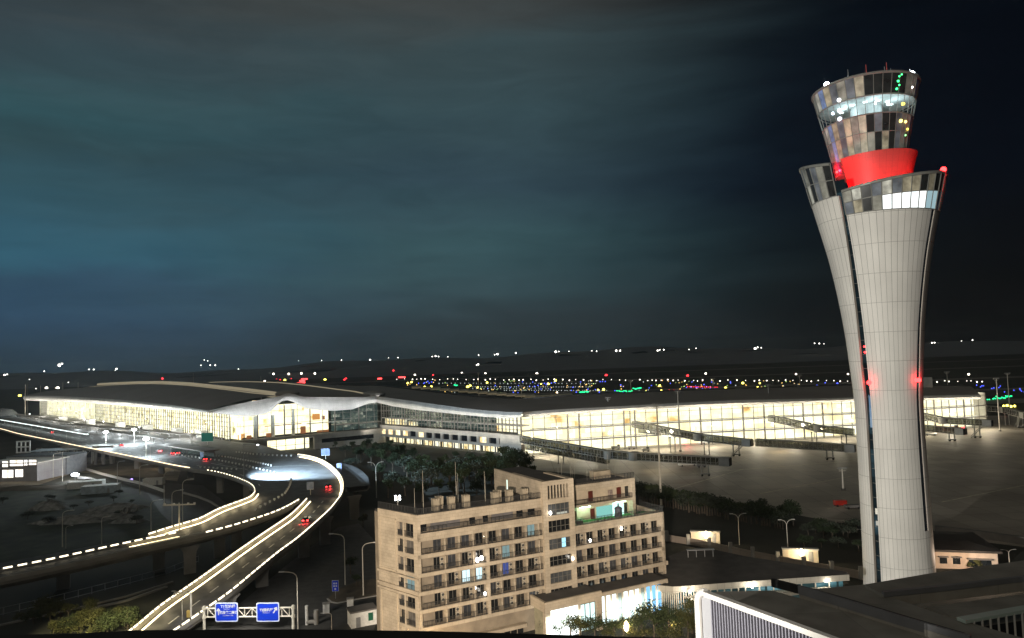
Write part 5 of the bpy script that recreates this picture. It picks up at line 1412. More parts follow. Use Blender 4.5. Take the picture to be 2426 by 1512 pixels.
# collar with red lamp glow painted into its panels, spiral above front petal
ZK0, ZK1 = aty(2080, 440, DT - 8).z - 2, aty(2080, 350, DT - 8).z
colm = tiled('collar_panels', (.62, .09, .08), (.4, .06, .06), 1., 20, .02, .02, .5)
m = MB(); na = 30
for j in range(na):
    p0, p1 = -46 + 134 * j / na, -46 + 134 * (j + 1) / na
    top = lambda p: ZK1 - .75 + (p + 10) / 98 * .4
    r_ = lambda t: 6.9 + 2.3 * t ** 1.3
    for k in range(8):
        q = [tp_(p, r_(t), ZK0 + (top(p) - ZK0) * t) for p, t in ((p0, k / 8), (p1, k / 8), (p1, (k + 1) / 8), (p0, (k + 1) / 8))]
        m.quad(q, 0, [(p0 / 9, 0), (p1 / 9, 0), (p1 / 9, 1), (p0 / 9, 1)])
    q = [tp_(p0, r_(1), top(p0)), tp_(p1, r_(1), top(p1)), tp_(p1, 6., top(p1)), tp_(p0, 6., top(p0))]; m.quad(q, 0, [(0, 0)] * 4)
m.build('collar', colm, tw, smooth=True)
# glass cab on top
CZ0, CZ1 = aty(2070, 388, DT - 6).z - 1, aty(2050, 176, DT - 9.8).z
cr_ = lambda z: 7.3 + (11.3 - 7.3) * ((z - CZ0) / (CZ1 - CZ0)) ** 1.12
pc_ = [-180 + 10. * i for i in range(37)]
cabr = random.Random(21)
zr = [0, .22, .40, .56, .79, 1.]
tab = {0: [0, 5, 2, 0, 1, 2, 3, 3], 1: [1, 0, 4, 2, 1, 0, 3, 3], 2: [0, 5, 5, 5, 5, 0, 1, 5], 3: [5, 5, 4, 5, 1, 5, 3, 3]}
def cab_row(k, lo, hi, mats, vis=True):
    z0, z1 = CZ0 + (CZ1 - CZ0) * lo, CZ0 + (CZ1 - CZ0) * hi
    for i in range(36):
        a, b = pc_[i], pc_[i + 1]
        if not (-110 <= a <= 105): continue
        mi = mats(i, k)
        q = [tp_(a, cr_(z0), z0), tp_(b, cr_(z0), z0), tp_(b, cr_(z1), z1), tp_(a, cr_(z1), z1)]
        MB().quad(q).build('cab_pane', pane_m[mi], tw) if mi >= 0 else MB().quad(q).build('cab_pane', M['clear_glass'], tw)
seq = [0, 2, 5, 4, 2, 0, 1, 2, 1, 3, 3, 0, 3]
cab_row(0, 0, .385, lambda i, k: [0, 0, 4, 2, 1, 2, 0, 2, 0, 3, 2, 3, 1][(i + 3) % 13])
cab_row(1, .385, .58, lambda i, k: [0, 5, 4, 2, 1, 2, 0, 2, 3, 1, 3, 3, 1][(i + 3) % 13])
cab_row(2, .58, .775, lambda i, k: -1)
cab_row(3, .775, 1., lambda i, k: [0, 5, 4, 2, 1, 0, 1, 2, 3, 3, 3, 3, 3][(i + 3) % 13])
f = MB()
for t_ in (0, .385, .58, .775, 1.):
    z = CZ0 + (CZ1 - CZ0) * t_; r0 = cr_(z); w_ = .09 if t_ in (.385,) else .16
    for i in range(36): f.tube(tp_(pc_[i], r0 + .03, z), tp_(pc_[i + 1], r0 + .03, z), w_ if t_ < 1 else .3, w_ if t_ < 1 else .3, 5, 0, False)
for i in range(36):
    for k in range(6):
        z0, z1 = CZ0 + (CZ1 - CZ0) * k / 6, CZ0 + (CZ1 - CZ0) * (k + 1) / 6
        f.tube(tp_(pc_[i], cr_(z0) + .02, z0), tp_(pc_[i], cr_(z1) + .02, z1), .07, .07, 4, 0, False)
f.build('cab_frame', frame_m, tw)
m = MB()
for t_ in (.0, .57, .79): m.lathe([(0, CZ0 + (CZ1 - CZ0) * t_), (cr_(CZ0 + (CZ1 - CZ0) * t_) - .3, CZ0 + (CZ1 - CZ0) * t_)], 36)
m.lathe([(0, CZ1 - .2), (cr_(CZ1) - .1, CZ1 - .2), (cr_(CZ1) - .1, CZ1 + .1)], 36); m.build('cab_floor', mat('cab_ceiling', (.5, .52, .5), .7), tw)
zc_ = CZ0 + (CZ1 - CZ0) * .68
core = MB(); core.lathe([(3.4, CZ0 + (CZ1 - CZ0) * .57), (3.4, CZ0 + (CZ1 - CZ0) * .79)], 20); core.build('cab_core', mat('core_pale', (.45, .47, .46), .6, var=.3, scale=.5), tw)
m = MB()
for p in range(-90, 100, 30):
    for r_ in (5.2,): m.lathe([(0, 0), (.5, 0), (.5, -.08), (0, -.08)], 8, tuple(tp_(p, r_, CZ0 + (CZ1 - CZ0) * .785)))
m.build('ceiling_lamp', emis('cab_lamp', (.85, 1., 1.), 5.), tw)
ld = bpy.data.lights.new('cab_light', 'POINT'); ld.energy = 700; ld.color = (.72, .92, 1.); ld.shadow_soft_size = 2.
for p in (-50, 10, 60):
    lo = bpy.data.objects.new('cab_light', ld); COL.objects.link(lo); lo.parent = tw; lo.location = tp_(p, 6.2, zc_ + .9)
# desk shapes, yellow and green screens in the cab
for p, dz, c_, s_ in ((52, .0, (1., .75, .1), .5), (28, -.2, (.9, .95, 1.), .45), (-45, .3, (.7, .8, 1.), .5), (12, .2, (1., 1., 1.), .4)):
    MB().ball(tp_(p, cr_(zc_) - .4, zc_ + dz), s_ * .8, 8).build('desk_lamp', emis('desk_glow', c_, 5.), tw)
for p, t_, c_, s_ in ((38, .90, (.05, 1., .25), .26), (40, .86, (.05, 1., .25), .2), (37, .82, (.05, 1., .25), .26), (39, .95, (.05, 1., .25), .2), (42, .97, (.1, 1., .3), .18), (48, .49, (1., .8, .2), .4), (58, .49, (1., .8, .2), .32), (66, .42, (1., .75, .1), .25), (62, .35, (.3, 1., .3), .2), (-30, .80, (.9, .95, 1.), .45), (-32, .69, (.9, .95, 1.), .5), (-34, .60, (.8, .85, 1.), .5), (62, .86, (1., .95, .9), .25), (3, .03, (.1, 1., .5), .3), (18, .03, (.1, 1., .5), .3), (38, .04, (1., .9, .7), .35), (54, .04, (1., .8, .3), .3)):
    z = CZ0 + (CZ1 - CZ0) * t_; MB().ball(tp_(p, cr_(z) + .05, z), s_, 8).build('indicator_lamp', emis('indicator', c_, 4.), tw)
# antennas, roof floods and obstruction lamps
for p, r_, h_, rd in ((-70, 8, 1.6, 0), (-20, 9, 2.8, 0), (5, 7, 3.6, 1), (30, 8.5, 2.2, 0), (36, 8, 3.4, 1), (40, 8.5, 1.9, 0), (72, 9.8, 2.2, 0), (-60, 9, 2.2, 1)):
    a_ = MB(); b0 = tp_(p, r_, CZ1); a_.tube(b0, b0 + Vector((0, 0, h_)), .1, .06, 6); a_.build('antenna', mat('antenna_red', (.6, .1, .08), .5) if rd else M['grey_metal'], tw)
for p, r_, E in ((-52, 9.8, 900), (76, 10., 900)):
    c_ = tp_(p, r_, CZ1 + 1.1); MB().ball(c_, .62, 10).build('roof_flood', emis('roof_flood_glow', (.88, .96, 1.), 18.), tw); MB().tube(tp_(p, r_, CZ1), c_, .1).build('flood_stem', M['grey_metal'], tw)
    ld = bpy.data.lights.new('roof_flood', 'POINT'); ld.energy = E; ld.color = (.8, .95, 1.); ld.shadow_soft_size = .5
    lo = bpy.data.objects.new('roof_flood', ld); COL.objects.link(lo); lo.parent = tw; lo.location = c_ + Vector((0, 0, .9))
red = emis('obstruction_red', (1., .02, .02), 14.)
def red_lamp(p, r_, z, s_, E, out=.9):
    MB().ball(tp_(p, r_, z), s_, 10).build('obstruction_lamp', red, tw)
    if E:
        ld = bpy.data.lights.new('red_light', 'POINT'); ld.energy = E; ld.color = (1., .012, .025); ld.shadow_soft_size = .25
        lo = bpy.data.objects.new('red_light', ld); COL.objects.link(lo); lo.parent = tw; lo.location = tp_(p, r_ + out, z + .1)
zr_ = zz(2104, 903)
red_lamp(-28, rad(zr_) + .3, zr_, .5, 260); red_lamp(58, rad(zr_) + .1, zr_ + .3, .5, 160); red_lamp(50, rad(zr_) + .3, zr_ + .3, .45, 160)
red_lamp(72, rad(ZB_) - .2, ZB_ + .7, .62, 300)
red_lamp(-36, 9.6, ZA + .2, .42, 2400, 1.2); red_lamp(-24, 9.8, ZA + .7, .4, 2400, 1.3)
for p in (0, 22, 44, 64):
    ld = bpy.data.lights.new('red_light', 'POINT'); ld.energy = 420; ld.color = (1., .012, .025); ld.shadow_soft_size = .4
    lo = bpy.data.objects.new('red_light', ld); COL.objects.link(lo); lo.parent = tw; lo.location = tp_(p, 11.2, ZA + .6 + p * .025)
    MB().ball(tp_(p, 11.2, ZA - .6 + p * .02), .2, 8).build('collar_lamp', red, tw)
red_lamp(-66, 8.3, CZ0 + 1., .3, 900, .8)
for z in (zz(2091, 820), zz(2092, 833)): red_lamp(-33, rad(z) - .5, z, .22, 0)

# the cab leans a little off the shaft's axis
sh = Vector((TX, TY, 0)).normalized(); sh = Vector((sh.y, -sh.x, 0)) * -.8
for o in KIDS[tw]:
    if o.name.split('.')[0] in ('cab_pane', 'cab_frame', 'cab_floor', 'cab_core', 'ceiling_lamp', 'desk_lamp', 'indicator_lamp', 'antenna', 'roof_flood', 'flood_stem'): o.location += sh
# unseen fill spots added off frame to light tower and hotel, no fixtures
def spot(name, loc, tgt, E, size, col, blend=.35, soft=1.5):
    ld = bpy.data.lights.new(name, 'SPOT'); ld.energy = E; ld.color = col; ld.spot_size = R(size); ld.spot_blend = blend; ld.shadow_soft_size = soft
    lo = bpy.data.objects.new(name, ld); COL.objects.link(lo); lo.location = loc
    lo.rotation_euler = (Vector(tgt) - Vector(loc)).to_track_quat('-Z', 'Y').to_euler()
spot('tower_fill_spot', (-120, -40, 40), (TX, TY, 58), 2.2e6, 27, (1., .962, .885))
spot('hotel_fill_spot', (-12, -25, 50), (1, 150, 13), 1.4e6, 25, (1., .86, .70), .35)
spot('hotel_end_fill_spot', (-70, 90, 9), (-22, 142, 14), 6e4, 50, (1., .80, .55), .5)
# ---------------------------------------------------------------- jet bridges
jb_frame = mat('bridge_frame', (.25, .245, .225), .5, var=.12, scale=.4)
jb_glass = glass('bridge_glass', (.62, .62, .58), .88)
jb_floor = mat('bridge_floor', (.26, .25, .22), .7, var=.1)
dark_rubber = mat('rubber', (.02, .02, .02), .7)


def tunnel(t, a, b, wd, ht, name='tunnel'):
    a, b = Vector(a), Vector(b); d = b - a; Ln = d.length; q = d.to_track_quat('X', 'Z').to_matrix().to_4x4(); T = Matrix.Translation(a) @ q
    B = lambda m, x0, x1, y0, y1, z0, z1: m.box(((x0 + x1) / 2, (y0 + y1) / 2, (z0 + z1) / 2), (x1 - x0, y1 - y0, z1 - z0), 0, 0, T)
    m = MB(); B(m, 0, Ln, -wd / 2, wd / 2, -.35, 0); B(m, 0, Ln, -wd / 2, wd / 2, ht, ht + .25)
    fr_ = m.build(name, jb_floor, t, world=True)
    m = MB(); n = max(3, int(Ln / 2.1))
    for s in (-1, 1):
        for i in range(n + 1): B(m, Ln * i / n - .1, Ln * i / n + .1, s * wd / 2 - .1, s * wd / 2 + .1, 0, ht)
        B(m, 0, Ln, s * wd / 2 - .07, s * wd / 2 + .07, ht * .30, ht * .30 + .12)
        for i in range(0, n, 2):
            p, q_ = T @ Vector((Ln * i / n, s * (wd / 2 + .02), 0)), T @ Vector((Ln * (i + 1) / n, s * (wd / 2 + .02), ht)); m.tube(p, q_, .05, .05, 4)
    m.build('frame', jb_frame, fr_, world=True)
    m = MB(); B(m, 0, Ln, -wd / 2 + .02, -wd / 2 + .05, 0, ht); B(m, 0, Ln, wd / 2 - .05, wd / 2 - .02, 0, ht); m.build('glass', jb_glass, fr_, world=True)
    m = MB(); B(m, .5, Ln - .5, -.2, .2, ht - .12, ht - .04); m.build('light_strip', emis('bridge_lamp', (1., .93, .8), .8), fr_, world=True)


def leg_pair(t, p, z, spread=1.3):
    for s in (-1, 1):
        m = MB(); m.tube((p[0] + s * spread, p[1], 0), (p[0] + s * spread, p[1], z - .4), .28, .28, 10); m.tube((p[0] + s * spread, p[1], 0), (p[0] + s * spread, p[1], .3), .7, .6, 10); m.tube((p[0] + s * spread, p[1], z - 1.2), (p[0] + s * spread, p[1], z - .4), .28, .7, 10)
        m.build('leg', jb_frame, t, world=True)


def jet_bridge(label, pts, legs, head=True, stair=True, wd=3.4, ht=3.1, truck=True):
    """pts: floor line from the gate to the cab, in metres"""
    t = thing('jet_bridge', label, 'jet bridge', (pts[0].x, pts[0].y, 0), 0, 'boarding bridges on the apron'); WM[t] = Matrix.Translation((pts[0].x, pts[0].y, 0))
    for i, (a, b) in enumerate(zip(pts, pts[1:])): tunnel(t, a, b, wd - .25 * (i > 1), ht - .12 * (i > 1))
    for p in pts[1:-1]:
        MB().lathe([(0, -.5), (2.5, -.5), (2.5, ht + .3), (0, ht + .4)], 16, tuple(p)).build('rotunda', jb_floor, t, world=True, smooth=True)
    for p, z in legs: leg_pair(t, p, z)
    if head:
        a, b = pts[-2], pts[-1]; d = (b - a).normalized(); c = b + d * 1.6; rz = math.atan2(d.y, d.x)
        MB().box((c.x, c.y, c.z + 1.5), (4.4, 4.6, 3.7), rz).build('cab', jb_frame, t, world=True)
        MB().box((c.x + d.x * 2.3, c.y + d.y * 2.3, c.z + 1.4), (.5, 4.0, 3.2), rz).build('bellows', dark_rubber, t, world=True)
        MB().box((c.x, c.y - 2.36, c.z + 2.2), (2.4, .1, 1.3), rz).build('window', M['dark_glass'], t, world=True)
    if truck:
        a, b = pts[-2], pts[-1]; c = a.lerp(b, .82); wz = c.z
        m = MB(); m.box((c.x - 1.5, c.y, wz / 2 + .3), (.5, .5, wz)); m.box((c.x + 1.5, c.y, wz / 2 + .3), (.5, .5, wz)); m.box((c.x, c.y, 1.0), (4.2, 1.2, .6)); m.build('drive_column', jb_frame, t, world=True)
        for s in (-1, 1): MB().tube((c.x + s * 1.5 - .35, c.y - .2, .62), (c.x + s * 1.5 + .35, c.y - .2, .62), .62, .62, 14).build('wheel', dark_rubber, t, world=True)
    if stair:
        b = pts[-1]; d = (pts[-1] - pts[-2]).normalized(); l = Vector((d.y, -d.x, 0)); p1 = b + l * 1.8; p0 = b + l * 1.8 - d * 6.5; p0.z = .1
        m = MB()
        for s in (-.55, .55):
            o = l * s
            m.tube(p1 + o, p0 + o, .14, .14, 4); m.tube(p1 + o + Vector((0, 0, 1.1)), p0 + o + Vector((0, 0, 1.1)), .07, .07, 4)
        for i in range(14):
            q = p0.lerp(p1, (i + .5) / 14); m.box(tuple(q), (.35, 1.1, .06), math.atan2(d.y, d.x))
        for i in range(6):
            q = p0.lerp(p1, i / 5); 
            for s in (-.55, .55): m.tube(q + l * s, q + l * s + Vector((0, 0, 1.1)), .05, .05, 4)
        m.build('stair', jb_frame, t, world=True)
    return t


def q3(x, y): return (1203.4 + x / 3.6625, 812.3 + y / 3.6625)
def q4(x, y): return (1764.1 + x / 3.6625, 812.3 + y / 3.6625)
# plan distances estimated from the shadows of the wheels on the apron
a = aty(*q3(120, 790), 398); b = aty(*q3(880, 965), 345); c = aty(*q3(1090, 975), 338); d_ = aty(*q3(1850, 1015), 318)
jet_bridge('nearest boarding bridge sloping down beside the garden trees', [Vector((p.x, p.y, z)) for p, z in ((a, 9.), (b, 6.3), (c, 6.2), (d_, 5.4))], [((aty(*q3(455, 900), 374).x, 374), 7.2)], stair=False)
a = aty(*q3(170, 880), 404); b = aty(*q3(860, 985), 349)
jet_bridge('lower boarding walkway under the nearest bridge', [Vector((p.x, p.y, z)) for p, z in ((a, 4.6), (b, 3.2))], [], False, False, 3., 2.8, False)
a = aty(*q3(1090, 680), 432); b = aty(*q3(1650, 800), 392); c = aty(*q3(2050, 855), 376)
jet_bridge('boarding bridge with a stair at its cab, set before the lit middle of the pier', [Vector((p.x, p.y, z)) for p, z in ((a, 12.), (b, 7.6), (c, 6.0))], [((aty(*q3(1420, 890), 405).x, 402), 9.), ((aty(*q3(1715, 900), 390).x, 388), 7.)])
a = aty(*q3(1110, 760), 436); b = aty(*q3(1600, 805), 402)
jet_bridge('thin upper walkway behind the stair bridge', [Vector((p.x, p.y, z)) for p, z in ((a, 8.6), (b, 7.4))], [((aty(*q3(1120, 860), 436).x, 434), 8.)], False, False, 3., 2.8, False)
a = aty(*q4(100, 850), 374); b = aty(*q4(880, 875), 352)
jet_bridge('level boarding bridge reaching to the control tower', [Vector((p.x, p.y, z)) for p, z in ((a, 6.), (b, 4.6))], [], True, False)
a = aty(*q4(215, 610), 440); b = aty(*q4(640, 700), 410); c = aty(*q4(940, 735), 398)
jet_bridge('boarding bridge half hidden by the control tower', [Vector((p.x, p.y, z)) for p, z in ((a, 12.), (b, 8.), (c, 6.6))], [((aty(*q4(595, 790), 412).x, 411), 8.), ((aty(*q4(860, 800), 400).x, 400), 6.8)], False, False, truck=False)
a = aty(*q4(1540, 640), 452); b = aty(*q4(1720, 685), 430); c = aty(*q4(2080, 720), 415)
jet_bridge('boarding bridge with a long stair at the far end of the pier', [Vector((p.x, p.y, z)) for p, z in ((a, 9.), (b, 8.), (c, 7.4))], [])
a = aty(*q4(1560, 790), 420); b = aty(*q4(1850, 800), 405)
jet_bridge('low boarding bridge just past the control tower', [Vector((p.x, p.y, z)) for p, z in ((a, 5.), (b, 4.4))], [], True, False)
a = aty(*q4(1880, 590), 500); b = aty(*q4(2250, 630), 478); c = aty(*q4(2424, 680), 455)
jet_bridge('outermost boarding bridge beyond the pier end', [Vector((p.x, p.y, z)) for p, z in ((a, 10.), (b, 8.5), (c, 7.))], [((aty(*q4(2280, 700), 478).x, 478), 8.)])

# apron light masts (their lamps are off)
def mast(label, u, vb, vt, lamp_w=3.6, y=None):
    p = atz(u, vb, 0) if y is None else Vector((*aty(u, vt, y).xy, 0)); zt = aty(u, vt, p.y).z
    t = thing('light_mast', label, 'light mast', tuple(p), 0, 'tall unlit masts on the apron')
    MB().tube((0, 0, 0), (0, 0, zt), .42, .20, 10).build('pole', M['pale_post'], t)
    m = MB(); m.box((0, 0, zt), (lamp_w, .25, .25)); m.box((0, 0, zt - .9), (lamp_w * .7, .2, .2)); m.build('crossbar', M['pale_post'], t)
    for i in range(4): MB().box((-lamp_w / 2 + lamp_w * (i + .5) / 4, -.35, zt + .25), (.6, .45, .5)).build('lamp_head', M['grey_metal'], t)
    MB().tube((0, 0, 0), (0, 0, .8), .8, .8, 10).build('base', M['dark_concrete'], t)
for a in (('mast rising from the apron in front of the pier, first from the nearest bridge', 1445, 1059, 943), ('nearest and tallest mast, standing on open apron', 1567, 1202, 957), ('mast beside the stair bridge', 1612, 1070, 927), ('mast in front of the brightest part of the pier', 1826, 1034, 911), ('mast beyond the pier end, first of the pair', 2369, 1022, 897), ('faint short mast far out on the open apron', 1998, 1162, 1110)): mast(*a)
for a in (('mast tip showing behind the tower side of the pier roof', 1894, 0, 890, 4.2, 600), ('mast tip behind the pier roof where it is highest', 1688, 0, 897, 4.2, 600), ('mast tip behind the middle of the pier roof', 1494, 0, 903, 4., 620), ('mast tip behind the concave roof', 1235, 0, 914, 4., 620), ('mast tip behind the pier roof past the tower', 2243, 0, 882, 4.6, 590), ('mast beyond the pier end, second of the pair', 2386, 0, 885, 4.6, 540), ('thin mast behind the hall roof crest', 1133, 0, 884, 3., 800)): mast(*a)
# thin poles past the hall's far end
for u, vt, y in ((60, 911, 820), (65, 909, 900), (96, 914, 880), (149, 906, 900), (185, 905, 1000), (458, 884, 1000), (618, 892, 900)):
    p = aty(u, vt, y); t = MB().tube((0, 0, 0), (0, 0, p.z), .45, .3, 6).build('flood_pole', M['pale_post']); t.location = (p.x, p.y, 0); tag(t, 'thin pale pole standing beyond the terminal hall roof', 'pole', 'thin poles beyond the hall')
# ground equipment on the apron
def cart(label, u, v, ln, hz_, colr, cab=True, rz=0.):
    p = atz(u, v, .03); t = thing('apron_vehicle', label, 'apron vehicle', tuple(p), rz)
    MB().box((0, 0, .55 + hz_ / 2), (ln, 1.9, hz_)).build('body', colr, t)
    if cab: MB().box((ln / 2 - .8, 0, 1.0 + hz_), (1.4, 1.7, .9)).build('cab', M['dark_glass'], t)
    for x in (-ln / 3, ln / 3):
        for s in (-1, 1): MB().tube((x, s * .75, .42), (x, s * .98, .42), .42, .42, 12).build('wheel', dark_rubber, t)
yel = mat('apron_yellow', (.45, .33, .08), .5); whi = mat('apron_white', (.6, .58, .52), .5); redv = mat('fire_red', (.42, .03, .02), .4)
cart('dark baggage tractor by the foot of the first mast', *q3(935, 925), 5., 1.3, M['dark_concrete'])
cart('dark container dolly between two masts before the pier', *q3(1072, 925), 4., 1.2, M['dark_concrete'], False)
cart('dark apron vehicle with a pale top before the pier', *q3(1195, 945), 4., 1.2, whi)
cart('long white belt loader beneath the cab of the nearest bridge', *q3(1560, 1070), 9., .9, whi, False, .1)
cart('dark tug at the end of the nearest bridge', *q3(1680, 1082), 4., 1.1, M['dark_concrete'])
cart('pale equipment cart under the level bridge', *q4(560, 920), 8., .8, whi, False)
cart('low white loader just past the control tower', *q4(1610, 805), 7., 1., whi, False)
cart('long dark red bus parked past the control tower', *q4(1760, 770), 13., 2.4, mat('bus_maroon', (.13, .05, .03), .5))
cart('red fire hydrant cart beside the control tower shaft', *q4(830, 1420), 4., 1.6, redv, False)
cart('dark trailer beside the control tower shaft', *q4(935, 1440), 5., .8, M['dark_concrete'], False)
p = atz(*q4(1845, 730), 2); t = MB().ball((0, 0, 2.), .8, 10).tube((0, 0, 0), (0, 0, 1.6), .1, .1, 6).build('beacon', M['tail_red']); t.location = (p.x, p.y - 6, 0); tag(t, 'glowing red beacon on the apron under the pier end', 'beacon')
# red and warm pools: small lamps at the bridges
for u, v, z, E, c in ((*q3(1560, 880), 5., 3500, (1., .06, .10)), (*q3(1290, 1112), 7., 1200, (1., .8, .5)), (*q4(330, 945), 6., 1500, (1., .8, .5)), (*q3(2300, 950), 6., 1200, (1., .8, .5)), (*q4(2100, 800), 6., 1500, (1., .8, .5))):
    p = atz(u, v, 0); ld = bpy.data.lights.new('apron_lamp', 'POINT'); ld.energy = E; ld.color = c; ld.shadow_soft_size = .4
    lo = bpy.data.objects.new('apron_lamp', ld); COL.objects.link(lo); lo.location = (p.x, p.y, z)

# ---------------------------------------------------------------- airfield lamps
def bulb_proto(name, col, s, r, post=0.):
    m = MB(); m.ball((0, 0, 0), r, 8)
    o = m.build(name, emis(name + '_glow', col, s, False)); return o
AF = {
    'white': (bulb_proto('runway_lamp', (1., .93, .78), 5., 1.), 'small white runway edge lamp in the rows beyond the terminal', 'runway lamp', 'white runway edge lamps'),
    'dim': (bulb_proto('runway_lamp', (.55, .62, .58), 1.6, .9), 'dim pale lamp in the dotted rows of the airfield', 'runway lamp', 'dim dotted airfield lamps'),
    'blue': (bulb_proto('taxiway_lamp', (.08, .12, 1.), 2.6, 1.05), 'blue taxiway edge lamp beyond the terminal roof', 'taxiway lamp', 'blue taxiway lamps'),
    'green': (bulb_proto('taxiway_lamp', (.02, 1., .32), 2.6, 1.05), 'green taxiway centre lamp beyond the terminal roof', 'taxiway lamp', 'green taxiway lamps'),
    'amber': (bulb_proto('taxiway_lamp', (1., .62, .16), 2.6, 1.), 'small amber lamp scattered over the taxiways', 'taxiway lamp', 'amber taxiway lamps'),
    'lime': (bulb_proto('taxiway_lamp', (.62, 1., .25), 1.6, 1.), 'small yellow-green lamp scattered over the taxiways', 'taxiway lamp', 'yellow-green taxiway lamps'),
    'yellow': (bulb_proto('guard_lamp', (1., .86, .12), 7., 1.7), 'big yellow guard lamp standing out on the airfield', 'guard lamp', 'yellow guard lamps'),
    'red': (bulb_proto('stop_bar_lamp', (1., .03, .04), 5., 1.0), 'red stop bar lamp on the airfield', 'stop bar lamp', 'red stop bar lamps'),
    'mast': (bulb_proto('flood_lamp', (1., .90, .74), 9., 1.9), 'white lamp in the long row behind the terminal roof', 'flood lamp', 'row of white lamps behind the terminal'),
    'far': (bulb_proto('distant_lamp', (1., .96, .86), 7., 3.6), 'white lamp far off in the dark countryside', 'distant lamp', 'distant white lamps on the horizon'),
}
af_used = set()
def on_hill(d):
    y = 2500.
    while y < 5350:
        q = C0 + d * (y / d.y)
        if q.z <= max(0, hz(q.x, q.y)) + 5: return q
        y += 25
    return C0 + d * (5300 / d.y)
def lampat(kind, p, sc=1., label=None, group=None):
    o, lb, cat, gr = AF[kind]
    if kind in af_used: o = o.copy(); COL.objects.link(o)
    af_used.add(kind)
    if isinstance(p, tuple) and len(p) == 2:
        d = ray(*p)
        s = d.z / d.y
        if s < -.0115: q = C0 + d * ((1.2 - CAM_H) / d.z)
        else: q = on_hill(d)
    else: q = p
    o.location = q; o.scale = (sc,) * 3; tag(o, label or lb, cat, group or gr); return o
rl = random.Random(42)
def k_at(u, v): return max(.35, aty(u, v, 1000).length and (1.0))
def L_(kind, u, v, px=2.4, **k):
    """px: apparent diameter; the lamp keeps its real place, its lens is scaled to the glare"""
    d = ray(u, v); s = d.z / d.y
    if s < -.0115: q = C0 + d * ((1.2 - CAM_H) / d.z)
    else: q = on_hill(d)
    base = {'amber': 1., 'lime': 1., 'yellow': 1.7, 'mast': 1.9, 'far': 3.6, 'white': 1., 'dim': .9, 'blue': 1.05, 'green': 1.05, 'red': 1.}[kind]
    return lampat(kind, q, px * q.y / F / 2 / base, **k)
def roofline(u): return 905 if u < 740 else (914 + (u - 740) * .078 if u < 1200 else (944 - (u - 1200) * .036 if u < 2330 else 990))
u = 940
while u < 2330:
    L_('white', u, 899.5 + rl.uniform(-1.5, 1.5) + (u - 1200) * .004, rl.choice([1.6, 2., 2.8])); u += rl.uniform(9, 22)
for i in range(48):
    u = rl.uniform(1150, 1740); v = rl.uniform(904, 931)
    if v < roofline(u) - 3: L_('blue', u, v, rl.uniform(1.8, 3.))
for i in range(150):
    u = rl.uniform(960, 1900); v = rl.uniform(901, 933)
    if v < roofline(u) - 3: L_(rl.choice(['amber', 'lime', 'amber', 'amber', 'dim']), u, v, rl.uniform(1.5, 2.6))
for u0, v0, n in ((1000, 907, 6), (1415, 903, 3), (1660, 919, 5), (2300, 914, 7), (2400, 925, 6), (2345, 918, 5), (1960, 910, 5)):
    for i in range(n): L_('blue', u0 + rl.uniform(-28, 28), v0 + rl.uniform(-4, 4), 2.6)
for row, (v, u0, u1, st) in enumerate(((916.5, 1120, 1400, 5.6), (925., 1195, 1440, 6.), (908, 1040, 1420, 9.), (921, 1120, 1300, 7.))):
    u = u0
    while u < u1: L_('dim', u, v + (u - u0) * .002, 1.7); u += st * rl.uniform(.8, 1.4)
for u0, u1, v0, v1, n in ((1030, 1062, 920, 923, 10), (1076, 1084, 912, 914, 5), (1374, 1396, 928, 930, 8), (1461, 1500, 926, 928, 10), (1500, 1520, 919, 922, 9), (2352, 2398, 938, 946, 18), (2300, 2350, 946, 951, 8)):
    for i in range(n): L_('green', u0 + (u1 - u0) * (i + rl.random() * .6) / n, rl.uniform(v0, v1), 2.9)
for u, v, s in ((1108, 917, 7), (1114, 914, 5), (1132, 918, 5), (1006, 917, 5), (1022, 916, 5), (966, 908, 5), (975, 906, 5), (1154, 907, 5), (1299, 910, 5.5), (1316, 902, 6), (1282, 910, 3), (1417, 924, 4.5), (1430, 923, 6), (1563, 914, 5.5), (1567, 926, 5.5), (1719, 920, 7), (1760, 908, 6), (1795, 918, 5), (1800, 908, 4), (47, 938, 7), (675, 901, 6), (770, 900, 6), (2378, 962, 5), (2386, 961, 6), (2395, 963, 6), (2404, 962, 5)): L_('yellow', u, v, s)
for i in range(15): L_('red', 1629 + i * 5, 916.2 + i * .1, 1.9)
for i in range(8): L_('red', 1585 + i * 11, 924 - i * .15, 1.7)
for u, v, s in ((385, 897, 5), (538, 896, 3), (585, 895, 3.4), (597, 897, 3.4), (816, 900, 5), (820, 897, 4), (655, 899, 3), (664, 900, 3), (690, 898, 3), (1026, 889, 4), (1436, 889.5, 6.5), (1629, 890.5, 6), (2286, 961, 3), (2310, 960, 3), (2323, 961, 3), (2380, 980, 4), (932, 878, 4), (944, 886, 4), (938, 884, 4)): L_('red', u, v, s)
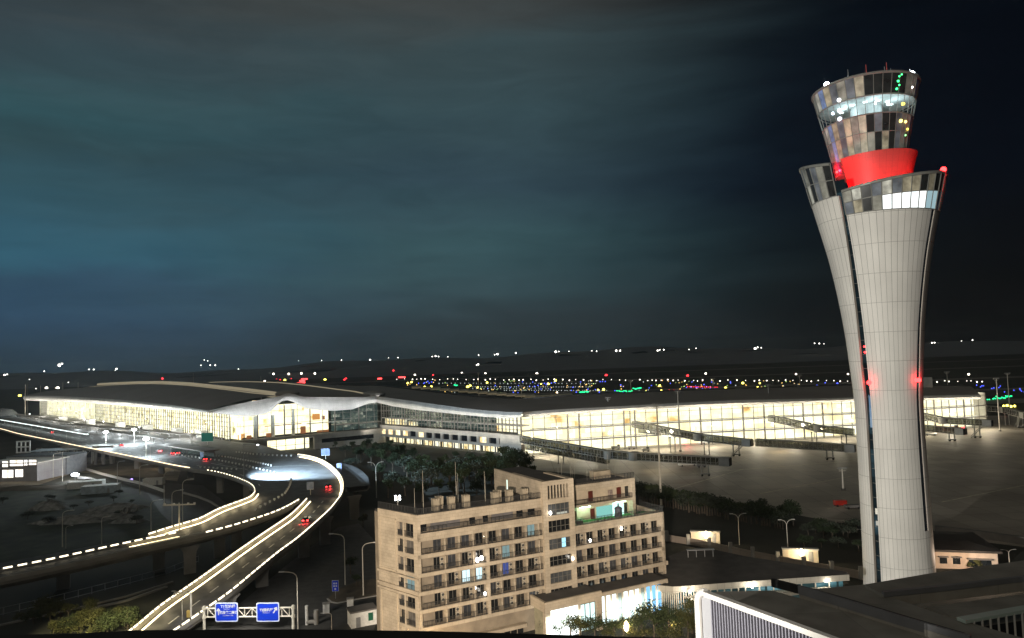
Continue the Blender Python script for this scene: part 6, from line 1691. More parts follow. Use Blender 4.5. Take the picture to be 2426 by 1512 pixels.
# long red approach bars
rb = emis('approach_bar_red', (1., .05, .05), 7., False)
for u, v, w_ in ((709.5, 908, 27), (721, 898.5, 15), (716, 903, 13), (890, 889, 14), (899.5, 897.5, 10), (952, 894, 16), (953, 887, 10)):
    p = atz(u, v, 2.); L_w = w_ * p.y / F; o = MB().box((0, 0, 0), (L_w, 1., 3.4 * p.y / F)).build('approach_light', rb); o.location = p
    tag(o, 'broad red bar of approach lights glowing behind the hall roof', 'approach light', 'red approach light bars')
for u, v, s in ((498, 901, 5), (557, 897, 5), (648, 886, 4.5), (684, 886, 4.5), (714, 885, 4.5), (746, 885, 4.5), (780, 885, 4.5), (815, 884.5, 4.5), (852, 884, 4.5), (891, 883, 4.5), (931, 883, 4.5), (973, 882.5, 4.5), (1019, 882.5, 4.5), (983, 888.5, 4.5), (1050, 884, 5.), (1060, 884, 4), (1094, 884, 4), (1150, 885, 4), (1272, 885, 5), (1672, 885.5, 4.5), (1886, 886.6, 4), (2009, 886.6, 4), (2295, 887, 4.5), (110, 920, 6.5), (136.5, 920, 7.5), (627, 903.5, 4.5), (1320, 930, 3)): L_('mast', u, v, s)
for u, v, s in ((140.6, 865.5, 11), (147, 862, 6), (11, 888.7, 7), (17, 887, 4), (105, 879.7, 4.5), (70, 899, 3), (85, 921, 3), (211, 875.5, 4.2), (222, 875.7, 4.5), (276, 874, 6), (273, 878, 3), (476, 865.7, 4), (498, 865.5, 4.5), (510, 865.5, 5.5), (484, 853, 3), (492, 855, 3), (565, 874.5, 4), (162, 906, 3), (877, 852.7, 6), (707, 855, 2.6), (762, 854.6, 3), (809, 853.2, 3.6), (920, 848, 2.6), (943, 847.5, 3.6), (1024, 845, 4), (1032, 843.7, 6), (1039, 845, 4.5), (1061, 845.6, 3.6), (1133, 863.5, 6), (1129, 865, 3.4), (1134, 841.5, 4), (1172, 840.6, 4), (1178.5, 839.3, 7), (1222, 836.6, 5), (1316.7, 833.8, 8), (1324, 833, 4), (1347.5, 832.7, 3.6), (1402, 831.3, 3.6), (1413.5, 832, 3.8), (1460, 831, 7.2), (1469, 831, 6.4), (1558, 830.7, 6), (1563, 829, 4), (1572.5, 828.7, 5), (1632.6, 828, 3.6), (1649, 825.3, 3.6), (1789, 826, 9), (1795, 823, 5), (1803.5, 824, 4), (1941, 814, 5), (1930, 813.5, 4), (1952, 814.5, 3), (2208, 812.5, 5), (2214, 812, 5), (2304, 806, 4.5), (2278, 808, 2.6)): L_('far', u, v, s * .62)
# ---------------------------------------------------------------- trees
def leafmat(name, col, var=.45):
    m = mat(name, col, .8, var=var, scale=.9, spec=.2); return m
LM_ = [leafmat('leaves_dark', (.030, .045, .022)), leafmat('leaves_mid', (.045, .060, .025)), leafmat('leaves_warm', (.075, .078, .028)), leafmat('leaves_grey', (.05, .062, .045))]
def make_tree(name, label, h, w_, lm, rng, nl=900, ls=.42, trunk_h=.3, limbs=6, cat='tree'):
    t = thing(name, label, cat)
    m = MB(); th = h * trunk_h; tr_ = .035 * h
    top = Vector((rng.uniform(-.2, .2), rng.uniform(-.2, .2), h * .72))
    pts = [Vector((0, 0, 0)), Vector((rng.uniform(-.1, .1), rng.uniform(-.1, .1), th)), top]
    m.tube(pts[0], pts[1], tr_, tr_ * .7, 7); m.tube(pts[1], pts[2], tr_ * .7, tr_ * .2, 6)
    cl = [(top, w_ * .26)]
    for i in range(limbs):
        a = 2 * math.pi * (i + rng.random() * .6) / limbs; z0 = th + (h * .55 - th) * rng.random()
        s0 = pts[1].lerp(pts[2], max(0, (z0 - th) / (h * .72 - th))); r_ = w_ * .5 * rng.uniform(.45, .85)
        e_ = s0 + Vector((r_ * math.cos(a), r_ * math.sin(a), h * rng.uniform(.10, .26)))
        m.tube(s0, e_, tr_ * .4, tr_ * .12, 5); cl.append((e_, w_ * rng.uniform(.16, .27))); cl.append((s0.lerp(e_, .6) + Vector((0, 0, .1 * h)), w_ * .15))
    m.build('trunk', M['bark'], t)
    c = MB()
    tot = sum(r_ ** 2 for _, r_ in cl)
    for p, r_ in cl:
        for _ in range(int(nl * r_ ** 2 / tot)):
            d = Vector((rng.gauss(0, 1), rng.gauss(0, 1), rng.gauss(0, .8)))
            if d.length < .01: continue
            q = p + d.normalized() * r_ * (rng.random() ** .45) * Vector((1, 1, .85)).length / 1.65
            n = Vector((rng.gauss(0, 1), rng.gauss(0, 1), rng.gauss(.5, 1))).normalized(); u_ = n.orthogonal().normalized(); v_ = n.cross(u_); s = ls * rng.uniform(.6, 1.3)
            c.quad([q - u_ * s * .5, q + v_ * s * .32, q + u_ * s * .55, q - v_ * s * .32])
    c.build('crown', lm, t); return t
rt = random.Random(99)
PROTO = [make_tree('tree', 'x', 9, 6.5, LM_[0], rt, 1000, .62), make_tree('tree', 'x', 10, 5.2, LM_[1], rt, 900, .6), make_tree('tree', 'x', 8, 7, LM_[3], rt, 900, .65, limbs=8), make_tree('tree', 'x', 5.5, 5., LM_[1], rt, 1500, .30, .22, 8), make_tree('tree', 'x', 5., 3.6, LM_[2], rt, 1000, .28, .28, 6), make_tree('shrub', 'x', 2.6, 3.8, LM_[2], rt, 900, .24, .1, 9, 'shrub')]
PH = [9, 10, 8, 5.5, 5., 2.6]; tu = {}
def tree(i, u, v, h, label, group, z=0., wx=1.):
    p = atz(u, v, z); s = h / PH[i]; sc = (s * wx, s * wx, s)
    if i not in tu: tu[i] = 1; o = PROTO[i]; o.location = p; o.rotation_euler = (0, 0, rt.uniform(0, 6)); o.scale = sc; o['label'] = label; o['group'] = group; return o
    return dup(PROTO[i], p, rt.uniform(0, 6.28), sc, label, group)
TG = 'garden trees between terminal and hotel'
for u, v, h, i in ((818, 1082, 8, 2), (845, 1090, 8, 0), (862, 1078, 10, 1), (880, 1104, 11, 0), (905, 1112, 12, 1), (930, 1120, 11, 0), (950, 1098, 12, 1), (965, 1135, 12, 2), (985, 1150, 13, 0), (1010, 1118, 10, 1), (1008, 1165, 12, 2), (1035, 1140, 11, 0), (1055, 1112, 9, 1), (1065, 1160, 12, 0), (1085, 1130, 11, 2), (1100, 1170, 12, 1), (1120, 1115, 10, 0), (1128, 1150, 12, 2), (1150, 1170, 12, 0), (1160, 1120, 12, 1), (1180, 1140, 13, 0), (1195, 1110, 13, 1), (1215, 1135, 13, 0), (1232, 1110, 11, 2), (1248, 1130, 11, 0), (930, 1160, 9, 2), (960, 1175, 9, 0), (1040, 1180, 9, 1), (795, 1068, 7, 1), (1225, 1160, 10, 0), (1262, 1140, 8, 1), (980, 1085, 7, 1), (1080, 1092, 6, 0), (835, 1072, 8, 1), (855, 1096, 10, 0), (872, 1066, 8, 0), (890, 1082, 10, 1), (912, 1090, 11, 0), (925, 1072, 9, 1), (940, 1102, 12, 0), (958, 1118, 11, 1), (975, 1100, 9, 0), (995, 1128, 12, 1), (1022, 1150, 12, 0), (1045, 1120, 9, 1), (1068, 1145, 11, 1), (1092, 1158, 12, 0), (1112, 1140, 11, 1), (1140, 1135, 12, 0), (1165, 1150, 13, 1), (1190, 1165, 12, 0), (1205, 1150, 13, 0), (1222, 1120, 13, 0), (1240, 1145, 11, 1), (900, 1140, 9, 0), (920, 1180, 9, 1), (1000, 1190, 9, 0), (1075, 1185, 9, 1), (1130, 1185, 9, 0)):
    tree(i, u, v, h, 'dark leafy garden tree between the concave terminal wall and the hotel', TG)
tree(2, 832, 1112, 7, 'pale grey-green rounded tree outside the big road bend', 'single trees by the road', wx=1.3)
HG = 'hedge trees along the apron edge'
for k in range(56):
    f = k / 55.; u = 1515 + f * 340; v = 1190 + f * 62 + rt.uniform(-3, 3)
    if 34 < k and rt.random() < .35: continue
    tree(rt.choice([0, 2, 0, 1]), u, v, rt.uniform(6, 9) * (1 - .25 * f), 'dark tree in the hedge row along the apron edge', HG, wx=1.35)
for u, v, h in ((1868, 1240, 8), (1880, 1246, 7), (1862, 1238, 6), (1788, 1225, 6), (1800, 1228, 7), (1945, 1262, 5), (1955, 1266, 4.5), (1830, 1236, 5)): tree(0, u, v, h, 'dark tree standing free at the end of the apron hedge', 'free-standing trees by the apron fence', wx=1.2)
FG = 'garden trees in front of the hotel pavilion'
for u, v, h, i, wx in ((1310, 1512, 4.6, 3, 1.1), (1352, 1512, 5.4, 3, 1.), (1375, 1514, 5., 4, 1.3), (1410, 1512, 5., 3, 1.2), (1455, 1508, 4.0, 3, .9), (1478, 1506, 4.4, 3, .9), (1522, 1508, 7.0, 3, .78), (1550, 1512, 8., 3, .85), (1585, 1508, 7., 3, .85), (1612, 1505, 5.4, 4, 1.1), (1640, 1500, 7.2, 4, 1.1), (1630, 1512, 5, 4, 1.2)): tree(i, u, v, h, 'lamp-lit leafy garden tree in front of the bright hotel pavilion', FG, wx=wx)
for u, v, h in ((1440, 1510, 2.2), (1500, 1512, 2.4), (1530, 1511, 2.4), (1570, 1513, 2.4), (1600, 1513, 2.6)): tree(5, u, v, h, 'low clipped shrub at the foot of the garden trees', 'low garden shrubs')
BG = 'bushes beside the ramp foot'
for k in range(34):
    u = 60 + k * 7.8 + rt.uniform(-12, 12); v = rt.uniform(1452, 1506); h = rt.uniform(1.8, 6.0) * (1.1 if u > 180 else .75)
    tree(rt.choice([3, 4, 4, 5]), u, v, h, 'yellow-green bush lit by added spots, beside the ramp foot', BG, wx=1.1)
for u, v, h in ((445, 1478, 1.6), (455, 1469, 1.6), (465, 1461, 1.6), (474, 1452, 1.6)): tree(5, u, v, h, 'clipped green shrub on the verge between ramp and gantry', 'verge shrubs at the gantry')
for u, v, h in ((2318, 1352, 3.2), (2300, 1352, 2.4)): tree(4, u, v, h, 'small tree against the front of the pink house', 'small trees at the pink house')
for k in range(16): tree(rt.choice([0, 2]), rt.uniform(1900, 2040), rt.uniform(1262, 1312), rt.uniform(2.5, 5), 'dark bush on the slope below the apron fence', 'bushes below the apron fence', wx=1.3)
for u, v, h in ((840, 1185, 6), (860, 1250, 5), (830, 1360, 5), (845, 1390, 3.5)): tree(0, u, v, h, 'dark shrub in the gloom between ramp and hotel', 'dark shrubs beside the hotel')
for k in range(14): tree(rt.choice([0, 2]), rt.uniform(5, 330), rt.uniform(1170, 1250), rt.uniform(2, 3.6), 'dark scrub bush on the vacant land', 'scrub on the vacant land', wx=1.5)

# ---------------------------------------------------------------- vacant land: mounds of spoil, sheds, tracks
def mound(label, u, v, wx, wy, h, mt=None):
    p = atz(u, v, 0); rr2 = random.Random(int(u * 7 + v)); m = MB(); n, k = 18, 6; ph = [rr2.uniform(.75, 1.2) for _ in range(n)]
    rows = []
    for j in range(k + 1):
        f = j / k; rows.append([Vector((wx / 2 * (1 - f) ** .8 * ph[i] * math.cos(2 * math.pi * i / n), wy / 2 * (1 - f) ** .8 * ph[i] * math.sin(2 * math.pi * i / n), h * f ** .9 * rr2.uniform(.85, 1.1))) for i in range(n)])
    for a_, b_ in zip(rows, rows[1:]):
        for i in range(n): m.quad([a_[i], a_[(i + 1) % n], b_[(i + 1) % n], b_[i]])
    o = m.build('spoil_mound', mt or M['rubble'], None, smooth=True); o.location = p; tag(o, label, 'mound')
mound('tall ragged pale spoil heap on the vacant land', 118, 1205, 16, 12, 3.8); mound('broad grey spoil heap beside the concrete pipe rings', 276, 1208, 24, 15, 2.8); mound('small pale stone heap on the weedy ground', 140, 1200, 9, 6, 2.2)
mound('low rubble bank facing the curved ramp', 225, 1228, 34, 9, 2.6); mound('scattered rubble bank at the edge of the dark grass', 170, 1236, 30, 10, 2.4); mound('small heap at the end of the rubble bank', 305, 1236, 14, 8, 2.); mound('earth heap by the muddy track', 205, 1150, 22, 9, 3., M['soil']); mound('flat earth bank below the lit site building', 55, 1158, 60, 14, 1.5, M['soil'])
v_ = MB(); lp = [atz(*p, .012) for p in ((-60, 1170), (190, 1140), (330, 1175), (420, 1225), (370, 1268), (150, 1310), (-60, 1345))]; v_.prism([(p.x, p.y) for p in lp], -.2, .015)
tag(v_.build('grass', M['grassy']), None, None, None, 'stuff')
tk = MB(); kp = [atz(*p, .02) for p in ((-60, 1120), (60, 1108), (190, 1085), (330, 1080), (430, 1110), (420, 1140), (300, 1128), (180, 1118), (90, 1150), (-60, 1165))]; tk.prism([(p.x, p.y) for p in kp], -.2, .03)
struct('dirt_yard', tk, mat('site_dirt', (.20, .165, .115), .95, var=.5, scale=.08, bump=.3))
gr_ = MB(); pp = [atz(*p, .02) for p in ((330, 1140), (480, 1150), (560, 1210), (430, 1262), (380, 1215))]; gr_.prism([(p.x, p.y) for p in pp], -.2, .02); struct('slip_road', gr_, M['asphalt'])
# guard walls of the slip road
def strip(label, name, pts, h, mt, wd=.3, z=0., cat='wall'):
    ps = [atz(u, v, z) for u, v in pts]; o = MB().sweep([p - ps[0] for p in ps], [(-wd / 2, 0), (wd / 2, 0), (wd / 2, h), (-wd / 2, h)]).build(name, mt); o.location = ps[0]; return tag(o, label, cat)
strip('pale low guard wall under the departures viaduct running down to the whitest lamp', 'guard_wall', ((178, 1106), (240, 1125), (290, 1138), (340, 1150), (389, 1167)), 1.3, M['paint_white'], .5)
strip('thin curving guard wall of the slip road under the deck', 'guard_wall', ((434, 1170), (470, 1180), (500, 1192), (526, 1210)), .9, M['concrete'], .4)
strip('pale pipe lying across the muddy track', 'pipe', ((185, 1134), (210, 1136), (240, 1146)), 1.2, M['paint_white'], .8, cat='pipe')
for i, (u, v) in enumerate(((302, 1217), (318, 1212))):
    p = atz(u, v, 0); o = MB().lathe([(1.5, 0), (1.5, 1.1), (1.15, 1.1), (1.15, 0)], 18).build('concrete_ring', M['concrete'], None); o.rotation_euler = (R(75), 0, R(-20 + i * 30)); o.location = p + Vector((0, 0, 1.3)); tag(o, 'concrete pipe ring standing on edge beside the grey spoil heap', 'pipe ring', 'concrete pipe rings')
def box_shed(label, u, v, wx, wy, h, mt, rz=0., name='site_container'):
    p = atz(u, v, 0); t = thing(name, label, 'container', tuple(p), rz)
    MB().box((0, 0, h / 2), (wx, wy, h)).build('body', mt, t)
    m = MB()
    for i in range(int(wx / .6)): m.box((-wx / 2 + .3 + i * .6, -wy / 2 - .03, h / 2), (.12, .06, h - .3))
    m.build('ribbing', mt, t); MB().box((0, 0, h + .06), (wx + .1, wy + .1, .12)).build('roof', M['paint_white'], t)
    MB().box((wx * .25, -wy / 2 - .05, 1.1), (1., .08, 2.1)).build('door', M['grey_metal'], t)
box_shed('pale blue site container on the vacant land', 240, 1167, 15, 6, 3.4, mat('container_blue', (.40, .47, .52), .6), .25)
box_shed('long white-roofed site shed behind the blue container', 205, 1155, 15, 6, 3., M['paint_white'], .25)
box_shed('small white crate shed under the deck', 365, 1148, 9, 4, 3., M['paint_white'], .1)
# work lamp on the site
p = atz(178, 1138, 0); t = thing('work_lamp', 'glaring violet-white work lamp on a short stand by the containers', 'work lamp', tuple(p))
MB().tube((0, 0, 0), (0, 0, 2.4), .1).build('stand', M['grey_metal'], t); MB().ball((0, 0, 2.9), 1.2, 12, sx=1.7, sz=.7).build('lamp', emis('work_lamp_glow', (.86, .9, 1.), 18.), t)
ld = bpy.data.lights.new('work_light', 'POINT'); ld.energy = 3500; ld.color = (.9, .9, 1.); ld.shadow_soft_size = .8; lo = bpy.data.objects.new('work_light', ld); COL.objects.link(lo); lo.parent = t; lo.location = (0, -2.5, 5)
p = atz(312, 1142, 0); o = MB().ball((0, 0, 1.2), .6, 8).tube((0, 0, 0), (0, 0, .8), .1).build('signal_lamp', emis('violet_lamp', (.35, .25, 1.), 4.)); o.location = p; tag(o, 'small violet signal lamp by the guard wall', 'lamp')
# site building at the frame edge with two lit storeys
p0, p1 = atz(-40, 1142, 0), atz(88, 1140, 0); d = p1 - p0; Ln = d.length; ang = math.atan2(d.y, d.x)
t = thing('site_building', 'grey two-storey site building with blazing window rows and a flat grey annex roof', 'building', tuple(p0), ang)
zt = aty(75, 1098, p1.y).z
bw_ = tiled('site_wall', (.42, .41, .43), (.25, .25, .26), 2.5, 4, .03, .05)
MB().bx(0, Ln, 0, 20, 0, zt).build('wall', bw_, t)
lw = emis('site_window', (1., .94, .86), 2.2)
for x0, x1, z0, z1 in ((Ln * .36, Ln * .46, 7.6, 10.6), (Ln * .50, Ln * .74, 8., 11.), (Ln * .76, Ln * .82, 8.2, 11.), (Ln * .85, Ln * .985, 8.4, 11.), (Ln * .36, Ln * .56, 2.0, 6.), (Ln * .60, Ln * .74, 2.3, 6.2)):
    wv = MB().bx(x0, x1, -.08, -.02, z0, z1).build('window', interior('site_window_light', [(0, (.7, .5, .3)), (.3, (1., .9, .75)), (.8, (1., .98, .94))], 2.0, 3, 3, 14), t)
    MB().bx((x0 + x1) / 2 - .08, (x0 + x1) / 2 + .08, -.14, -.08, z0, z1).build('frame', M['paint_white'], wv)
MB().bx(-2, Ln + 1, -.5, 22, zt, zt + .5).build('roof', M['paint_white'], t)
MB().bx(-5, Ln + .5, 20.3, 36, 0, zt + .9).build('annex', mat('annex_grey', (.30, .31, .34), .7, var=.15), t); MB().bx(-5, Ln + .6, 20.2, 36.2, zt + .9, zt + 1.3).build('roof', mat('annex_roof', (.05, .055, .06), .8), t)
ld = bpy.data.lights.new('yard_light', 'POINT'); ld.energy = 4500; ld.color = (1, .85, .65); ld.shadow_soft_size = 1; lo = bpy.data.objects.new('yard_light', ld); COL.objects.link(lo); lo.parent = t; lo.location = (Ln + 16, 8, 10)
ld = bpy.data.lights.new('yard_light', 'POINT'); ld.energy = 4500; ld.color = (1, .85, .65); ld.shadow_soft_size = 1; lo = bpy.data.objects.new('yard_light', ld); COL.objects.link(lo); lo.parent = t; lo.location = (Ln + 50, 40, 8)
# open shed with a pale roof and posts, half-built frames under the deck
p = atz(160, 1098, 0); t = thing('open_shed', 'open steel shed with pale blue roof on thin posts beside the viaduct', 'shed', tuple(p), .06)
zt = aty(160, 1065, p.y).z
a_, b_ = aty(88, 1066, p.y) - p, aty(238, 1064, p.y) - p
MB().bx(a_.x, b_.x, -7, 7, zt, zt + .5).build('roof', mat('shed_roof', (.50, .56, .62), .5), t)
for i in range(7):
    for y in (-6, 6): MB().box((a_.x + (b_.x - a_.x) * (.15 + i * .13), y, zt / 2), (.5, .5, zt)).build('post', M['pale_post'], t)
m = MB()
for i in range(5): m.tube((a_.x + (b_.x - a_.x) * (.25 + i * .13), -6, 2), (a_.x + (b_.x - a_.x) * (.38 + i * .13), -6, zt - 1), .14, .14, 4)
m.build('brace', M['pale_post'], t)
p = atz(55, 1100, 0); zz0 = aty(55, 1072, p.y).z; zz1 = aty(55, 1046, p.y).z
t = thing('panel_frame', 'small pale grid frame standing on the annex roof', 'frame', (p.x, p.y, zz0 - 1))
for i in range(4): MB().box((-4 + i * 2.7, 0, (zz1 - zz0) / 2 + 1), (.7, .5, zz1 - zz0)).build('post', M['paint_white'], t)
for k in range(3): MB().box((0, 0, 1 + (zz1 - zz0) * k / 2), (9, .5, .8)).build('rail', M['paint_white'], t)
for (u, v, w_, h_) in ((200, 1094, 22, 9), (245, 1100, 9, 10)):
    p = atz(u, v, 0); t = thing('portal_frame', 'bare concrete portal frame under the departures viaduct', 'frame', tuple(p), .1, 'concrete portal frames')
    for x in (-w_ / 2, 0, w_ / 2): MB().box((x, 0, h_ / 2), (1.4, 1.4, h_)).build('post', M['concrete'], t)
    MB().box((0, 0, h_ + .6), (w_ + 3, 2, 1.3)).build('beam', M['concrete'], t)
# round pavilion at the frame edge
p = atz(6, 990, ZD); t = thing('round_pavilion', 'grey domed pavilion at the far end of the departures road', 'pavilion', tuple(p))
MB().lathe([(13, 0), (13, 2.5)], 24).build('glass_wall', mat('pavilion_glass', (.16, .19, .22), .2), t); MB().lathe([(14, 2.5), (12.5, 5.5), (9, 8.2), (4.5, 9.6), (0, 10)], 24).build('dome', mat('dome_grey', (.27, .30, .33), .6, var=.1), t, smooth=True)
m = MB()
for i in range(12): m.path([(14.1 * math.cos(R(30 * i)), 14.1 * math.sin(R(30 * i)), 2.5), (9.1 * math.cos(R(30 * i)), 9.1 * math.sin(R(30 * i)), 8.3), (0, 0, 10.1)], .2, 4)
m.build('rib', M['paint_white'], t)
# fence and service road at the bottom
def fence(label, pts, h, z=0., step=2.5, mt=None, mesh=True):
    ps = [atz(u, v, z) for u, v in pts]; t = thing('fence', label, 'fence', tuple(ps[0])); Ln = ground_len(ps); n = max(3, int(Ln / step)); rs = resample(ps, n + 1); WM[t] = Matrix.Translation(ps[0])
    MB().sweep(ps, [(-.05, h - .1), (.05, h - .1), (.05, h), (-.05, h)]).sweep(ps, [(-.05, .25), (.05, .25), (.05, .35), (-.05, .35)]).build('rail', mt or M['grey_metal'], t, world=True)
    for p in rs[:95]: MB().box((p.x, p.y, p.z + h / 2), (.14, .14, h)).build('post', mt or M['grey_metal'], t, world=True)
fence('grey roadside fence along the dark track below the ramps', ((-30, 1466), (120, 1432), (280, 1391), (400, 1360), (470, 1332)), 1.8, 0, 3.)
strip('dim kerb line of the service road beside the fence', 'kerb', ((-30, 1490), (150, 1450), (300, 1415), (410, 1380)), .35, M['concrete'], .5, cat='kerb')
strip('pale kerb near the bushes by the ramp foot', 'kerb', ((200, 1448), (300, 1425), (395, 1392)), .4, M['concrete'], .8, cat='kerb')
fence('pale mesh fence along the apron edge by the tower', ((1960, 1246), (2000, 1251), (2045, 1258)), 2.2, 0, 2.2, M['pale_post'])
# kerb island with small sign, kiosk, dark road beside the hotel
rd = MB(); rp_ = [atz(*p, .01) for p in ((470, 1512), (690, 1330), (800, 1250), (850, 1240), (905, 1300), (905, 1430), (880, 1512))]; rd.prism([(p.x, p.y) for p in rp_], -.2, .014); struct('service_road', rd, M['asphalt'])
isl = MB(); ip_ = [atz(*p, 0) for p in ((776, 1420), (800, 1398), (850, 1378), (910, 1370), (910, 1405), (800, 1430))]; isl.prism([(p.x, p.y) for p in ip_], -.2, .15); struct('verge', isl, M['soil'])
strip('pale kerb round the island in front of the hotel', 'kerb', ((776, 1420), (785, 1428), (800, 1430), (850, 1420), (905, 1410)), .22, M['concrete'], .4, .0, 'kerb')
p = atz(858, 1478, 0); t = thing('kiosk', 'small white flat-roofed kiosk with a green notice on its wall', 'kiosk', tuple(p), .45)
MB().bx(-2.7, 2.7, -1.8, 1.8, 0, 3.1).build('wall', M['paint_white'], t); MB().bx(-2.9, 2.9, -2, 2, 3.1, 3.4).build('roof', M['dark_concrete'], t); MB().bx(.9, 1.9, -1.9, -1.82, 1., 2.6).build('notice', mat('green_notice', (.02, .12, .07), .5), t); MB().bx(-1.7, -.8, -1.9, -1.82, 0, 2.1).build('door', M['grey_metal'], t)
p = atz(738, 1480, 0); t = thing('pipe_stand', 'pale bent pipe stand on a gravel patch beside the sign gantry', 'pipe stand', tuple(p))
MB().tube((-1., 0, 0), (-1., 0, 4.), .35, .35, 10).build('pipe', M['paint_white'], t); MB().tube((1., 0, 0), (1., 0, 3.), .5, .5, 10).build('pipe', M['concrete'], t); MB().tube((-1, 0, .6), (1, 0, .6), .4, .4, 10).build('pipe', M['concrete'], t)
for u, v in ((773, 1452), (830, 1440)):
    p = atz(u, v, 0); t = thing('bollard_box', 'pale square bollard box by the kerb near the kiosk', 'bollard', tuple(p), .2, 'square bollard boxes'); MB().bx(-.7, .7, -.5, .5, 0, 2.).build('body', M['paint_white'], t); MB().bx(-.8, .8, -.6, .6, 2., 2.2).build('cap', M['concrete'], t)
# second far viaduct stub behind the bend, with its pillar
p = [atz(u, v, 8) for u, v in ((815, 1098), (835, 1103), (858, 1115), (872, 1130), (876, 1150))]
t, _, _ = viaduct('viaduct_stub', 'short dim curved viaduct beyond the big road bend', p, [q + Vector((-9, -3, 0)) for q in p], 8, 2.)
pillar(t, atz(838, 1225, 0), 7, 2.4, .6)
# lamp with two heads burning behind the hotel roof
p = atz(943, 1215, 0); t = thing('street_lamp', 'twin-headed lamp burning white behind the hotel roof rail', 'street lamp', tuple(p)); zt = aty(943, 1176, p.y).z
MB().tube((0, 0, 0), (0, 0, zt), .12, .1).build('pole', M['pale_post'], t)
for s in (-1, 1):
    for z in (zt, zt - 1.1): MB().ball((s * .75, 0, z), .42, 8).build('lamp', emis('twin_lamp', (.9, .94, 1.), 12.), t)
ld = bpy.data.lights.new('twin_light', 'POINT'); ld.energy = 900; ld.color = (1, .9, .8); lo = bpy.data.objects.new('twin_light', ld); COL.objects.link(lo); lo.parent = t; lo.location = (0, -1, zt - .5)
# garden lamp in front of the trees
p = atz(1485, 1508, 0); t = thing('garden_lamp', 'blazing orange garden lamp at the foot of the trees', 'garden lamp', tuple(p)); MB().tube((0, 0, 0), (0, 0, 1.6), .09).build('post', M['dark_metal'], t)
MB().ball((0, 0, 1.9), .5, 10, sz=2.2).build('lamp', emis('garden_glow', (1., .80, .45), 16.), t)
for dx, E in ((0, 1100), (9, 260), (-12, 200)):
    ld = bpy.data.lights.new('garden_light', 'POINT'); ld.energy = E; ld.color = (1, .72, .34); ld.shadow_soft_size = .3; lo = bpy.data.objects.new('garden_light', ld); COL.objects.link(lo); lo.parent = t; lo.location = (dx, -1.2, 2.4)
# perimeter wall with piers and two lamp-lit gate blocks
wall_m = tiled('perimeter_panels', (.33, .27, .22), (.2, .17, .14), 3, 3, .03, .06)
ps = [atz(u, v, 0) for u, v in ((1580, 1282), (1660, 1295), (1780, 1322), (1900, 1345), (2040, 1372))]
t = thing('perimeter_wall', 'dim perimeter wall with square piers between gardens and apron', 'wall', tuple(ps[0])); WM[t] = Matrix.Translation(ps[0])
MB().sweep(ps, [(-.15, 0), (.15, 0), (.15, 1.9), (-.15, 1.9)]).build('panel', wall_m, t, world=True)
for p in resample(ps, 9): MB().box((p.x, p.y - .2, 1.5), (.9, .8, 3.)).build('pier', M['concrete'], t, world=True)
for u, v, w_, lb in ((1672, 1290, 8, 'cream gate block with a blazing lamp beyond the banquet hall roof'), (1897, 1335, 8.5, 'cream gate block with a blazing lamp nearer the control tower')):
    p = atz(u, v, 0); t = thing('gate_block', lb, 'gate', tuple(p), -.25)
    MB().bx(-w_ / 2, w_ / 2, -.6, .6, 0, 3.6).build('wall', mat('gate_cream', (.62, .54, .42), .7, var=.1), t); MB().bx(-w_ / 2 - .2, w_ / 2 + .2, -.8, .8, 3.6, 3.9).build('cap', M['concrete'], t); MB().bx(w_ * .22, w_ * .36, -.66, -.6, .2, 3.2).build('gate', M['grey_metal'], t)
    MB().ball((.2, -1.2, 3.0), .55, 10, sz=1.9).build('lamp', emis('gate_lamp_glow', (1., .85, .55), 18.), t)
    ld = bpy.data.lights.new('gate_light', 'POINT'); ld.energy = 1500; ld.color = (1, .80, .5); ld.shadow_soft_size = .3; lo = bpy.data.objects.new('gate_light', ld); COL.objects.link(lo); lo.parent = t; lo.location = (.2, -2.2, 3.2)
# pink house beside the tower
p0, p1 = atz(2180, 1345, 0), atz(2366, 1352, 0); d = p1 - p0; Ln = d.length; ang = math.atan2(d.y, d.x)
t = thing('pink_house', 'low pale pink house with dark hipped roof beside the foot of the control tower', 'house', tuple(p0), ang)
zt = aty(2290, 1303, p0.lerp(p1, .6).y).z
pk = mat('house_pink', (.55, .45, .36), .85, var=.12, scale=.6)
MB().bx(0, Ln, 0, 18, 0, zt).build('wall', pk, t)
ro = MB(); c0 = [(-.8, -.8, zt), (Ln + .8, -.8, zt), (Ln + .8, 19, zt), (-.8, 19, zt)]; c1 = [(4, 6, zt + .7), (Ln - 4, 6, zt + .7), (Ln - 4, 13, zt + .7), (4, 13, zt + .7)]
for i in range(4): ro.quad([c0[i], c0[(i + 1) % 4], c1[(i + 1) % 4], c1[i]])
ro.quad(c1); ro.sweep([c0[0], c0[1], c0[2]], [(0, -.5), (.15, -.5), (.15, .05), (0, .05)])
rf = ro.build('roof', tiled('roof_tiles', (.06, .055, .05), (.03, .03, .03), .5, .5, .03, .15, .8, uv=False), t)
for u in (2232, 2264): 
    x = (onpl(u, 1330, p0, p1) - p0).length; wv = MB().bx(x - .8, x + .8, -.08, .0, 1.2, zt - 2.0).build('window', M['dark_glass'], t); MB().bx(x - 1.1, x + 1.1, -.5, 0., zt - 1.9, zt - 1.6).build('hood', M['dark_concrete'], wv)
x = (onpl(2320, 1330, p0, p1) - p0).length; MB().bx(x - 2.4, x + 2.4, -.08, 0, .6, zt - 2.3).build('window', M['dark_glass'], t); MB().bx(x - 2.8, x + 2.8, -.6, 0, zt - 2.2, zt - 1.9).build('hood', M['dark_concrete'], t)
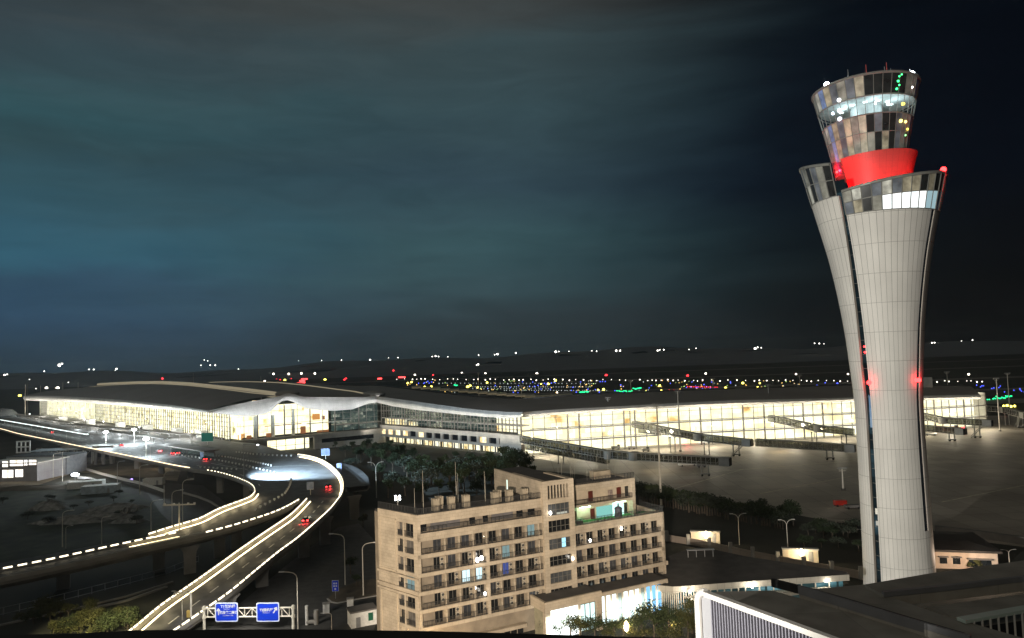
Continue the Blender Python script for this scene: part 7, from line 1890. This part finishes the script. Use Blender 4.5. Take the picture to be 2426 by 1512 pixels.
for (u, v) in ((2280, 1330),):
    ld = bpy.data.lights.new('house_light', 'POINT'); ld.energy = 4500; ld.color = (1, .74, .54); ld.shadow_soft_size = .5; lo = bpy.data.objects.new('house_light', ld); COL.objects.link(lo); lo.parent = t; lo.location = (Ln * .55, -9, 4.5)
strip('dim parapet wall of a terrace behind the pink house', 'parapet_wall', ((2216, 1262), (2300, 1272), (2440, 1292)), 2., M['dark_concrete'], 1.5)

# ---------------------------------------------------------------- roofs of the nearest building
rk = tiled('near_roof_slabs', (.36, .335, .29), (.2, .19, .17), 9, 9, .02, .06, .85, uv=False, dirt=.35, dscale=.3)
blackm = mat('well_shade_black', (.012, .012, .012), .9, var=.2); lipm = mat('roof_lip', (.16, .16, .165), .6, var=.1)  # near-black colour carries the shade of the unlit wells
nr = thing('near_roof', 'dark flat-roofed building just below with deep wells between its roof strips', 'building', (40, 62, 0)); WM[nr] = Matrix.Translation((40, 62, 0))
ZR = 30.
A_ = lambda pts, z=ZR: [atz(u, v, z) for u, v in pts]
def slab(name, pts, z, dep, mt=rk, lip=True):
    P_ = A_(pts, z); m = MB(); m.prism([(p.x, p.y) for p in P_], z - dep, z); return m.build(name, mt, nr, world=True)
slab('roof', ((1664, 1408), (1700, 1402), (1800, 1399), (1832, 1400), (2290, 1530), (1980, 1530)), ZR - .6, 1.)
slab('roof', ((1893, 1399), (2048, 1385), (2092, 1408), (2230, 1456), (2470, 1525), (2320, 1545), (2250, 1510)), ZR, 1.2)
slab('roof', ((2048, 1385), (2212, 1357), (2440, 1326), (2440, 1371), (2250, 1393), (2092, 1409)), ZR + .3, 1.2)
slab('roof', ((2190, 1439), (2440, 1405), (2440, 1442), (2280, 1466), (2230, 1455)), ZR - .5, 1.)
for pts, z in ((((1829, 1383), (1895, 1400), (2000, 1430), (2130, 1470), (2285, 1516)), ZR - .2), (((1893, 1399.5), (2000, 1432), (2130, 1472), (2300, 1522)), ZR)):
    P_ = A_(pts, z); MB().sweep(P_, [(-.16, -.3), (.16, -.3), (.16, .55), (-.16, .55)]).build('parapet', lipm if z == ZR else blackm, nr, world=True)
P_ = A_(((2092, 1408.5), (2250, 1392.5), (2440, 1370)), ZR + .3); MB().sweep(P_, [(-.2, -.2), (.2, -.2), (.2, .3), (-.2, .3)]).build('parapet', lipm, nr, world=True)
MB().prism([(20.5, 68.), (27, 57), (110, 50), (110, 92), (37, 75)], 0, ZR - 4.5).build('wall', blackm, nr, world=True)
# white slatted screen on the near corner
zs = 32.2; Q0, Q1 = atz(1672, 1404, zs), atz(1985, 1518, zs)
d = (Q1 - Q0); Ln = d.length; d.normalize(); ang = math.atan2(d.y, d.x)
sc_ = thing('slatted_screen', 'white slatted screen with a rounded corner edging the nearest roof', 'screen', (Q0.x, Q0.y, zs - 6), ang)
whm = mat('screen_white', (.74, .71, .66), .5, var=.05)
m = MB(); pr = [(-.30, -.35), (.30, -.35), (.30, .12), (-.30, .12)]
m.sweep([Vector((0, 0, 6)), Vector((Ln, 0, 6))], pr); 
for k in range(6):
    a0_, a1_ = R(15 * k), R(15 * (k + 1))
    p_, q_ = (Vector((-1.1 * math.sin(a), 0, 6 - 1.1 + 1.1 * math.cos(a))) for a in (a0_, a1_))
    m.tube(p_, q_, .36, .36, 10)
m.tube((-1.1, 0, 4.9), (-1.1, 0, 0), .36, .36, 10); m.build('frame', whm, sc_, smooth=False)
MB().bx(.5, Ln, .32, .42, 0, 5.7).build('gap_sheet', mat('gap_dark', (.05, .045, .06), .8), sc_)  # added dark sheet: paints the gap's shade, stops light through the slats
MB().bx(-.7, .5, .1, .2, 0, 5.6).build('corner_panel', mat('screen_grey', (.42, .42, .44), .5, var=.05), sc_)
n = int(Ln / .34)
for i in range(min(n, 99)): MB().box((.7 + i * .34, .05, 2.9), (.12, .28, 5.6)).build('slat', mat('slat_lilac', (.27, .265, .31), .5, var=.04) if i == 0 else bpy.data.materials['slat_lilac'], sc_)
ld = bpy.data.lights.new('screen_fill', 'POINT'); ld.energy = 700; ld.color = (1, .9, .82); ld.shadow_soft_size = .6; lo = bpy.data.objects.new('screen_fill', ld); COL.objects.link(lo); lo.parent = sc_; lo.location = (6, -8, 11)  # added fill to whiten the screen, no lamp stands there
# second white railing at the frame edge
P_ = [atz(u, v, ZR + .4) for u, v in ((2277, 1466), (2440, 1437))]; d = P_[1] - P_[0]; Ln = d.length; ang = math.atan2(d.y, d.x)
t = thing('white_railing', 'broad pale green-white railing with upright bars over a dark well', 'railing', tuple(P_[0] - Vector((0, 0, 1.6))), ang)
MB().bx(0, Ln, -.45, .45, 1.3, 1.6).build('top_rail', mat('rail_pale', (.46, .54, .48), .5, var=.05), t)
for i in range(int(Ln / .95)): MB().box((1. + i * .95, -.4, .2), (.12, .12, 2.4)).build('baluster', whm, t)
# dark parapet of the viewing terrace at the very bottom
pt_ = [aty(u, v, 6.) for u, v in ((-80, 1507), (0, 1505), (190, 1501), (320, 1493), (700, 1491), (1000, 1495), (1200, 1500), (1420, 1507), (1660, 1513), (1900, 1519))]
tp2 = MB()
for a_, b_ in zip(pt_, pt_[1:]):
    tp2.quad([a_, b_, b_ + Vector((0, -1.2, -.02)), a_ + Vector((0, -1.2, -.02))]); tp2.quad([a_ - Vector((0, 0, 2)), b_ - Vector((0, 0, 2)), b_, a_])
    tp2.quad([a_ + Vector((0, -1.2, -.02)), b_ + Vector((0, -1.2, -.02)), b_ + Vector((0, -1.2, -2)), a_ + Vector((0, -1.2, -2))])
tag(tp2.build('terrace_parapet', mat('parapet_dark', (.035, .03, .026), .9, var=.3, scale=2.)), 'black stone parapet running along the bottom in front of everything', 'parapet')

for u, v, E in ((235, 1488, 30000), (130, 1492, 20000), (315, 1482, 20000)):
    p = atz(u, v, 2.5); ld = bpy.data.lights.new('bush_fill', 'SPOT'); ld.energy = E; ld.color = (1., .86, .5); ld.shadow_soft_size = .4; ld.spot_size = R(52); ld.spot_blend = .6  # added spots to brighten the bushes, without fixtures
    lo = bpy.data.objects.new('bush_fill', ld); COL.objects.link(lo); lo.location = p + Vector((0, -11, 9)); lo.rotation_euler = (p - lo.location).to_track_quat('-Z', 'Y').to_euler()
# ---------------------------------------------------------------- night haze
hzm, hnt, hout = newmat('night_haze')
pv_ = hnt.nodes.new('ShaderNodeVolumePrincipled'); pv_.inputs['Color'].default_value = (.82, .86, .88, 1); pv_.inputs['Density'].default_value = .00007; pv_.inputs['Anisotropy'].default_value = .75
hnt.links.new(pv_.outputs[0], hout.inputs['Volume'])
hb = MB().bx(-9400, 9600, -700, 6200, -22, 150); ho = hb.build('haze', hzm); ho['kind'] = 'stuff'
scene.cycles.volume_step_rate = 50
